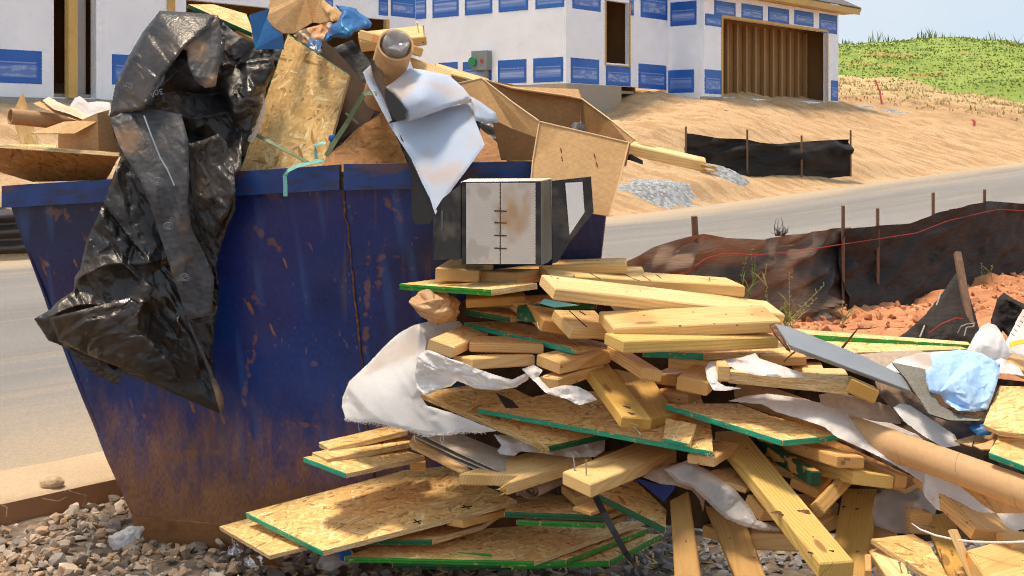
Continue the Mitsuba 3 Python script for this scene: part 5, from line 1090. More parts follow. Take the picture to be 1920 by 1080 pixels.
def inset(poly, d):
    P = np.asarray(poly); n = len(P); out = []
    for i in range(n):
        a, b, c = P[i - 1], P[i], P[(i + 1) % n]
        e1, e2 = (b - a) / np.linalg.norm(b - a), (c - b) / np.linalg.norm(c - b)
        n1, n2 = np.array([-e1[1], e1[0]]), np.array([-e2[1], e2[0]])
        k = n1 + n2; k /= max(np.linalg.norm(k), 1e-6); out.append(b + k * d / max(.35, np.dot(k, n1)))
    return np.array(out)

def board_mesh(outline, T_, seed, kind, bow=0.0, rng=None):
    """A board from its outline: chamfered or frayed edges, with packed board coordinates in uv for the wood materials."""
    O = np.asarray(outline, float)
    strand = kind == 'strand_board'
    if strand:                                    # frayed saw edges
        step = .02; out = []
        for i in range(len(O)):
            a, b = O[i], O[(i + 1) % len(O)]; L = np.linalg.norm(b - a); k = max(1, int(L / step)); nn = np.array([-(b - a)[1], (b - a)[0]]) / max(L, 1e-9)
            for j in range(k):
                out.append(a + (b - a) * j / k + nn * (abs(rng.normal(0, .0016)) if j else .002))
        O2 = np.array(out); ch = .0012
    else:
        O2 = O; ch = min(.0045, T_ * .12)
        if len(O) == 4 and bow is not None:       # a few stations along the length
            out = []
            for i in range(4):
                a, b = O[i], O[(i + 1) % 4]; k = max(1, int(np.linalg.norm(b - a) / .08))
                out += [a + (b - a) * j / k for j in range(k)]
            O2 = np.array(out)
    I = inset(O2, ch)
    poly = sg.Polygon(I)
    if not poly.is_valid or poly.area < 1e-6: I = O2; poly = sg.Polygon(I).buffer(0)
    v2, f2 = trimesh.creation.triangulate_polygon(poly, engine='earcut'); f2 = np.asarray(f2)
    a0 = v2[f2[0]]
    if np.cross(a0[1] - a0[0], a0[2] - a0[0]) < 0: f2 = f2[:, ::-1]
    h = T_ / 2
    V, F, UV, k = [], [], [], 0
    def pack(p3, code, third):
        q = np.clip(np.round(third / .005) + 64, 0, 127); m = q * 3 + code
        loc = {0: (p3[:, 0], p3[:, 1]), 1: (p3[:, 0], p3[:, 2]), 2: (p3[:, 1], p3[:, 2])}[code]
        return np.stack([loc[0] + 8 * m, loc[1] + 4 * seed], 1)
    for sgn in (1, -1):
        p3 = np.c_[v2, np.full(len(v2), sgn * h)]
        V.append(p3); UV.append(pack(p3, 0, np.full(len(v2), sgn * h))); F.append((f2 if sgn > 0 else f2[:, ::-1]) + k); k += len(v2)
    n = len(O2)
    for i in range(n):
        j = (i + 1) % n; d = O2[j] - O2[i]
        code = 1 if (strand or abs(d[0]) >= abs(d[1]) * .9) else 2
        rings = [np.r_[I[i], h], np.r_[I[j], h], np.r_[O2[i], h - ch], np.r_[O2[j], h - ch], np.r_[O2[i], ch - h], np.r_[O2[j], ch - h], np.r_[I[i], -h], np.r_[I[j], -h]]
        p3 = np.array(rings); V.append(p3)
        q3 = p3.copy()
        if strand and abs(d[1]) > abs(d[0]): q3[:, 0] = p3[:, 1]
        third = p3[:, 1] if code == 1 else p3[:, 0]
        third = np.full(8, third.mean())
        UV.append(pack(q3, code, np.clip(third, -.3, .3)))
        for r_ in (0, 2, 4): F.append(np.array([[r_, r_ + 2, r_ + 3], [r_, r_ + 3, r_ + 1]]) + k)
        k += 8
    V, F, UV = np.vstack(V), np.vstack(F), np.vstack(UV)
    if bow: V[:, 2] += bow * (V[:, 0] ** 2) - bow * (O[:, 0].max() ** 2) * .33
    return V, F, UV

def edge_strip(a, b, T_, style):
    """The painted edge of a panel between outline corners a and b: flat, or tongue-and-groove."""
    e = (b - a) / np.linalg.norm(b - a); nrm = np.array([e[1], -e[0]])
    h = T_ / 2 * .985
    if style.startswith('tg'): prof = [(-.001, -h), (.0035, -h), (.0045, -h * .3), (.0008, -h * .22), (.0008, h * .22), (.0045, h * .3), (.0035, h), (-.001, h)]
    else: prof = [(-.001, -h), (.0016, -h), (.0022, -h * .6), (.0022, h * .6), (.0016, h), (-.001, h)]
    L = np.linalg.norm(b - a); n = max(2, int(L / .03)); V = []
    rr = np.random.default_rng(int(L * 1e4))
    for s in np.linspace(.004, L - .004, n):
        j = rr.normal(0, .0006)
        V += [np.r_[a + e * s + nrm * (o + j), c] for o, c in prof]
    m = len(prof); F = []
    for i in range(n - 1):
        for j in range(m):
            p, q = i * m + j, i * m + (j + 1) % m
            F += [(p, q, q + m), (p, q + m, p + m)]
    for j in range(1, m - 1): F += [(0, j + 1, j), ((n - 1) * m, (n - 1) * m + j, (n - 1) * m + j + 1)]
    return np.array(V), np.array(F)[:, ::-1]

PAINT = {'teal': 'teal_paint', 'green': 'green_paint', 'tgreen': 'green_paint', 'dgreen': 'dark_green_paint', 'tgdark': 'dark_green_paint', 'tgreen_': 'green_paint'}
CATS = {'lumber_plank': 'plank', 'strand_board': 'chipboard', 'wood_block': 'wood offcut', 'wood_stick': 'stick'}
GROUPS = {'lumber_plank': 'planks in the rubbish', 'strand_board': 'chipboard sheets in the rubbish', 'wood_block': 'wood offcuts in the heap'}
rngb = np.random.default_rng(21); BOARD = {}
for i, (kind, label, c, ypr, outline, T_, tone, edges) in enumerate(BOARDS):
    R = Rotation.from_euler('ZYX', ypr, degrees=True).as_matrix(); c = np.array(c)
    seed = int(tone) * 60 + i % 58 + 1
    V, F, UV = board_mesh(outline, T_, seed, kind, bow=float(rngb.normal(0, .012)) if kind == 'lumber_plank' else 0., rng=rngb)
    W = lambda v: v @ R.T + c
    key = numbered(kind); BOARD[label] = (c, R, T_)
    labels[key] = {'label': label, 'category': CATS[kind]}
    if kind in GROUPS: labels[key]['group'] = GROUPS[kind]
    base = ply((W(V), F), 'strand' if kind == 'strand_board' else 'lumber', uv=UV)
    scene[key] = base
    O = np.array(outline)
    for e, style in edges.items():
        if style.startswith('tg'): st = 'tg'
        else: st = 'flat'
        v, f = edge_strip(O[e], O[(e + 1) % len(O)], T_, st)
        obj('painted_edge', (W(v), f), PAINT[style], key)

# ------------------------------------------------------------------ films, sacks, cloths and papers
def soft(name, label, cat, px, depth, m, group=None, **k):
    return one(name, sheet([tuple(q) for q in px], depth, **k), m, label, cat, group, smooth=28)
# black plastic draped over the container edge: one thing in several folds
tarp = thing('black_plastic_sheet', 'big crumpled black plastic sheet draped over the left of the container edge', 'plastic sheet')
TD = [(300, 20, 5.55), (410, 30, 5.5), (240, 120, 5.45), (210, 230, 5.32), (440, 120, 5.45), (430, 250, 5.30), (230, 300, 5.24), (440, 320, 5.10), (330, 160, 5.30), (340, 240, 5.32), (190, 390, 5.20), (400, 400, 5.14), (150, 520, 5.16), (390, 560, 5.12), (100, 590, 5.10), (70, 600, 5.08), (300, 640, 5.12), (415, 770, 5.08), (230, 700, 5.1), (250, 480, 5.14)]
def body_folds(pts, m):
    x, y = pts[:, 0], pts[:, 1]
    f = 0
    for (x0, y0), (x1, y1), w, a in (((300, 60), (310, 200), 26, -.05), ((370, 60), (300, 180), 16, -.05), ((260, 190), (420, 165), 20, .05), ((215, 205), (430, 215), 16, -.03), ((250, 235), (440, 260), 22, .05), ((150, 520), (330, 470), 14, -.03), ((100, 590), (270, 560), 16, -.05), ((280, 580), (250, 690), 18, .04), ((330, 600), (390, 720), 14, -.03), ((160, 420), (260, 520), 18, .03)):
        d = np.array([x1 - x0, y1 - y0], float); L = np.linalg.norm(d); d /= L
        s = (x - x0) * d[0] + (y - y0) * d[1]; e = -(x - x0) * d[1] + (y - y0) * d[0] + 9 * np.sin(s / 31.)
        f = f + a * np.exp(-np.abs(e) / w) * np.clip((s + 20) / 30, 0, 1) * np.clip((L + 20 - s) / 30, 0, 1)
    return f
body = [(300, 20), (352, 23), (408, 28), (428, 62), (450, 78), (470, 80), (487, 92), (508, 104), (500, 120), (478, 130), (460, 150), (452, 190), (455, 240), (452, 312), (440, 330), (441, 395), (428, 420), (412, 470), (405, 500), (412, 548), (404, 600), (398, 660), (402, 700), (418, 745), (420, 776), (414, 776), (395, 768), (330, 740), (290, 722), (226, 699), (165, 672), (120, 650), (90, 638), (72, 610), (64, 598), (95, 580), (108, 565), (138, 545), (140, 520), (150, 505), (162, 450), (188, 395), (212, 330), (228, 290), (214, 258), (206, 215), (215, 165), (238, 110), (268, 60)]
obj('body', sheet(body, TD, step=2.6, amp=.034, scale=.10, seed=4, curl=.012, curl_px=8, octaves=3, folds=body_folds, stretch=(1.8, 62), gain=.5), 'black_film', tarp, smooth=25)
flap = [(206, 222), (240, 205), (300, 206), (340, 214), (353, 262), (355, 330), (352, 378), (360, 430), (385, 480), (402, 520), (398, 590), (352, 600), (372, 640), (400, 700), (420, 745), (419, 778), (413, 776), (392, 700), (360, 625), (338, 560), (322, 510), (296, 430), (280, 380), (262, 335), (240, 302), (222, 270)]
obj('fold', sheet(flap, [(206, 222, 5.22), (340, 214, 5.2), (240, 302, 5.12), (355, 330, 5.08), (300, 430, 5.06), (402, 520, 5.07), (340, 560, 5.04), (398, 590, 5.06), (420, 770, 5.04), (372, 640, 5.04)], step=2.6, amp=.020, scale=.085, seed=9, curl=.006, curl_px=6, octaves=3, stretch=(2.2, 70)), 'grey_film', tarp, smooth=30, label='long grey fold with printed line and ring marks')
obj('fold', sheet([(330, 88), (408, 30), (416, 60), (412, 120), (404, 162), (385, 165), (366, 152), (352, 120), (350, 95)], [(330, 88, 5.24), (408, 30, 5.42), (404, 162, 5.22), (366, 152, 5.2)], step=2.6, amp=.014, scale=.07, seed=3, curl=.012, curl_px=8), 'grey_film', tarp, smooth=30)
obj('fold', sheet([(352, 270), (382, 262), (410, 250), (425, 268), (436, 300), (442, 360), (428, 400), (415, 420), (404, 448), (380, 430), (366, 400), (358, 340)], [(352, 270, 5.16), (425, 268, 5.12), (442, 360, 5.03), (404, 448, 5.08), (366, 400, 5.1)], step=2.6, amp=.036, scale=.075, seed=13, curl=.012, curl_px=8, octaves=3, stretch=(1.8, 75), gain=.5), 'black_film', tarp, smooth=25)
obj('fold', sheet([(300, 20), (352, 23), (404, 28), (390, 52), (345, 90), (300, 150), (270, 205), (240, 210), (208, 214), (216, 160), (240, 108), (268, 60)], [(300, 20, 5.45), (404, 28, 5.43), (300, 150, 5.18), (208, 214, 5.24), (240, 108, 5.34), (345, 90, 5.2)], step=2.6, amp=.030, scale=.10, seed=23, curl=.015, curl_px=8, octaves=3, stretch=(3.0, 50)), 'black_film', tarp, smooth=25, label='taut hump over the top')
obj('fold', sheet([(120, 650), (150, 652), (200, 690), (228, 706), (220, 722), (190, 708), (155, 685)], [(120, 650, 5.2), (228, 706, 5.2), (190, 708, 5.2)], step=3, amp=.004, scale=.08, seed=33, curl=.0), 'black_film', tarp, smooth=25)
obj('fold', sheet([(92, 596), (140, 584), (190, 572), (245, 558), (268, 570), (262, 618), (300, 655), (330, 690), (345, 720), (300, 715), (240, 695), (170, 668), (110, 640)], [(92, 596, 5.03), (245, 558, 5.0), (262, 618, 4.98), (345, 720, 5.03), (110, 640, 5.05), (170, 620, 4.96)], step=2.6, amp=.032, scale=.085, seed=43, curl=.012, curl_px=8, octaves=3, stretch=(1.8, -25)), 'black_film', tarp, smooth=25, label='shiny wing of the sheet spread to the left')
def on_sheet(line, d, w): return strip_px(line, w, np.broadcast_to(d, (len(line),)), .0006)
obj('printed_line', on_sheet([(270, 217), (284, 255), (300, 295), (314, 318), (327, 348)], [5.13, 5.09, 5.06, 5.04, 5.02], .006), 'film_print', tarp)
for px, py, d in ((297, 339, 5.025), (316, 424, 4.995), (346, 520, 4.985)):
    rings = []
    for r in (.011, .018):
        c = at(px, py, d); th = np.linspace(0, 2 * np.pi, 25)
        rings.append(tube(np.stack([c[0] + r * np.cos(th), 0 * th + c[1] - .004 * np.sin(th), c[2] + .8 * r * np.sin(th)], 1), .0011, 5, False))
    rings.append(tube([c - [.005, 0, .004], c + [.005, 0, .004]], .0011, 5))
    obj('ring_mark', cat_mesh(rings), 'film_print', tarp)
for txt, px, py, d, rot, h in (('A', 289, 172, 5.20, 200, .020), ('30', 306, 166, 5.18, 190, .022), ('CI', 250, 158, 5.20, 160, .02)):
    m = meshkit.text_mesh(txt, h, .0006); a = math.radians(rot); v = np.asarray(m.vertices)
    v = np.stack([v[:, 0] * math.cos(a) - v[:, 1] * math.sin(a), -v[:, 2], v[:, 0] * math.sin(a) + v[:, 1] * math.cos(a)], 1) + at(px, py, d - .09)
    obj('print', (v, m.faces), 'film_print', tarp)

# dark plastic between the rubbish on top of the container
soft('black_plastic_bag', 'added black plastic backing that darkens the gaps behind the leaning chipboard on the container', 'plastic bag', [(408, 30), (440, 55), (480, 85), (520, 90), (560, 75), (610, 95), (660, 75), (690, 110), (720, 160), (800, 200), (930, 230), (1010, 250), (1010, 335), (430, 335), (420, 200)],
     [(408, 30, 5.75), (520, 90, 5.75), (660, 75, 5.8), (930, 230, 5.6), (1010, 335, 5.45), (430, 335, 5.55), (700, 300, 5.6), (600, 200, 5.75)], 'black_film', step=5, amp=.06, scale=.2, seed=6, octaves=3)  # added black backing, put in to make the gaps dark
soft('black_plastic_bag', 'bunched shiny dark plastic between the black sheet and the leaning chipboard', 'plastic bag', [(412, 118), (440, 112), (478, 108), (512, 106), (516, 130), (500, 165), (488, 215), (470, 262), (455, 300), (440, 250), (432, 200), (415, 170), (405, 165), (412, 140)],
     [(412, 118, 5.4), (512, 106, 5.5), (488, 215, 5.38), (455, 300, 5.33), (405, 165, 5.36), (450, 180, 5.3)], 'black_film', step=3, amp=.05, scale=.10, seed=16, octaves=3, curl=.03)
soft('plastic_film_scrap', 'grey transparent film scrap hugging the left edge of the leaning chipboard', 'plastic film', [(492, 172), (500, 200), (490, 235), (474, 268), (458, 262), (456, 225), (466, 195), (478, 178)], [(492, 172, 5.4), (474, 268, 5.32), (456, 225, 5.33)], 'clear_film', step=3, amp=.02, scale=.05, seed=17)
soft('brown_plastic_scrap', 'torn dull brown plastic behind the top of the black sheet', 'plastic scrap', [(413, 38), (440, 60), (470, 78), (500, 92), (506, 100), (470, 100), (440, 112), (418, 90)], [(413, 38, 5.48), (506, 100, 5.5), (440, 112, 5.44)], 'grey_film', step=3, amp=.03, scale=.07, seed=18)

# blue grey membrane with its roll
mem = thing('roofing_membrane', 'pale blue membrane sheet hanging over the container rim below the cardboard tube', 'membrane')
def hang(px, dep, seed, name, m='membrane', amp=.006, scale=.35, **k): return obj(name, sheet(px, dep, step=4, amp=amp, scale=scale, seed=seed, octaves=1, soft=True, rough_edge=.3, **k), m, mem, smooth=True)
hang([(728, 232), (760, 224), (800, 214), (845, 200), (884, 192), (893, 230), (909, 272), (880, 312), (850, 352), (816, 402), (806, 372), (790, 340), (770, 296), (748, 262)], [(728, 232, 5.06), (884, 192, 5.05), (909, 272, 4.88), (816, 402, 4.74), (770, 296, 4.92)], 2, 'hanging_sheet', curl=.006, curl_px=6)
hang([(748, 248), (770, 292), (792, 338), (808, 372), (817, 404), (805, 420), (778, 420), (771, 400), (772, 330)], [(748, 248, 5.0), (817, 404, 4.78), (772, 330, 4.93), (778, 420, 4.88)], 5, 'black_underside', 'membrane_back', curl=0.)
hang([(724, 163), (742, 150), (768, 128), (790, 130), (842, 141), (868, 164), (884, 184), (870, 192), (830, 205), (790, 220), (764, 228), (756, 205), (740, 180)], [(724, 163, 5.0), (768, 128, 5.12), (842, 141, 5.1), (884, 184, 4.98), (764, 228, 4.92), (790, 185, 4.90), (840, 200, 4.95), (800, 150, 5.0)], 3, 'roll', curl=.02, curl_px=8, amp=.003)
hang([(878, 178), (900, 190), (930, 212), (934, 230), (912, 232), (892, 226), (884, 196)], [(878, 178, 4.99), (934, 230, 5.0), (884, 196, 4.97)], 4, 'rolled_end', curl=.03, curl_px=8)
hang([(680, 135), (694, 122), (704, 150), (720, 185), (735, 225), (728, 230), (712, 200), (690, 160)], [(680, 135, 5.15), (694, 122, 5.2), (735, 225, 5.05)], 6, 'strip', curl=.0)
hang([(693, 110), (706, 115), (720, 150), (738, 190), (752, 215), (740, 222), (722, 190), (700, 145)], [(693, 110, 5.1), (720, 150, 5.06), (752, 215, 5.02)], 8, 'strip', 'grey_film', curl=.0)
hang([(721, 165), (738, 176), (752, 192), (762, 208), (758, 226), (742, 226), (730, 208), (722, 188)], [(721, 165, 4.985), (762, 208, 4.90), (742, 226, 4.93)], 7, 'black_lining', 'membrane_back', curl=-.0)

# white woven sack and other sheets in the heap
soft('woven_sack', 'white woven sack with frayed hem spilling out beside the container', 'sack', [(786, 607), (800, 640), (792, 690), (800, 728), (788, 742), (800, 760), (850, 775), (900, 795), (932, 808), (900, 812), (870, 809), (840, 817), (800, 815), (762, 806), (735, 800), (700, 792), (670, 792), (648, 786), (641, 762), (642, 745), (655, 715), (690, 682), (720, 650), (745, 627), (770, 612)],
     [(786, 607, 4.85), (792, 690, 4.62), (800, 728, 4.6), (932, 808, 4.55), (735, 800, 4.6), (648, 786, 4.75), (655, 715, 4.85), (745, 627, 4.95), (720, 720, 4.66)], 'white_weave', step=4, amp=.032, scale=.12, seed=2, curl=.008, curl_px=6, octaves=3, stretch=(2.2, 50))
parts = []; rr = np.random.default_rng(4)
for px in np.concatenate([np.linspace(645, 735, 40), np.linspace(735, 905, 90)]):
    py = np.interp(px, [645, 735, 800, 870, 905], [787, 801, 816, 810, 812]); d = np.interp(px, [645, 735, 905], [4.75, 4.6, 4.55]); a = at(px, py - 3, d)
    L = rr.uniform(.005, .014) * (3.5 if rr.uniform() < .07 else 1); parts.append(tube([a, a + [rr.normal(0, .004), -.002, -L * .6], a + [rr.normal(0, .009), -.002, -L]], [.0008, .0008, .0005], 3))
obj('frayed_thread', cat_mesh(parts), 'white_plastic', 'woven_sack', stuff=True)
soft('woven_sack', 'grey lavender sack folds above the ringed plank stub', 'sack', [(786, 607), (815, 600), (835, 598), (862, 603), (870, 612), (840, 625), (815, 640), (805, 660), (796, 650)], [(786, 607, 4.87), (862, 603, 4.95), (805, 660, 4.72)], 'white_film', step=3.5, amp=.018, scale=.09, seed=5, octaves=3, stretch=(1.7, 20))
soft('white_cloth', 'twisted white cloth bunched between ringed plank and frayed chipboard', 'cloth', [(783, 668), (800, 655), (815, 660), (842, 672), (870, 680), (890, 690), (925, 702), (960, 712), (985, 700), (1000, 688), (990, 712), (968, 726), (930, 732), (890, 728), (858, 714), (846, 724), (818, 732), (800, 742), (782, 728), (778, 700)],
     [(783, 668, 4.52), (842, 672, 4.44), (930, 722, 4.42), (1000, 688, 4.55), (800, 735, 4.5)], 'white_film', step=3, amp=.03, scale=.045, seed=7, gain=.55, octaves=3, stretch=(2.4, 25), curl=.012, curl_px=8)
soft('white_cloth', 'creased white cloth draped under the dark offcut blocks', 'cloth', [(978, 692), (1000, 684), (1018, 694), (1010, 706), (1018, 716), (1030, 728), (1060, 722), (1082, 724), (1105, 735), (1120, 750), (1100, 756), (1086, 760), (1062, 748), (1040, 742), (1022, 736), (1005, 718), (990, 704)],
     [(978, 692, 4.52), (1030, 728, 4.38), (1120, 750, 4.38), (1086, 760, 4.34)], 'white_film', step=3, amp=.026, scale=.045, seed=8, gain=.55, octaves=3, stretch=(2.2, 15), curl=.008, curl_px=6)
soft('white_cloth', 'pinkish white cloth hanging below the frayed chipboard corner', 'cloth', [(925, 815), (960, 815), (1030, 830), (1100, 818), (1135, 822), (1134, 845), (1115, 857), (1070, 858), (1020, 850), (975, 846), (965, 855), (938, 852), (932, 845), (940, 835)], [(925, 815, 4.72), (1135, 822, 4.74), (1020, 850, 4.66), (938, 852, 4.64)], 'white_film', step=3, amp=.022, scale=.05, seed=9, gain=.55, octaves=3, stretch=(1.7, 20))
soft('navy_fabric', 'navy blue fabric peeping out under the twisted white cloth', 'fabric', [(812, 722), (840, 708), (862, 706), (880, 716), (870, 724), (822, 728)], [(812, 722, 4.6), (880, 716, 4.62), (822, 728, 4.6)], 'blue_cloth', step=3, amp=.008, scale=.05, seed=10)
soft('navy_fabric', 'dark navy rag at the head of the weathered upright plank', 'fabric', [(1170, 895), (1185, 890), (1205, 900), (1235, 908), (1268, 910), (1262, 920), (1245, 941), (1225, 925), (1200, 905)], [(1170, 895, 4.42), (1268, 910, 4.32), (1245, 941, 4.3)], 'blue_cloth', step=3, amp=.012, scale=.06, seed=11)
soft('white_cloth', 'dirty white cloth above the navy rag', 'cloth', [(1205, 895), (1222, 882), (1250, 872), (1290, 868), (1330, 880), (1345, 905), (1322, 935), (1318, 960), (1312, 938), (1298, 920), (1268, 911), (1240, 908)], [(1205, 895, 4.44), (1290, 868, 4.55), (1318, 960, 4.4), (1268, 911, 4.36)], 'beige_film', step=3, amp=.018, scale=.08, seed=12, octaves=3, stretch=(1.7, 20))
soft('clear_film', 'clear plastic film stretched towards the big knotty beam', 'plastic film', [(1245, 880), (1290, 862), (1340, 890), (1380, 920), (1405, 950), (1420, 975), (1462, 990), (1462, 996), (1425, 994), (1390, 985), (1360, 972), (1330, 945), (1300, 915), (1270, 905)], [(1245, 880, 4.35), (1340, 890, 4.3), (1462, 992, 4.08), (1360, 972, 4.2), (1300, 915, 4.28)], 'clear_film', step=3, amp=.026, scale=.05, seed=13, octaves=3, stretch=(3., -30), curl=.03)
soft('clear_film', 'clear plastic bag bulging right of the upright plank', 'plastic film', [(1640, 930), (1680, 905), (1735, 892), (1760, 920), (1752, 975), (1705, 1000), (1680, 1000), (1640, 985), (1634, 960)], [(1640, 930, 4.3), (1735, 892, 4.35), (1705, 1000, 4.22), (1634, 960, 4.25)], 'clear_film', step=3.5, amp=.02, scale=.1, seed=14, bulge=.03)
soft('plastic_wrap', 'white plastic wrap over the thick orange board', 'plastic film', [(1322, 690), (1330, 678), (1360, 674), (1390, 670), (1416, 662), (1424, 672), (1460, 684), (1495, 696), (1510, 708), (1470, 708), (1420, 704), (1385, 697), (1372, 688), (1345, 686), (1346, 716), (1360, 724), (1392, 728), (1360, 733), (1338, 732), (1326, 712)],
     [(1322, 690, 4.38), (1416, 662, 4.42), (1510, 708, 4.24), (1420, 704, 4.22), (1345, 716, 4.24), (1392, 728, 4.27)], 'white_film', step=3, amp=.026, scale=.05, seed=15, gain=.55, octaves=3, stretch=(2., 10), curl=.008)
soft('woven_sack', 'long white woven sheet with dark frayed hem under the cardboard tube', 'sack', [(1365, 752), (1400, 742), (1440, 738), (1490, 745), (1560, 760), (1640, 780), (1720, 815), (1760, 850), (1775, 880), (1765, 935), (1745, 940), (1730, 920), (1730, 905), (1705, 888), (1660, 862), (1615, 840), (1570, 820), (1545, 800), (1500, 785), (1455, 772), (1430, 758)],
     [(1365, 752, 4.42), (1490, 745, 4.38), (1640, 780, 4.36), (1760, 850, 4.24), (1745, 940, 4.0), (1705, 888, 4.08), (1570, 820, 4.12), (1455, 772, 4.3)], 'white_weave', step=3.5, amp=.03, scale=.075, seed=19, curl=.008, octaves=3, stretch=(1.8, -25))
soft('woven_sack', 'grimy white sack tail hanging below the folded cardboard at the right', 'sack', [(1735, 860), (1775, 862), (1815, 905), (1850, 945), (1880, 958), (1920, 955), (1945, 965), (1930, 990), (1900, 996), (1885, 985), (1868, 962), (1830, 960), (1790, 966), (1755, 955), (1733, 930)], [(1735, 860, 4.1), (1850, 945, 3.98), (1930, 990, 3.85), (1755, 955, 4.02)], 'white_weave', step=3.5, amp=.02, scale=.08, seed=20, octaves=3, stretch=(1.7, 20))
soft('white_cloth', 'white sheet spread behind the blue paper', 'cloth', [(1652, 694), (1680, 674), (1720, 662), (1770, 658), (1830, 660), (1880, 672), (1912, 690), (1920, 705), (1890, 700), (1800, 700), (1720, 702), (1690, 700)], [(1652, 694, 4.35), (1770, 658, 4.5), (1920, 705, 4.25), (1720, 702, 4.28)], 'white_film', step=3.5, amp=.03, scale=.06, seed=21, gain=.55, octaves=3, stretch=(1.7, 20))
soft('blue_paper', 'crumpled light blue paper lying on the grey shingle', 'paper', [(1735, 696), (1748, 690), (1746, 668), (1770, 660), (1800, 655), (1840, 662), (1875, 682), (1874, 702), (1866, 730), (1852, 768), (1825, 772), (1796, 770), (1772, 755), (1765, 742), (1742, 734), (1737, 715)], [(1735, 696, 4.14), (1800, 655, 4.34), (1875, 682, 4.24), (1852, 768, 4.02), (1765, 742, 4.06), (1800, 710, 4.1)], 'blue_paper', step=2.4, amp=.07, scale=.09, seed=22, octaves=3, gain=.36, curl=.02, curl_px=6)
soft('white_bag', 'white bag standing up like a hood above the blue paper', 'bag', [(1804, 668), (1815, 652), (1828, 628), (1842, 610), (1854, 605), (1868, 610), (1880, 628), (1890, 650), (1898, 664), (1884, 676), (1850, 676), (1820, 674)], [(1804, 668, 4.5), (1854, 605, 4.62), (1898, 664, 4.48), (1850, 676, 4.42), (1850, 645, 4.42)], 'white_weave', step=3, amp=.034, scale=.09, seed=23, octaves=3, curl=.01, curl_px=10)
bg = soft('white_bag', 'printed white bag with yellow stripe cut by the right edge of the photo', 'bag', [(1886, 640), (1896, 622), (1906, 600), (1918, 580), (1945, 575), (1960, 620), (1955, 668), (1920, 672), (1890, 660)], [(1886, 640, 4.5), (1918, 580, 4.6), (1955, 668, 4.4)], 'white_film', step=3, amp=.012, scale=.1, seed=24, octaves=3, stretch=(1.7, 20))
obj('yellow_stripe', strip_px([(1893, 648), (1905, 643), (1922, 640), (1935, 642)], .018, [4.44, 4.43, 4.40, 4.38], .001), 'yellow_print', bg)
obj('print', cat_mesh([box_between(at(1896 + k * 5.5, 625 - k * 8, 4.46), at(1902 + k * 5.5, 630 - k * 8, 4.46), .0015, .002, .0003) for k in range(5)]), 'black_gap', bg)
soft('grey_plastic_sheet', 'dark grey plastic crumpled under the shingle', 'plastic sheet', [(1640, 712), (1665, 722), (1700, 725), (1745, 770), (1800, 788), (1850, 790), (1855, 806), (1810, 820), (1760, 812), (1712, 790), (1670, 765), (1648, 740)], [(1640, 712, 4.3), (1745, 770, 4.2), (1855, 806, 4.08), (1670, 765, 4.18)], 'grey_film', step=3, amp=.03, scale=.08, seed=25)
soft('white_cloth', 'white fold with brown lining under the dark grey plastic', 'cloth', [(1675, 764), (1688, 756), (1706, 760), (1740, 782), (1790, 815), (1800, 835), (1770, 840), (1728, 815), (1695, 790)], [(1675, 764, 4.14), (1800, 835, 4.05), (1728, 815, 4.06)], 'white_film', step=3, amp=.016, scale=.07, seed=26, octaves=3, stretch=(1.7, 20))
soft('beige_wrap', 'brownish film sagging below the grey metal strip', 'plastic film', [(1535, 740), (1570, 735), (1640, 752), (1680, 765), (1690, 795), (1640, 790), (1580, 775), (1540, 760)], [(1535, 740, 4.36), (1680, 765, 4.26), (1640, 790, 4.24), (1540, 760, 4.34)], 'beige_film', step=3.5, amp=.02, scale=.1, seed=27, octaves=3, stretch=(1.7, 20))
soft('beige_wrap', 'brown film bunched behind the white sheet at the right', 'plastic film', [(1612, 664), (1660, 660), (1720, 656), (1740, 662), (1700, 672), (1660, 688), (1640, 690), (1620, 678)], [(1612, 664, 4.48), (1740, 662, 4.5), (1640, 690, 4.4)], 'beige_film', step=3.5, amp=.016, scale=.08, seed=28, octaves=3, stretch=(1.7, 20))
soft('navy_fabric', 'patch of blue print below the dark grey plastic at the right', 'fabric', [(1815, 800), (1840, 795), (1868, 800), (1858, 815), (1835, 818)], [(1815, 800, 4.0), (1868, 800, 3.98), (1835, 818, 3.97)], 'blue_card', step=3, amp=.006, scale=.05, seed=29)
soft('green_plastic_scrap', 'shiny green plastic scrap beside the stapled plank', 'plastic scrap', [(968, 598), (974, 578), (985, 570), (1000, 592), (1005, 604), (985, 604)], [(968, 598, 4.62), (985, 570, 4.68), (1005, 604, 4.6)], 'dark_green_paint', step=3, amp=.015, scale=.05, seed=30)
one('plastic_card', pslab([(1020, 560, 4.66), (1085, 572, 4.66), (1040, 576, 4.62), (1012, 568, 4.62)], .002), 'strap_aqua', 'pale green plastic card under the long crossing plank', 'plastic scrap')
one('roofing_felt_scrap', pslab([(930, 736, 4.66), (960, 750, 4.6), (973, 764, 4.55), (948, 764, 4.56), (940, 752, 4.6)], .003), 'black_card', 'black felt scrap lying on the teal edged chipboard', 'felt scrap')
# crumpled brown bag and cement paper
m = trimesh.creation.icosphere(5, 1.0); v = np.asarray(m.vertices)
pp = np.stack([np.arctan2(v[:, 1], v[:, 0]) * .5, v[:, 2]], 1)
r = 1 + .30 * crumple(np.c_[v[:, 0] + .4 * v[:, 1], v[:, 2] - .3 * v[:, 1]], 3, .55, 3) + .18 * (meshkit.fbm(v * 1.3, 3, 5) - .5)
v = v * r[:, None] * np.array([.092, .085, .062]) + at(819, 574, 4.78)
one('paper_bag', (v, m.faces), 'kraft', 'crumpled brown paper bag under the bright green edge', 'paper bag', smooth=True)

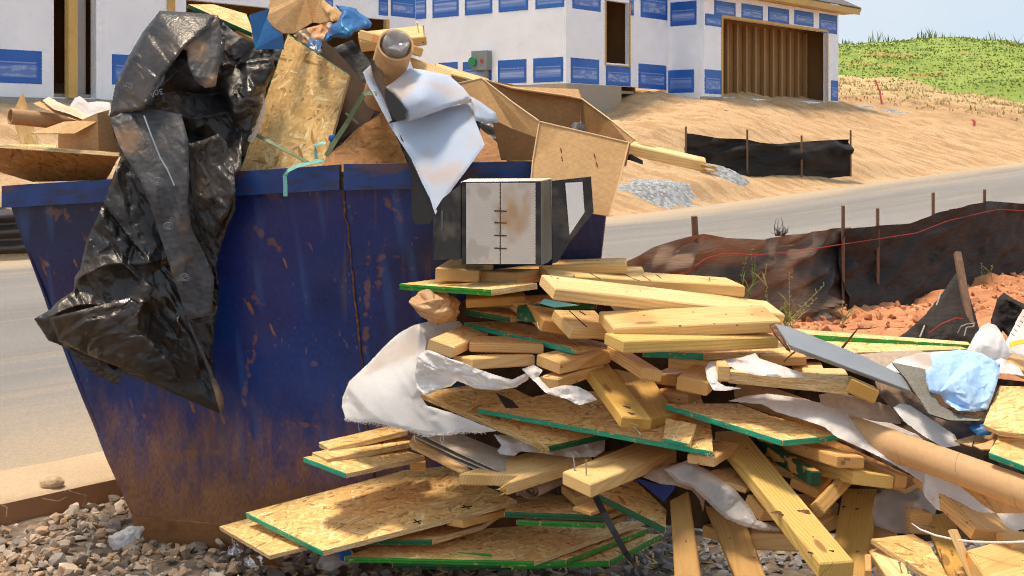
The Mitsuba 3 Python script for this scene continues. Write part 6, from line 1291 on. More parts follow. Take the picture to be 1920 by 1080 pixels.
# ------------------------------------------------------------------ shingle, flashing and other stiff scraps
sh_ = []
def sh_fn(A, B):
    q0 = np.array([at(1672, 679, 4.26), at(1700, 712, 4.16), at(1722, 745, 4.08), at(1742, 776, 4.0), at(1780, 788, 3.98), at(1835, 789, 3.99)])
    q1 = np.array([at(1735, 692, 4.24), at(1736, 706, 4.18), at(1742, 728, 4.12), at(1762, 760, 4.06), at(1800, 778, 4.05), at(1842, 785, 4.05)])
    x = A * 5; k = np.clip(x.astype(int), 0, 4); f = (x - k)[:, None]
    a = q0[k] * (1 - f) + q0[k + 1] * f; b = q1[k] * (1 - f) + q1[k + 1] * f
    return a * (1 - B)[:, None] + b * B[:, None]
v, f = grid_like(np.linspace(0, 1, 40), np.linspace(0, 1, 12), sh_fn)
v2 = v + [0, .003, -.004]; rim_ = []
one('roof_shingle', cat_mesh([(v, f), (v2, f[:, ::-1])]), 'shingle_grit', 'curled grey gritty roof shingle beneath the blue paper', 'roof shingle', smooth=True)
fl = thing('metal_flashing', 'grey painted metal strip pointing up left over the planks', 'metal strip')
fa = [at(1452, 607, 4.42), at(1479, 646, 4.24), at(1560, 676, 4.2), at(1640, 708, 4.16), at(1708, 732, 4.13), at(1692, 704, 4.2), at(1660, 688, 4.24), at(1612, 665, 4.3), at(1540, 640, 4.37), at(1478, 612, 4.42)]
obj('face', slab(fa, .004), 'grey_metal', fl)
obj('lip', slab([at(1479, 647, 4.238), at(1708, 733, 4.128), at(1706, 738, 4.14), at(1483, 656, 4.25)], .003), 'grey_metal', fl)
obj('rusty_end', slab([at(1443, 608, 4.425), at(1452, 606, 4.418), at(1480, 646, 4.236), at(1482, 656, 4.245), at(1474, 651, 4.25), at(1450, 622, 4.36)], .01), 'rust', fl, label='rusty cut end')
def bar(name, label, cat, pts, r, m, n=6): return one(name, tube([at(*p) for p in pts], r, n), m, label, cat, smooth=40)
bar('thin_rod', 'thin dark rod sticking up behind the grey metal strip', 'rod', [(1573, 660, 4.38), (1592, 636, 4.36), (1612, 612, 4.34)], [.005, .004, .0015], 'rust')
bar('thin_rod', 'bent thin rod below the left end of the grey metal strip', 'rod', [(1470, 678, 4.4), (1480, 668, 4.38), (1492, 658, 4.36)], .003, 'stake')
bar('white_strap', 'white plastic strap curving across the right front corner', 'strap', [(1709, 981, 3.92), (1726, 993, 3.88), (1755, 1004, 3.82), (1790, 1012, 3.74), (1830, 1016, 3.66), (1880, 1017, 3.6), (1940, 1015, 3.55)], [.001, .0028, .003, .003, .003, .003, .003], 'white_plastic')

# cardboard tube and folded cardboard at the right
TUBE = [at(1395, 733, 4.78), at(1960, 938, 3.66)]
m = trimesh.creation.annulus(.044, .048, 1.0, sections=48); v = np.asarray(m.vertices)
ax = TUBE[1] - TUBE[0]; L = np.linalg.norm(ax); ax /= L; e1 = np.cross(ax, [0, 0, 1]); e1 /= np.linalg.norm(e1); e2 = np.cross(e1, ax)
one('cardboard_tube', ((v[:, :1] * e1 + v[:, 1:2] * e2 + (v[:, 2:] + .5) * ax * L + TUBE[0]), m.faces), 'tube_card', 'long brown cardboard tube lying diagonally at the right of the heap', 'cardboard tube', smooth=40)
cb = thing('folded_cardboard', 'large folded brown cardboard under the tube at the right', 'cardboard')
obj('panel', pslab([(1745, 836, 4.06), (1800, 862, 3.99), (1935, 925, 3.83), (1940, 962, 3.8), (1866, 962, 3.88), (1800, 890, 3.95)], .005), 'cardboard', cb)
obj('panel', pslab([(1733, 852, 4.10), (1745, 836, 4.058), (1800, 890, 3.948), (1866, 962, 3.878), (1842, 946, 3.93), (1780, 895, 4.0)], .005), 'cardboard', cb, label='narrow folded strip catching the light')
tb_ = thing('torn_carton', 'torn carton corner beside the teal edged chipboard at the right', 'cardboard')
obj('panel', pslab([(1790, 826, 4.02), (1828, 815, 4.1), (1824, 828, 4.0), (1822, 836, 3.94)], .004), 'cardboard', tb_)
obj('panel', pslab([(1826, 818, 4.06), (1860, 803, 4.06), (1872, 812, 4.02), (1866, 826, 3.98), (1826, 832, 3.98)], .004), 'cardboard_dark', tb_)
obj('panel', pslab([(1824, 834, 3.9), (1846, 830, 3.9), (1866, 822, 3.92), (1858, 842, 3.86), (1840, 842, 3.86)], .004), 'cardboard', tb_)

# left of the heap: kraft fold and grey cardboard sheets
soft('kraft_cardboard', 'brown folded cardboard wedged beside the stacked grey sheets', 'cardboard', [(766, 832), (775, 815), (800, 820), (840, 835), (880, 860), (882, 885), (866, 890), (845, 880), (800, 856), (772, 842)], [(766, 832, 4.72), (800, 820, 4.8), (882, 885, 4.55), (845, 880, 4.55)], 'cardboard', step=3.5, amp=.008, scale=.15, seed=31, curl=.03, octaves=2)
for k, (dy, lab) in enumerate(((0, 'uppermost grey cardboard sheet under the white sack'), (9, 'middle grey cardboard sheet under the white sack'), (18, 'lowest grey cardboard sheet under the white sack'))):
    one('grey_cardboard', pslab([(778 - 4 * k, 808 + dy, 4.78), (850, 808 + dy, 4.9), (1000, 868 + dy, 4.72), (985, 890 + dy * .6, 4.55), (930, 880 + dy * .8, 4.52), (855, 846 + dy, 4.62)], .004), 'cardboard_grey', lab, 'cardboard')
# rolled cloth end
sp = []
for a in np.linspace(0, 5.2 * np.pi, 60): sp.append((.010 + .0028 * a / np.pi * 2.2) * np.array([np.cos(a), np.sin(a)]))
sp = np.array(sp); sp = np.vstack([sp * 1.0]); n = len(sp)
p0, p1 = at(990, 922, 4.56), at(1075, 880, 4.9); ax = (p1 - p0); L = np.linalg.norm(ax); axn = ax / L; e1 = np.cross(axn, [0, 0, 1]); e1 /= np.linalg.norm(e1); e2 = np.cross(e1, axn)
def roll_fn(A, B):
    k = np.clip((A * (n - 1)).astype(int), 0, n - 1); return p0 + sp[k][:, :1] * e1 * 1.25 + sp[k][:, 1:] * e2 * .8 + B[:, None] * ax + .006 * (meshkit.noise(np.stack([A * 9, B * 5, 0 * A], 1), 4) - .5)[:, None] * e2
one('rolled_cloth', grid_like(np.linspace(0, 1, n), np.linspace(0, 1, 12), roll_fn), 'beige_film', 'beige rolled cloth with spiral end under the split plank', 'rolled cloth', smooth=True)

# ------------------------------------------------------------------ boxes on and beside the container
wb = thing('carton', 'white and black carton standing on the plank ends beside the container', 'box')
DB = 4.60
obj('front', pslab([(866, 341, DB), (1014, 340, DB), (1014, 497, DB), (866, 496, DB)], .30), 'black_card', wb)
for x0, x1 in ((874, 937), (939, 1004)): obj('front_flap', pslab([(x0, 343, DB - .003), (x1, 343, DB - .003), (x1, 495, DB - .003), (x0, 495, DB - .003)], .003), 'white_corrugated', wb)
for y in (394, 416, 440, 464): obj('staple', pslab([(927, y, DB - .006), (950, y + 1, DB - .006), (950, y + 3.5, DB - .006), (927, y + 2.5, DB - .006)], .002), 'rust', wb)
obj('side', pslab([(1015, 340, DB), (1030, 337, DB + .14), (1034, 336, DB + .15), (1035, 485, DB + .15), (1028, 492, DB + .1), (1015, 497, DB)], .004), 'grey_teal_card', wb)
obj('top_flap', pslab([(864, 341, DB), (1014, 339, DB), (1036, 334, DB + .18), (880, 335, DB + .18)], .004), 'white_corrugated', wb)
of = obj('open_flap', pslab([(1035, 339, DB + .02), (1108, 331, DB + .06), (1113, 398, DB + .06), (1068, 455, DB + .03), (1045, 492, DB + .01), (1036, 494, DB + .01)], .004), 'black_card', wb, label='open black side flap with white sticker')
obj('sticker', pslab([(1060, 343, DB + .028), (1092, 341, DB + .044), (1096, 398, DB + .046), (1068, 440, DB + .027)], .002), 'white_plastic', of)
lf = obj('open_flap', pslab([(812, 400, DB + .16), (830, 372, DB + .15), (864, 345, DB + .03), (864, 486, DB + .03), (812, 487, DB + .16)], .004), 'black_card', wb, label='black flap folded out to the left')
obj('printed_line', pslab([(828, 395, DB + .135), (830, 395, DB + .135), (830, 445, DB + .135), (828, 445, DB + .135)], .0008), 'film_print', lf)
bc = thing('carton', 'big open brown carton tipped over the right end of the container', 'box')
obj('front', pslab([(1011, 229, 4.94), (1060, 240, 4.94), (1179, 268, 4.93), (1164, 330, 4.86), (1142, 405, 4.78), (1110, 400, 4.785), (992, 380, 4.80), (999, 300, 4.88)], .005), 'cardboard', bc)
for px, py in ((1052, 282), (1054, 298), (1115, 292), (1119, 308)): obj('staple', box_between(at(px - 1, py - 4, 4.945 - (py - 235) * .00095), at(px + 1, py + 4, 4.937 - (py - 235) * .00095), .004, .004, .001, up=(1, 0, 0)), 'rust', bc)
obj('flap', pslab([(853, 159, 5.22), (904, 147, 5.2), (960, 192, 5.06), (1010, 227, 4.93), (1004, 257, 4.95), (962, 242, 5.06), (900, 212, 5.16)], .005), 'cardboard', bc, label='flap bent back to the left')
obj('back', pslab([(905, 149, 5.21), (1000, 165, 5.30), (1088, 184, 5.32), (1090, 300, 5.32), (940, 300, 5.25)], .005), 'cardboard_dark', bc)  # inner faces take darker cardboard: the shade inside the carton is painted
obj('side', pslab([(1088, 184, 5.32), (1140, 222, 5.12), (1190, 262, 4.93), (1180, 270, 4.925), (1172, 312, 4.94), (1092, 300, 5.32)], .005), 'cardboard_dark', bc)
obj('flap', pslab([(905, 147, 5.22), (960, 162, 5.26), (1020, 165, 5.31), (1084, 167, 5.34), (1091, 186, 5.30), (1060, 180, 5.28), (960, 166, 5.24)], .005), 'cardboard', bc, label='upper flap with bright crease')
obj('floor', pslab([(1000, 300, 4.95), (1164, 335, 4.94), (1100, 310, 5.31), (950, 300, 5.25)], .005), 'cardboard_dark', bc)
soft('brown_plastic_scrap', 'crumpled brown plastic inside the open carton', 'plastic scrap', [(1070, 236), (1078, 228), (1092, 230), (1099, 238), (1094, 248), (1075, 244)], [(1070, 236, 5.0), (1092, 230, 5.02), (1094, 248, 4.98)], 'grey_film', step=2.5, amp=.02, scale=.04, seed=32)
for line in ([(853, 158, 5.22), (904, 146.5, 5.2)], [(904, 147, 5.2), (960, 191, 5.06), (1010, 226.5, 4.93)], [(1011, 228, 4.938), (1060, 239.5, 4.938), (1179, 267.5, 4.928)], [(1088, 183, 5.318), (1140, 221, 5.118), (1190, 261, 4.928), (1180, 269, 4.923)], [(905, 148, 5.21), (960, 165, 5.23), (1060, 179, 5.27), (1090, 185, 5.30)], [(1011, 229, 4.936), (999, 300, 4.876), (992, 380, 4.796)], [(1179, 268, 4.926), (1164, 330, 4.856), (1142, 405, 4.776)]):
    obj('cut_edge', tube([at(*p) for p in line], .0032, 5), 'cardboard_edge', bc)
one('black_strap_end', pslab([(1174, 290, 4.96), (1183, 289, 4.95), (1205, 301, 4.93), (1205, 309, 4.93), (1180, 300, 4.95), (1172, 300, 4.96)], .003), 'strap_black', 'black strap end sticking out below the big open carton', 'strap')
# torn blue carton with brown inside
bx = thing('carton', 'torn blue printed carton with brown inside at the top of the container load', 'box')
obj('front', pslab([(467, 28, 5.40), (505, 16, 5.44), (500, 34, 5.41), (512, 52, 5.38), (530, 64, 5.36), (532, 92, 5.36), (478, 92, 5.38)], .005), 'blue_card', bx)
obj('inside', pslab([(508, -10, 5.52), (575, -10, 5.60), (586, 42, 5.56), (552, 62, 5.5), (530, 62, 5.46), (512, 50, 5.44), (497, 32, 5.44), (504, 16, 5.48)], .006), 'cardboard', bx)
obj('inside', pslab([(575, -10, 5.602), (600, -10, 5.5), (622, 38, 5.42), (600, 44, 5.47), (586, 42, 5.562)], .006), 'cardboard', bx)
obj('torn_edge', sheet([(602, -6), (616, 8), (630, 16), (640, 24), (634, 40), (622, 40), (618, 30), (604, 12)], [(602, -6, 5.48), (640, 24, 5.4), (622, 40, 5.4)], step=2.5, amp=.02, scale=.06, seed=33), 'cardboard', bx, smooth=True)
soft('blue_packaging', 'crumpled shiny blue packaging at the very top of the load', 'packaging', [(628, 9), (650, 12), (668, 16), (674, 24), (690, 34), (698, 44), (694, 52), (676, 56), (662, 62), (655, 72), (640, 72), (628, 70), (612, 80), (606, 76), (612, 60), (622, 46), (634, 40), (640, 24)],
     [(628, 9, 5.46), (668, 16, 5.46), (698, 44, 5.4), (612, 80, 5.36), (650, 45, 5.34)], 'blue_card', step=2.4, amp=.03, scale=.07, seed=34, curl=.03, curl_px=8)
soft('blue_packaging', 'lower blue packaging scrap over the green panel edge', 'packaging', [(572, 82), (582, 72), (602, 70), (604, 84), (598, 96), (588, 94)], [(572, 82, 5.47), (602, 70, 5.5), (598, 96, 5.43)], 'blue_card', step=2.4, amp=.02, scale=.05, seed=35)
soft('torn_paper', 'torn orange and pink paper shreds below the brown inside of the blue carton', 'paper', [(550, 66), (565, 55), (585, 50), (600, 46), (620, 40), (628, 48), (612, 62), (606, 76), (584, 74), (574, 82), (560, 76)], [(550, 66, 5.46), (620, 40, 5.42), (574, 82, 5.42), (590, 60, 5.38)], 'orange_paper', step=2.2, amp=.05, scale=.05, seed=36, octaves=2)
# dark brown fibre panel behind the leaning board
one('fibre_panel', pslab([(604, 74, 5.62), (626, 90, 5.6), (662, 130, 5.56), (690, 165, 5.52), (708, 200, 5.48), (690, 230, 5.45), (640, 262, 5.42), (600, 310, 5.4), (606, 300, 5.42)], .01), 'dark_fibre', 'dark brown fibre panel between leaning chipboard and membrane', 'panel')
# left carton with paper, roll
lc = thing('carton', 'brown carton with spread flaps at the left end of the container', 'box')
obj('front', pslab([(109, 244, 5.40), (150, 226, 5.38), (182, 212, 5.36), (184, 288, 5.36), (109, 284, 5.40)], .005), 'cardboard', lc)
obj('side', pslab([(183, 212, 5.36), (228, 200, 5.5), (230, 294, 5.5), (185, 289, 5.36)], .005), 'cardboard', lc)
obj('flap', pslab([(58, 250, 5.28), (120, 228, 5.36), (168, 226, 5.42), (181, 228, 5.36), (140, 250, 5.30), (110, 250, 5.28)], .004), 'cardboard', lc, label='near flap lying open to the left')
obj('flap', sheet([(62, 194), (74, 190), (110, 206), (150, 215), (168, 226), (150, 228), (110, 215), (78, 202)], [(62, 194, 5.5), (168, 226, 5.45), (110, 215, 5.42)], step=3, amp=.012, scale=.1, seed=37), 'cardboard', lc, smooth=True)
soft('torn_paper', 'cream torn paper bunched in the left carton', 'paper', [(80, 188), (92, 181), (110, 192), (130, 200), (160, 206), (172, 222), (160, 226), (130, 214), (100, 205)], [(80, 188, 5.52), (160, 206, 5.52), (130, 214, 5.42)], 'cream_paper', step=2.4, amp=.03, scale=.07, seed=38)
soft('white_cloth', 'white plastic and cloth bunched in the left carton', 'cloth', [(130, 200), (140, 184), (150, 180), (165, 192), (185, 190), (206, 192), (210, 215), (196, 218), (182, 226), (168, 222), (150, 208)], [(130, 200, 5.55), (206, 192, 5.5), (168, 222, 5.42)], 'white_film', step=2.6, amp=.03, scale=.06, seed=39, octaves=3, stretch=(1.7, 20))
def roll(name, label, p0, p1, r, inner, m, cat):
    an = trimesh.creation.annulus(inner, r, 1.0, sections=36); v = np.asarray(an.vertices); ax = p1 - p0; L = np.linalg.norm(ax); ax = ax / L
    e1 = np.cross(ax, [0, 0, 1]); e1 /= np.linalg.norm(e1); e2 = np.cross(e1, ax)
    return one(name, (v[:, :1] * e1 + v[:, 1:2] * e2 + (v[:, 2:] + .5) * ax * L + p0, an.faces), m, label, cat, smooth=40)
roll('paper_roll', 'rolled brown paper sticking out left from the carton at the container end', at(19, 218, 5.42), at(150, 232, 5.62), .034, .029, 'kraft', 'paper roll')
# cardboard tube with a bottle in its mouth
p0, p1 = at(742, 84, 5.02), at(722, 150, 5.26)
roll('cardboard_tube', 'short cardboard tube holding a plastic bottle at the top of the load', p0, p1 + (p1 - p0) * .5, .072, .064, 'tube_card', 'cardboard tube')
ax = (p0 - p1) / np.linalg.norm(p0 - p1); e1 = np.cross(ax, [0, 0, 1]); e1 /= np.linalg.norm(e1); e2 = np.cross(e1, ax)
A_, B_ = np.linspace(0, 1, 40), np.linspace(0, 2 * np.pi, 81)
def bottle_fn(A, B):
    r = .052 * np.sqrt(np.clip(1 - np.clip((A - .45) / .55, 0, 1) ** 2.4, 0, 1)); lobes = np.abs(np.cos(2.5 * B)) ** .6
    h = -.16 + .16 * np.clip(A / .45, 0, 1) + .045 * np.clip((A - .45) / .55, 0, 1) * (.35 + .65 * lobes) * np.sin(np.pi * np.clip(A, .45, 1) ** 1.0) * 1.4
    return p0 + (r * np.cos(B))[:, None] * e1 + (r * np.sin(B))[:, None] * e2 + (h + .012)[:, None] * ax
one('plastic_bottle', grid_like(A_, B_, bottle_fn), 'clear_plastic', 'clear plastic bottle stuck bottom up in the short cardboard tube', 'bottle', smooth=True)

# straps
def strap(label, line, d, w, m): return one('packing_strap', strip_px(line, w, d), m, label, 'strap')
strap('olive green packing strap bent over in front of the fibre panel', [(706, 175), (690, 175), (682, 177), (668, 200), (650, 232), (630, 262), (612, 292)], [5.1, 5.1, 5.1, 5.12, 5.14, 5.14, 5.12], .021, 'strap_green')
strap('short olive strap crossing behind the bent one', [(648, 212), (660, 222), (672, 232)], [5.3, 5.3, 5.3], .010, 'strap_green')
strap('olive green strap lying across the leaning chipboard', [(480, 253), (510, 268), (545, 287), (576, 304)], [5.36, 5.3, 5.2, 5.0], .017, 'strap_green')
strap('pale aqua strap hanging over the container rim', [(608, 300), (580, 306), (556, 312), (540, 320), (534, 330), (535, 350), (535, 368)], [5.06, 5.0, 4.98, 4.98, 5.0, 5.0, 5.0], .016, 'strap_aqua')
strap('small aqua strap loop beside the leaning chipboard', [(593, 298), (592, 284), (590, 272), (600, 269), (611, 268)], [5.1, 5.1, 5.08, 5.06, 5.06], .013, 'strap_aqua')
strap('black steel strap slanting down to the gravel in front of the green edged stack', [(1117, 932), (1132, 962), (1150, 995), (1172, 1035), (1192, 1062), (1203, 1080)], [4.36, 4.32, 4.3, 4.3, 4.34, 4.42], .022, 'strap_black')
m = trimesh.creation.icosphere(2, .016); one('bottle_cap', (np.asarray(m.vertices) * [1, .6, 1] + at(623, 259, 5.16), m.faces), 'blue_plastic', 'blue plastic cap beside the olive strap', 'bottle cap', smooth=True)

# ------------------------------------------------------------------ litter on the gravel
def bottle(p0, p1, r, label, m, cap=None, crush=.25, seed=0):
    ax = p1 - p0; L = np.linalg.norm(ax); ax = ax / L; e1 = np.cross(ax, [0, 0, 1]); e1 /= np.linalg.norm(e1); e2 = np.cross(e1, ax)
    prof = np.array([(0, 0), (.02, .75), (.06, 1), (.3, .95), (.5, 1), (.72, 1), (.86, .6), (.93, .36), (1, .34)])
    def fn(A, B):
        rr = np.interp(A, prof[:, 0], prof[:, 1]) * r
        q = np.stack([A * 5, np.cos(B) * 1.2, np.sin(B) * 1.2], 1)
        rr = rr * (1 + crush * 2 * (meshkit.fbm(q * 1.4 + seed, 3, seed) - .5)) * (1 + .03 * np.sin(A * 60))
        return p0 + (rr * np.cos(B))[:, None] * e1 + (rr * np.sin(B))[:, None] * e2 * .8 + (A * L)[:, None] * ax
    t = thing('plastic_bottle', label, 'bottle')
    obj('body', grid_like(np.linspace(0, 1, 50), np.linspace(0, 2 * np.pi, 41), fn), m, t, smooth=True)
    if cap:
        c = trimesh.creation.cylinder(r * .42, .022, sections=20); v = np.asarray(c.vertices)
        obj('cap', (v[:, :1] * e1 + v[:, 1:2] * e2 + v[:, 2:] * ax + p1, c.faces), cap, t, smooth=40)
bottle(at(208, 1020, 5.14), at(268, 990, 5.24), .036, 'crushed clear bottle lying at the left foot of the container', 'clear_plastic', None, .5, 3)
bottle(at(652, 1040, 4.78), at(598, 1062, 4.62), .036, 'clear bottle half under the big chipboard sheet', 'clear_plastic', None, .3, 5)
m = trimesh.creation.cylinder(.022, .03, sections=24); one('bottle_cap', (np.asarray(m.vertices) @ Rotation.from_euler('xy', [70, 30], degrees=True).as_matrix() + at(645, 1038, 4.66), m.faces), 'blue_plastic', 'bright blue cap at the neck of the bottle under the sheet', 'bottle cap', smooth=40)
for (px, py, d, r, lab) in ((444, 1030, 5.0, .026, 'small crumpled foil ball on the gravel, left one'), (478, 1054, 4.86, .032, 'larger crumpled foil ball on the gravel below the plain sheet')):
    m = trimesh.creation.icosphere(4, 1.); v = np.asarray(m.vertices); rr = 1 + .45 * crumple(np.c_[v[:, 0] + .5 * v[:, 1], v[:, 2] - .4 * v[:, 1]], int(px), .5, 4)
    one('foil_ball', (v * rr[:, None] * r * [1.1, 1, .7] + at(px, py, d), m.faces), 'foil', lab, 'foil')
rr = np.random.default_rng(5); parts = []
for pts in ([(80, 935, 5.6), (110, 940, 5.55), (126, 932, 5.5), (133, 922, 5.5), (163, 930, 5.48), (155, 950, 5.45)], [(0, 945, 5.5), (14, 952, 5.45), (12, 970, 5.4)], [(120, 925, 5.62), (128, 918, 5.6), (140, 925, 5.55)]): parts.append(tube([at(*p) for p in pts], .003, 4))
one('dry_straw', cat_mesh(parts), 'stake', 'bent dry straw stems against the gutter face', 'straw')

# nails, staples, knots, pencil marks and splinters on single boards
def key_of(label): return next(k for k, v in labels.items() if v.get('label') == label)
def on_board(label, px, py, lift=.0008):
    """The point of the board's upper face that shows at (px, py)."""
    c, R, th = BOARD[label]; n = R[:, 2]
    if n[2] < 0: n = -n
    o = np.array([0, 0, CAM_Z]); r = at(px, py, 1.0) - o
    return o + r * (np.dot(c + n * (th / 2 + lift) - o, n) / np.dot(r, n)), n
def nails(label, bases, h=.045, r=.002, m='nail_steel'):
    rr = np.random.default_rng(len(label))
    for px, py in bases:
        p, n = on_board(label, px, py)
        q = p + n * h + rr.normal(0, h * .22, 3)
        v = cat_mesh([tube([p - n * .01, (p + q) / 2 + rr.normal(0, .001, 3), q], r, 6), tube([q - n * .0012, q + n * .0012], r * 2.1, 8)])
        obj('nail', v, m, key_of(label))
def spots(label, pts, r, m='rust', name='knot'):
    for px, py in pts:
        p, n = on_board(label, px, py, .0006)
        e = np.cross(n, [.3, 1, 0]); e /= np.linalg.norm(e); f_ = np.cross(n, e)
        th = np.linspace(0, 2 * np.pi, 15)[:-1]; rr_ = r * (1 + .25 * np.sin(3 * th + px))
        v = np.vstack([p + n * .0006, p + (rr_ * np.cos(th))[:, None] * e * 1.5 + (rr_ * np.sin(th))[:, None] * f_])
        obj(name, (v, np.array([(0, 1 + k, 1 + (k + 1) % 14) for k in range(14)])), m, key_of(label))
def ink(label, strokes, w=.003, name='pencil_mark'):
    obj(name, cat_mesh([strip_px(s_, w, [on_board(label, *q)[0][1] - .002 for q in s_], .0005) for s_ in strokes]), 'black_gap', key_of(label))
nails('plank with two upright nails near its sawn end', [(1078, 883), (1099, 891)], .05, .0026)
nails('plank with nails at its end behind the tube with the bottle', [(785, 60), (795, 66)], .03)
nails('plank leaning below the pointed offcut with two nails', [(1690, 1072), (1702, 1076)], .025, .0022)
nails('long yellow plank with staples in the right front corner', [(1766, 1046), (1786, 1042)], .018, .002)
nails('rearmost long pale plank on top with square right end above the weeds', [(1330, 527)], .008)
spots('plank with scattered nail holes lying behind the white box towards the road', [(1098, 489), (1121, 488), (1152, 489), (1064, 491)], .004, 'black_gap', 'nail_hole')
spots('long pale plank with slanting left end crossing under the rearmost one', [(1034, 519), (1046, 522), (1200, 545)], .003, 'black_gap', 'nail_hole')
spots('pale plank third down with diagonal striped left end grain', [(1207, 591), (1300, 585), (1410, 590)], .003, 'black_gap', 'nail_hole')
spots('big knotty beam running down to the bottom of the photo', [(1458, 962), (1509, 959)], .013, 'rust', 'knot')
spots('big knotty beam running down to the bottom of the photo', [(1560, 1033), (1519, 1036)], .005, 'black_gap', 'nail_hole')
spots('upright plank right of the big knotty beam', [(1582, 950), (1607, 954), (1608, 1034)], .005, 'rust', 'knot')
spots('steep plank with two bent nails in its lower end', [(1176, 763), (1184, 775)], .009, 'rust', 'knot')
ink('short pale plank with two dark pencil lines across its top', [[(1067, 582), (1083, 597), (1100, 613)], [(1086, 583), (1099, 591)]])
ink('rearmost long pale plank on top with square right end above the weeds', [[(1106, 512), (1126, 523)], [(1172, 514), (1182, 520), (1200, 527)], [(1205, 517), (1220, 526)], [(1231, 515), (1240, 522)]], .0022)
ink('big strand board sheet with teal end lying in front of the container', [[(865, 952), (885, 949)], [(868, 947), (880, 954)], [(775, 980), (790, 976)], [(776, 974), (788, 982)]], .004)
for label, seg in (('steep plank with two bent nails in its lower end', [[(1180, 793, 4.15), (1198, 798, 4.1)], [(1189, 801, 4.14), (1202, 815, 4.09)]]), ('orange plank end with staples just left of the pencil marked one', [[(1008, 604, 4.45), (1010, 616, 4.43), (1014, 621, 4.43)]]), ('brown block end with staples behind the long yellow plank', [[(1730, 985, 4.12), (1754, 989, 4.12)]])):
    for sg_ in seg: obj('staple', tube([at(*p) for p in sg_], .002, 6), 'nail_steel', key_of(label))
def splinters(label, line, direction, n, L, seed, m='pine'):
    rr = np.random.default_rng(seed); parts = []; c, R, th = BOARD[label]; nrm = R[:, 2]
    for _ in range(n):
        k = rr.uniform(); px, py = line[0][0] + (line[1][0] - line[0][0]) * k, line[0][1] + (line[1][1] - line[0][1]) * k
        p, nn = on_board(label, px, py, 0); p = p - nn * rr.uniform(.002, th * .9)
        d = np.array(direction, float) + rr.normal(0, .22, 3); d /= np.linalg.norm(d)
        parts.append(tube([p - d * .012, p + d * L * rr.uniform(.2, .6), p + d * L * rr.uniform(.6, 1.2)], [.0026, .0018, .0004], 4))
    obj('splinters', cat_mesh(parts), m, key_of(label), stuff=True)
splinters('split plank with splintered end left of the plank with upright nails', [(946, 906), (975, 891)], (-.8, -.35, -.1), 46, .035, 1)
splinters('strand board with frayed corner and dark green groove under the teal one', [(1000, 826), (1030, 838)], (.3, -.8, -.25), 60, .022, 2)
splinters('long strand board with teal edge carrying the steep plank', [(1322, 843), (1338, 846)], (.2, -.8, -.3), 26, .016, 3)
splinters('little square of strand board lying on the teal edged one', [(1284, 830), (1294, 831)], (.3, -.8, -.2), 18, .012, 4)
splinters('pale plank end sticking out right of the open cardboard box', [(1318, 306), (1335, 310)], (1, -.1, -.15), 22, .05, 5)
def face_ink(key, strokes, d, w=.0045):
    obj('stamp', cat_mesh([strip_px(s_, w, [d] * len(s_), .0008) for s_ in strokes]), 'black_gap', key)
face_ink(key_of('big knotty beam running down to the bottom of the photo'), [[(1553, 1061), (1549, 1079)], [(1555, 1065), (1573, 1063)], [(1563, 1064), (1560, 1076)], [(1577, 1060), (1576, 1072), (1590, 1079)]], 3.80)
k7 = key_of('plank with knot and stamp on its orange end')
face_ink(k7, [[(1584, 858), (1584, 864)], [(1584, 861), (1588, 861)], [(1588, 858), (1588, 864)], [(1593, 859), (1590, 861), (1594, 863), (1591, 864)]], 4.05, .002)
obj('knot', tube([at(1581, 868, 4.062), at(1581, 868, 4.052)], .006, 12), 'rust', k7)

# ------------------------------------------------------------------ fallen fence pieces and weeds at the right
ff = thing('fallen_fence', 'fallen black fence flap tied to a leaning stake on the red dirt', 'silt fence')
obj('fabric', sheet([(1678, 636), (1700, 622), (1735, 590), (1765, 552), (1790, 515), (1800, 508), (1812, 540), (1826, 580), (1838, 625), (1836, 655), (1760, 655), (1690, 646)], [(1678, 636, 6.6), (1800, 508, 6.9), (1838, 625, 6.5), (1760, 655, 6.35), (1770, 600, 6.5)], step=3, amp=.04, scale=.16, seed=41, curl=.03), 'fence_clean', ff, smooth=True)
obj('stake', box_between(at(1828, 660, 6.45), at(1795, 474, 6.8), .036, .036, .005, up=(1, 0, 0)), 'stake', ff)
obj('tie_wire', tube([at(1764, 550, 6.7), at(1755, 575, 6.6), at(1738, 600, 6.55), at(1725, 632, 6.4)], .004, 5), 'cardboard_grey', ff)
obj('tie_wire', tube([at(1795, 625, 6.4), at(1802, 612, 6.4), at(1812, 608, 6.4), at(1828, 606, 6.42), at(1825, 612, 6.4), at(1812, 614, 6.38), at(1808, 630, 6.36)], .003, 5), 'cardboard_grey', ff)
obj('red_thread', tube([at(1742, 625, 6.42), at(1765, 608, 6.4), at(1792, 597, 6.4), at(1806, 598, 6.42)], .004, 5), 'red_thread', ff)
soft('fallen_fence', 'second black fence fold standing behind the white bags', 'silt fence', [(1852, 640), (1858, 600), (1870, 560), (1882, 548), (1900, 560), (1930, 575), (1945, 610), (1930, 640), (1905, 650), (1880, 620), (1866, 650)], [(1852, 640, 6.2), (1882, 548, 6.4), (1945, 610, 6.2), (1880, 620, 6.3)], 'fence_clean', step=3, amp=.06, scale=.14, seed=42, curl=.04)
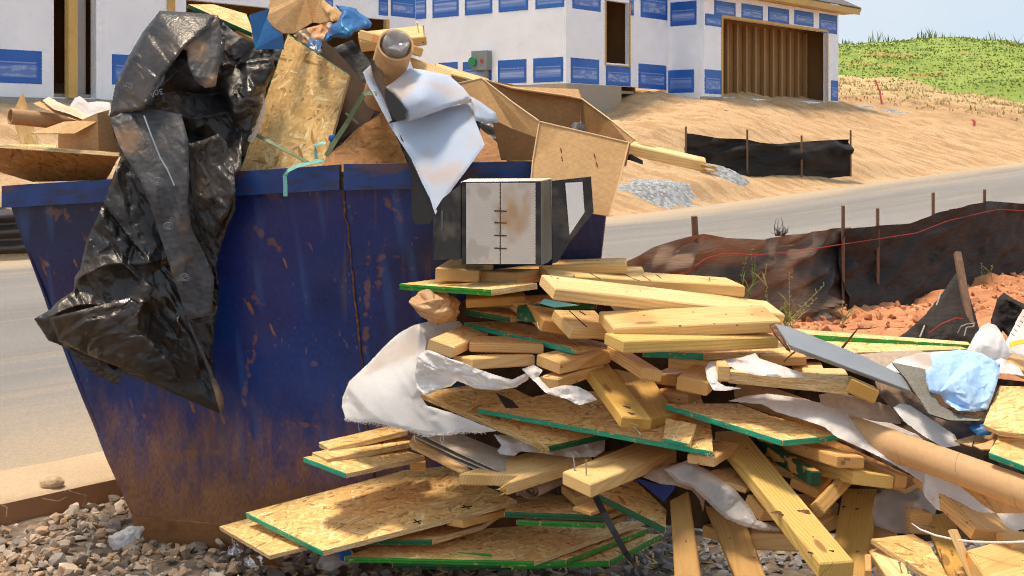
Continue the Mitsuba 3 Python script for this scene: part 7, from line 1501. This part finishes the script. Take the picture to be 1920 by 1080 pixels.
def weed(label, stems, seed):
    rr = np.random.default_rng(seed); key = thing('weed', label, 'weed')
    for st in stems:
        P = np.array([at(*p) for p in st]); k = np.linspace(0, len(P) - 1, 14); Q = np.stack([np.interp(k, np.arange(len(P)), P[:, j]) for j in range(3)], 1)
        parts = [tube(Q, np.linspace(.0022, .0009, 14), 4)]
        for q in Q[7:]:
            for _ in range(2):
                e = q + rr.normal(0, .008, 3) + [0, 0, .008]; parts.append(tube([q, (q + e) / 2, e], [.001, .0035, .001], 4))
        for _ in range(2):
            q = Q[rr.integers(2, 6)]; a = rr.uniform(0, 6.28); e = q + .10 * np.array([np.cos(a), np.sin(a) * .4, .9]); parts.append(tube([q, (q + e) / 2 + [0, 0, .01], e], [.003, .004, .0008], 4))
        m = cat_mesh(parts)
        c = np.tile(np.array([(.20, .24, .05), (.32, .28, .09), (.14, .19, .04)][rr.integers(3)]), (len(m[0]), 1))
        k2 = numbered(key + '__stem'); scene[k2] = ply(m, 'leafy', color=c)
weed('tall seeding grass stalks before the brown stained fence', [[(1405, 580, 8.4), (1412, 520, 8.4), (1408, 460, 8.45)], [(1395, 570, 8.4), (1412, 530, 8.4), (1416, 485, 8.4)], [(1482, 618, 7.8), (1480, 560, 7.85), (1481, 512, 7.9)], [(1400, 580, 8.3), (1390, 520, 8.3), (1402, 475, 8.3)]], 1)
weed('bent dry grass stalks left of the red dirt', [[(1468, 612, 7.6), (1500, 580, 7.6), (1545, 535, 7.7)], [(1480, 620, 7.6), (1498, 590, 7.6), (1530, 560, 7.6)], [(1440, 540, 8.0), (1432, 530, 8.0), (1437, 500, 8.0)], [(1470, 620, 7.5), (1476, 590, 7.5), (1474, 570, 7.5)], [(1460, 618, 7.5), (1440, 575, 7.6), (1436, 545, 7.6)]], 2)
weed('green grass clump at the right end of the top planks', [[(1480, 622, 7.2), (1474, 600, 7.2), (1470, 580, 7.2)], [(1484, 622, 7.2), (1488, 600, 7.2), (1500, 585, 7.2)], [(1476, 622, 7.2), (1466, 610, 7.2), (1462, 596, 7.2)], [(1580, 620, 7.4), (1579, 590, 7.4), (1581, 566, 7.4)]], 3)
weed('thin dry stalks at the foot of the fence on the right', [[(1840, 540, 12.0), (1841, 515, 12.0), (1840, 495, 12.0)], [(1862, 530, 12.4), (1858, 510, 12.4), (1860, 498, 12.4)]], 4)

# added dark sheet standing for the shaded gaps behind and under the boards
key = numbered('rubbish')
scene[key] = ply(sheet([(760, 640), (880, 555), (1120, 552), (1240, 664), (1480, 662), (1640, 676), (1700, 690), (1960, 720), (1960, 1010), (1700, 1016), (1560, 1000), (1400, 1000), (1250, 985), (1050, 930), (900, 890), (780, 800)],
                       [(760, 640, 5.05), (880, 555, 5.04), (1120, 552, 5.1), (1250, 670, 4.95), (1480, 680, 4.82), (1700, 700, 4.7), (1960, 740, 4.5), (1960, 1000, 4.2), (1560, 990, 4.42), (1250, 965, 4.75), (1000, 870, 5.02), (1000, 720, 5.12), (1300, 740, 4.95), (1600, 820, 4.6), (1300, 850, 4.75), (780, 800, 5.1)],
                       step=7, amp=.05, scale=.12, seed=71, curl=0.), 'heap_shade')
labels[key] = {'label': 'added dark sheet standing for shade deep between the planks of the heap', 'category': 'rubbish', 'kind': 'stuff'}

# chips and splinters fallen from the heap
rr = np.random.default_rng(77); parts = []
for _ in range(170):
    px, py = (rr.uniform(430, 1300), rr.uniform(1046, 1085)) if rr.uniform() < .6 else (rr.uniform(1180, 1560), rr.uniform(1010, 1085))
    d = (CAM_Z + .05) * FOCAL / (py - HY); p = at(px, py, d) + [0, 0, rr.uniform(.0, .02)]
    a = rr.uniform(0, 6.28); L = rr.uniform(.01, .05); parts.append(box_between(p, p + [L * math.cos(a), L * math.sin(a), rr.normal(0, .006)], rr.uniform(.003, .010), .0025, .0008))
scene['wood_chips'] = ply(cat_mesh(parts), 'pine'); labels['wood_chips'] = {'label': 'wood chips and splinters on the gravel at the foot of the heap', 'category': 'wood chips', 'kind': 'stuff'}
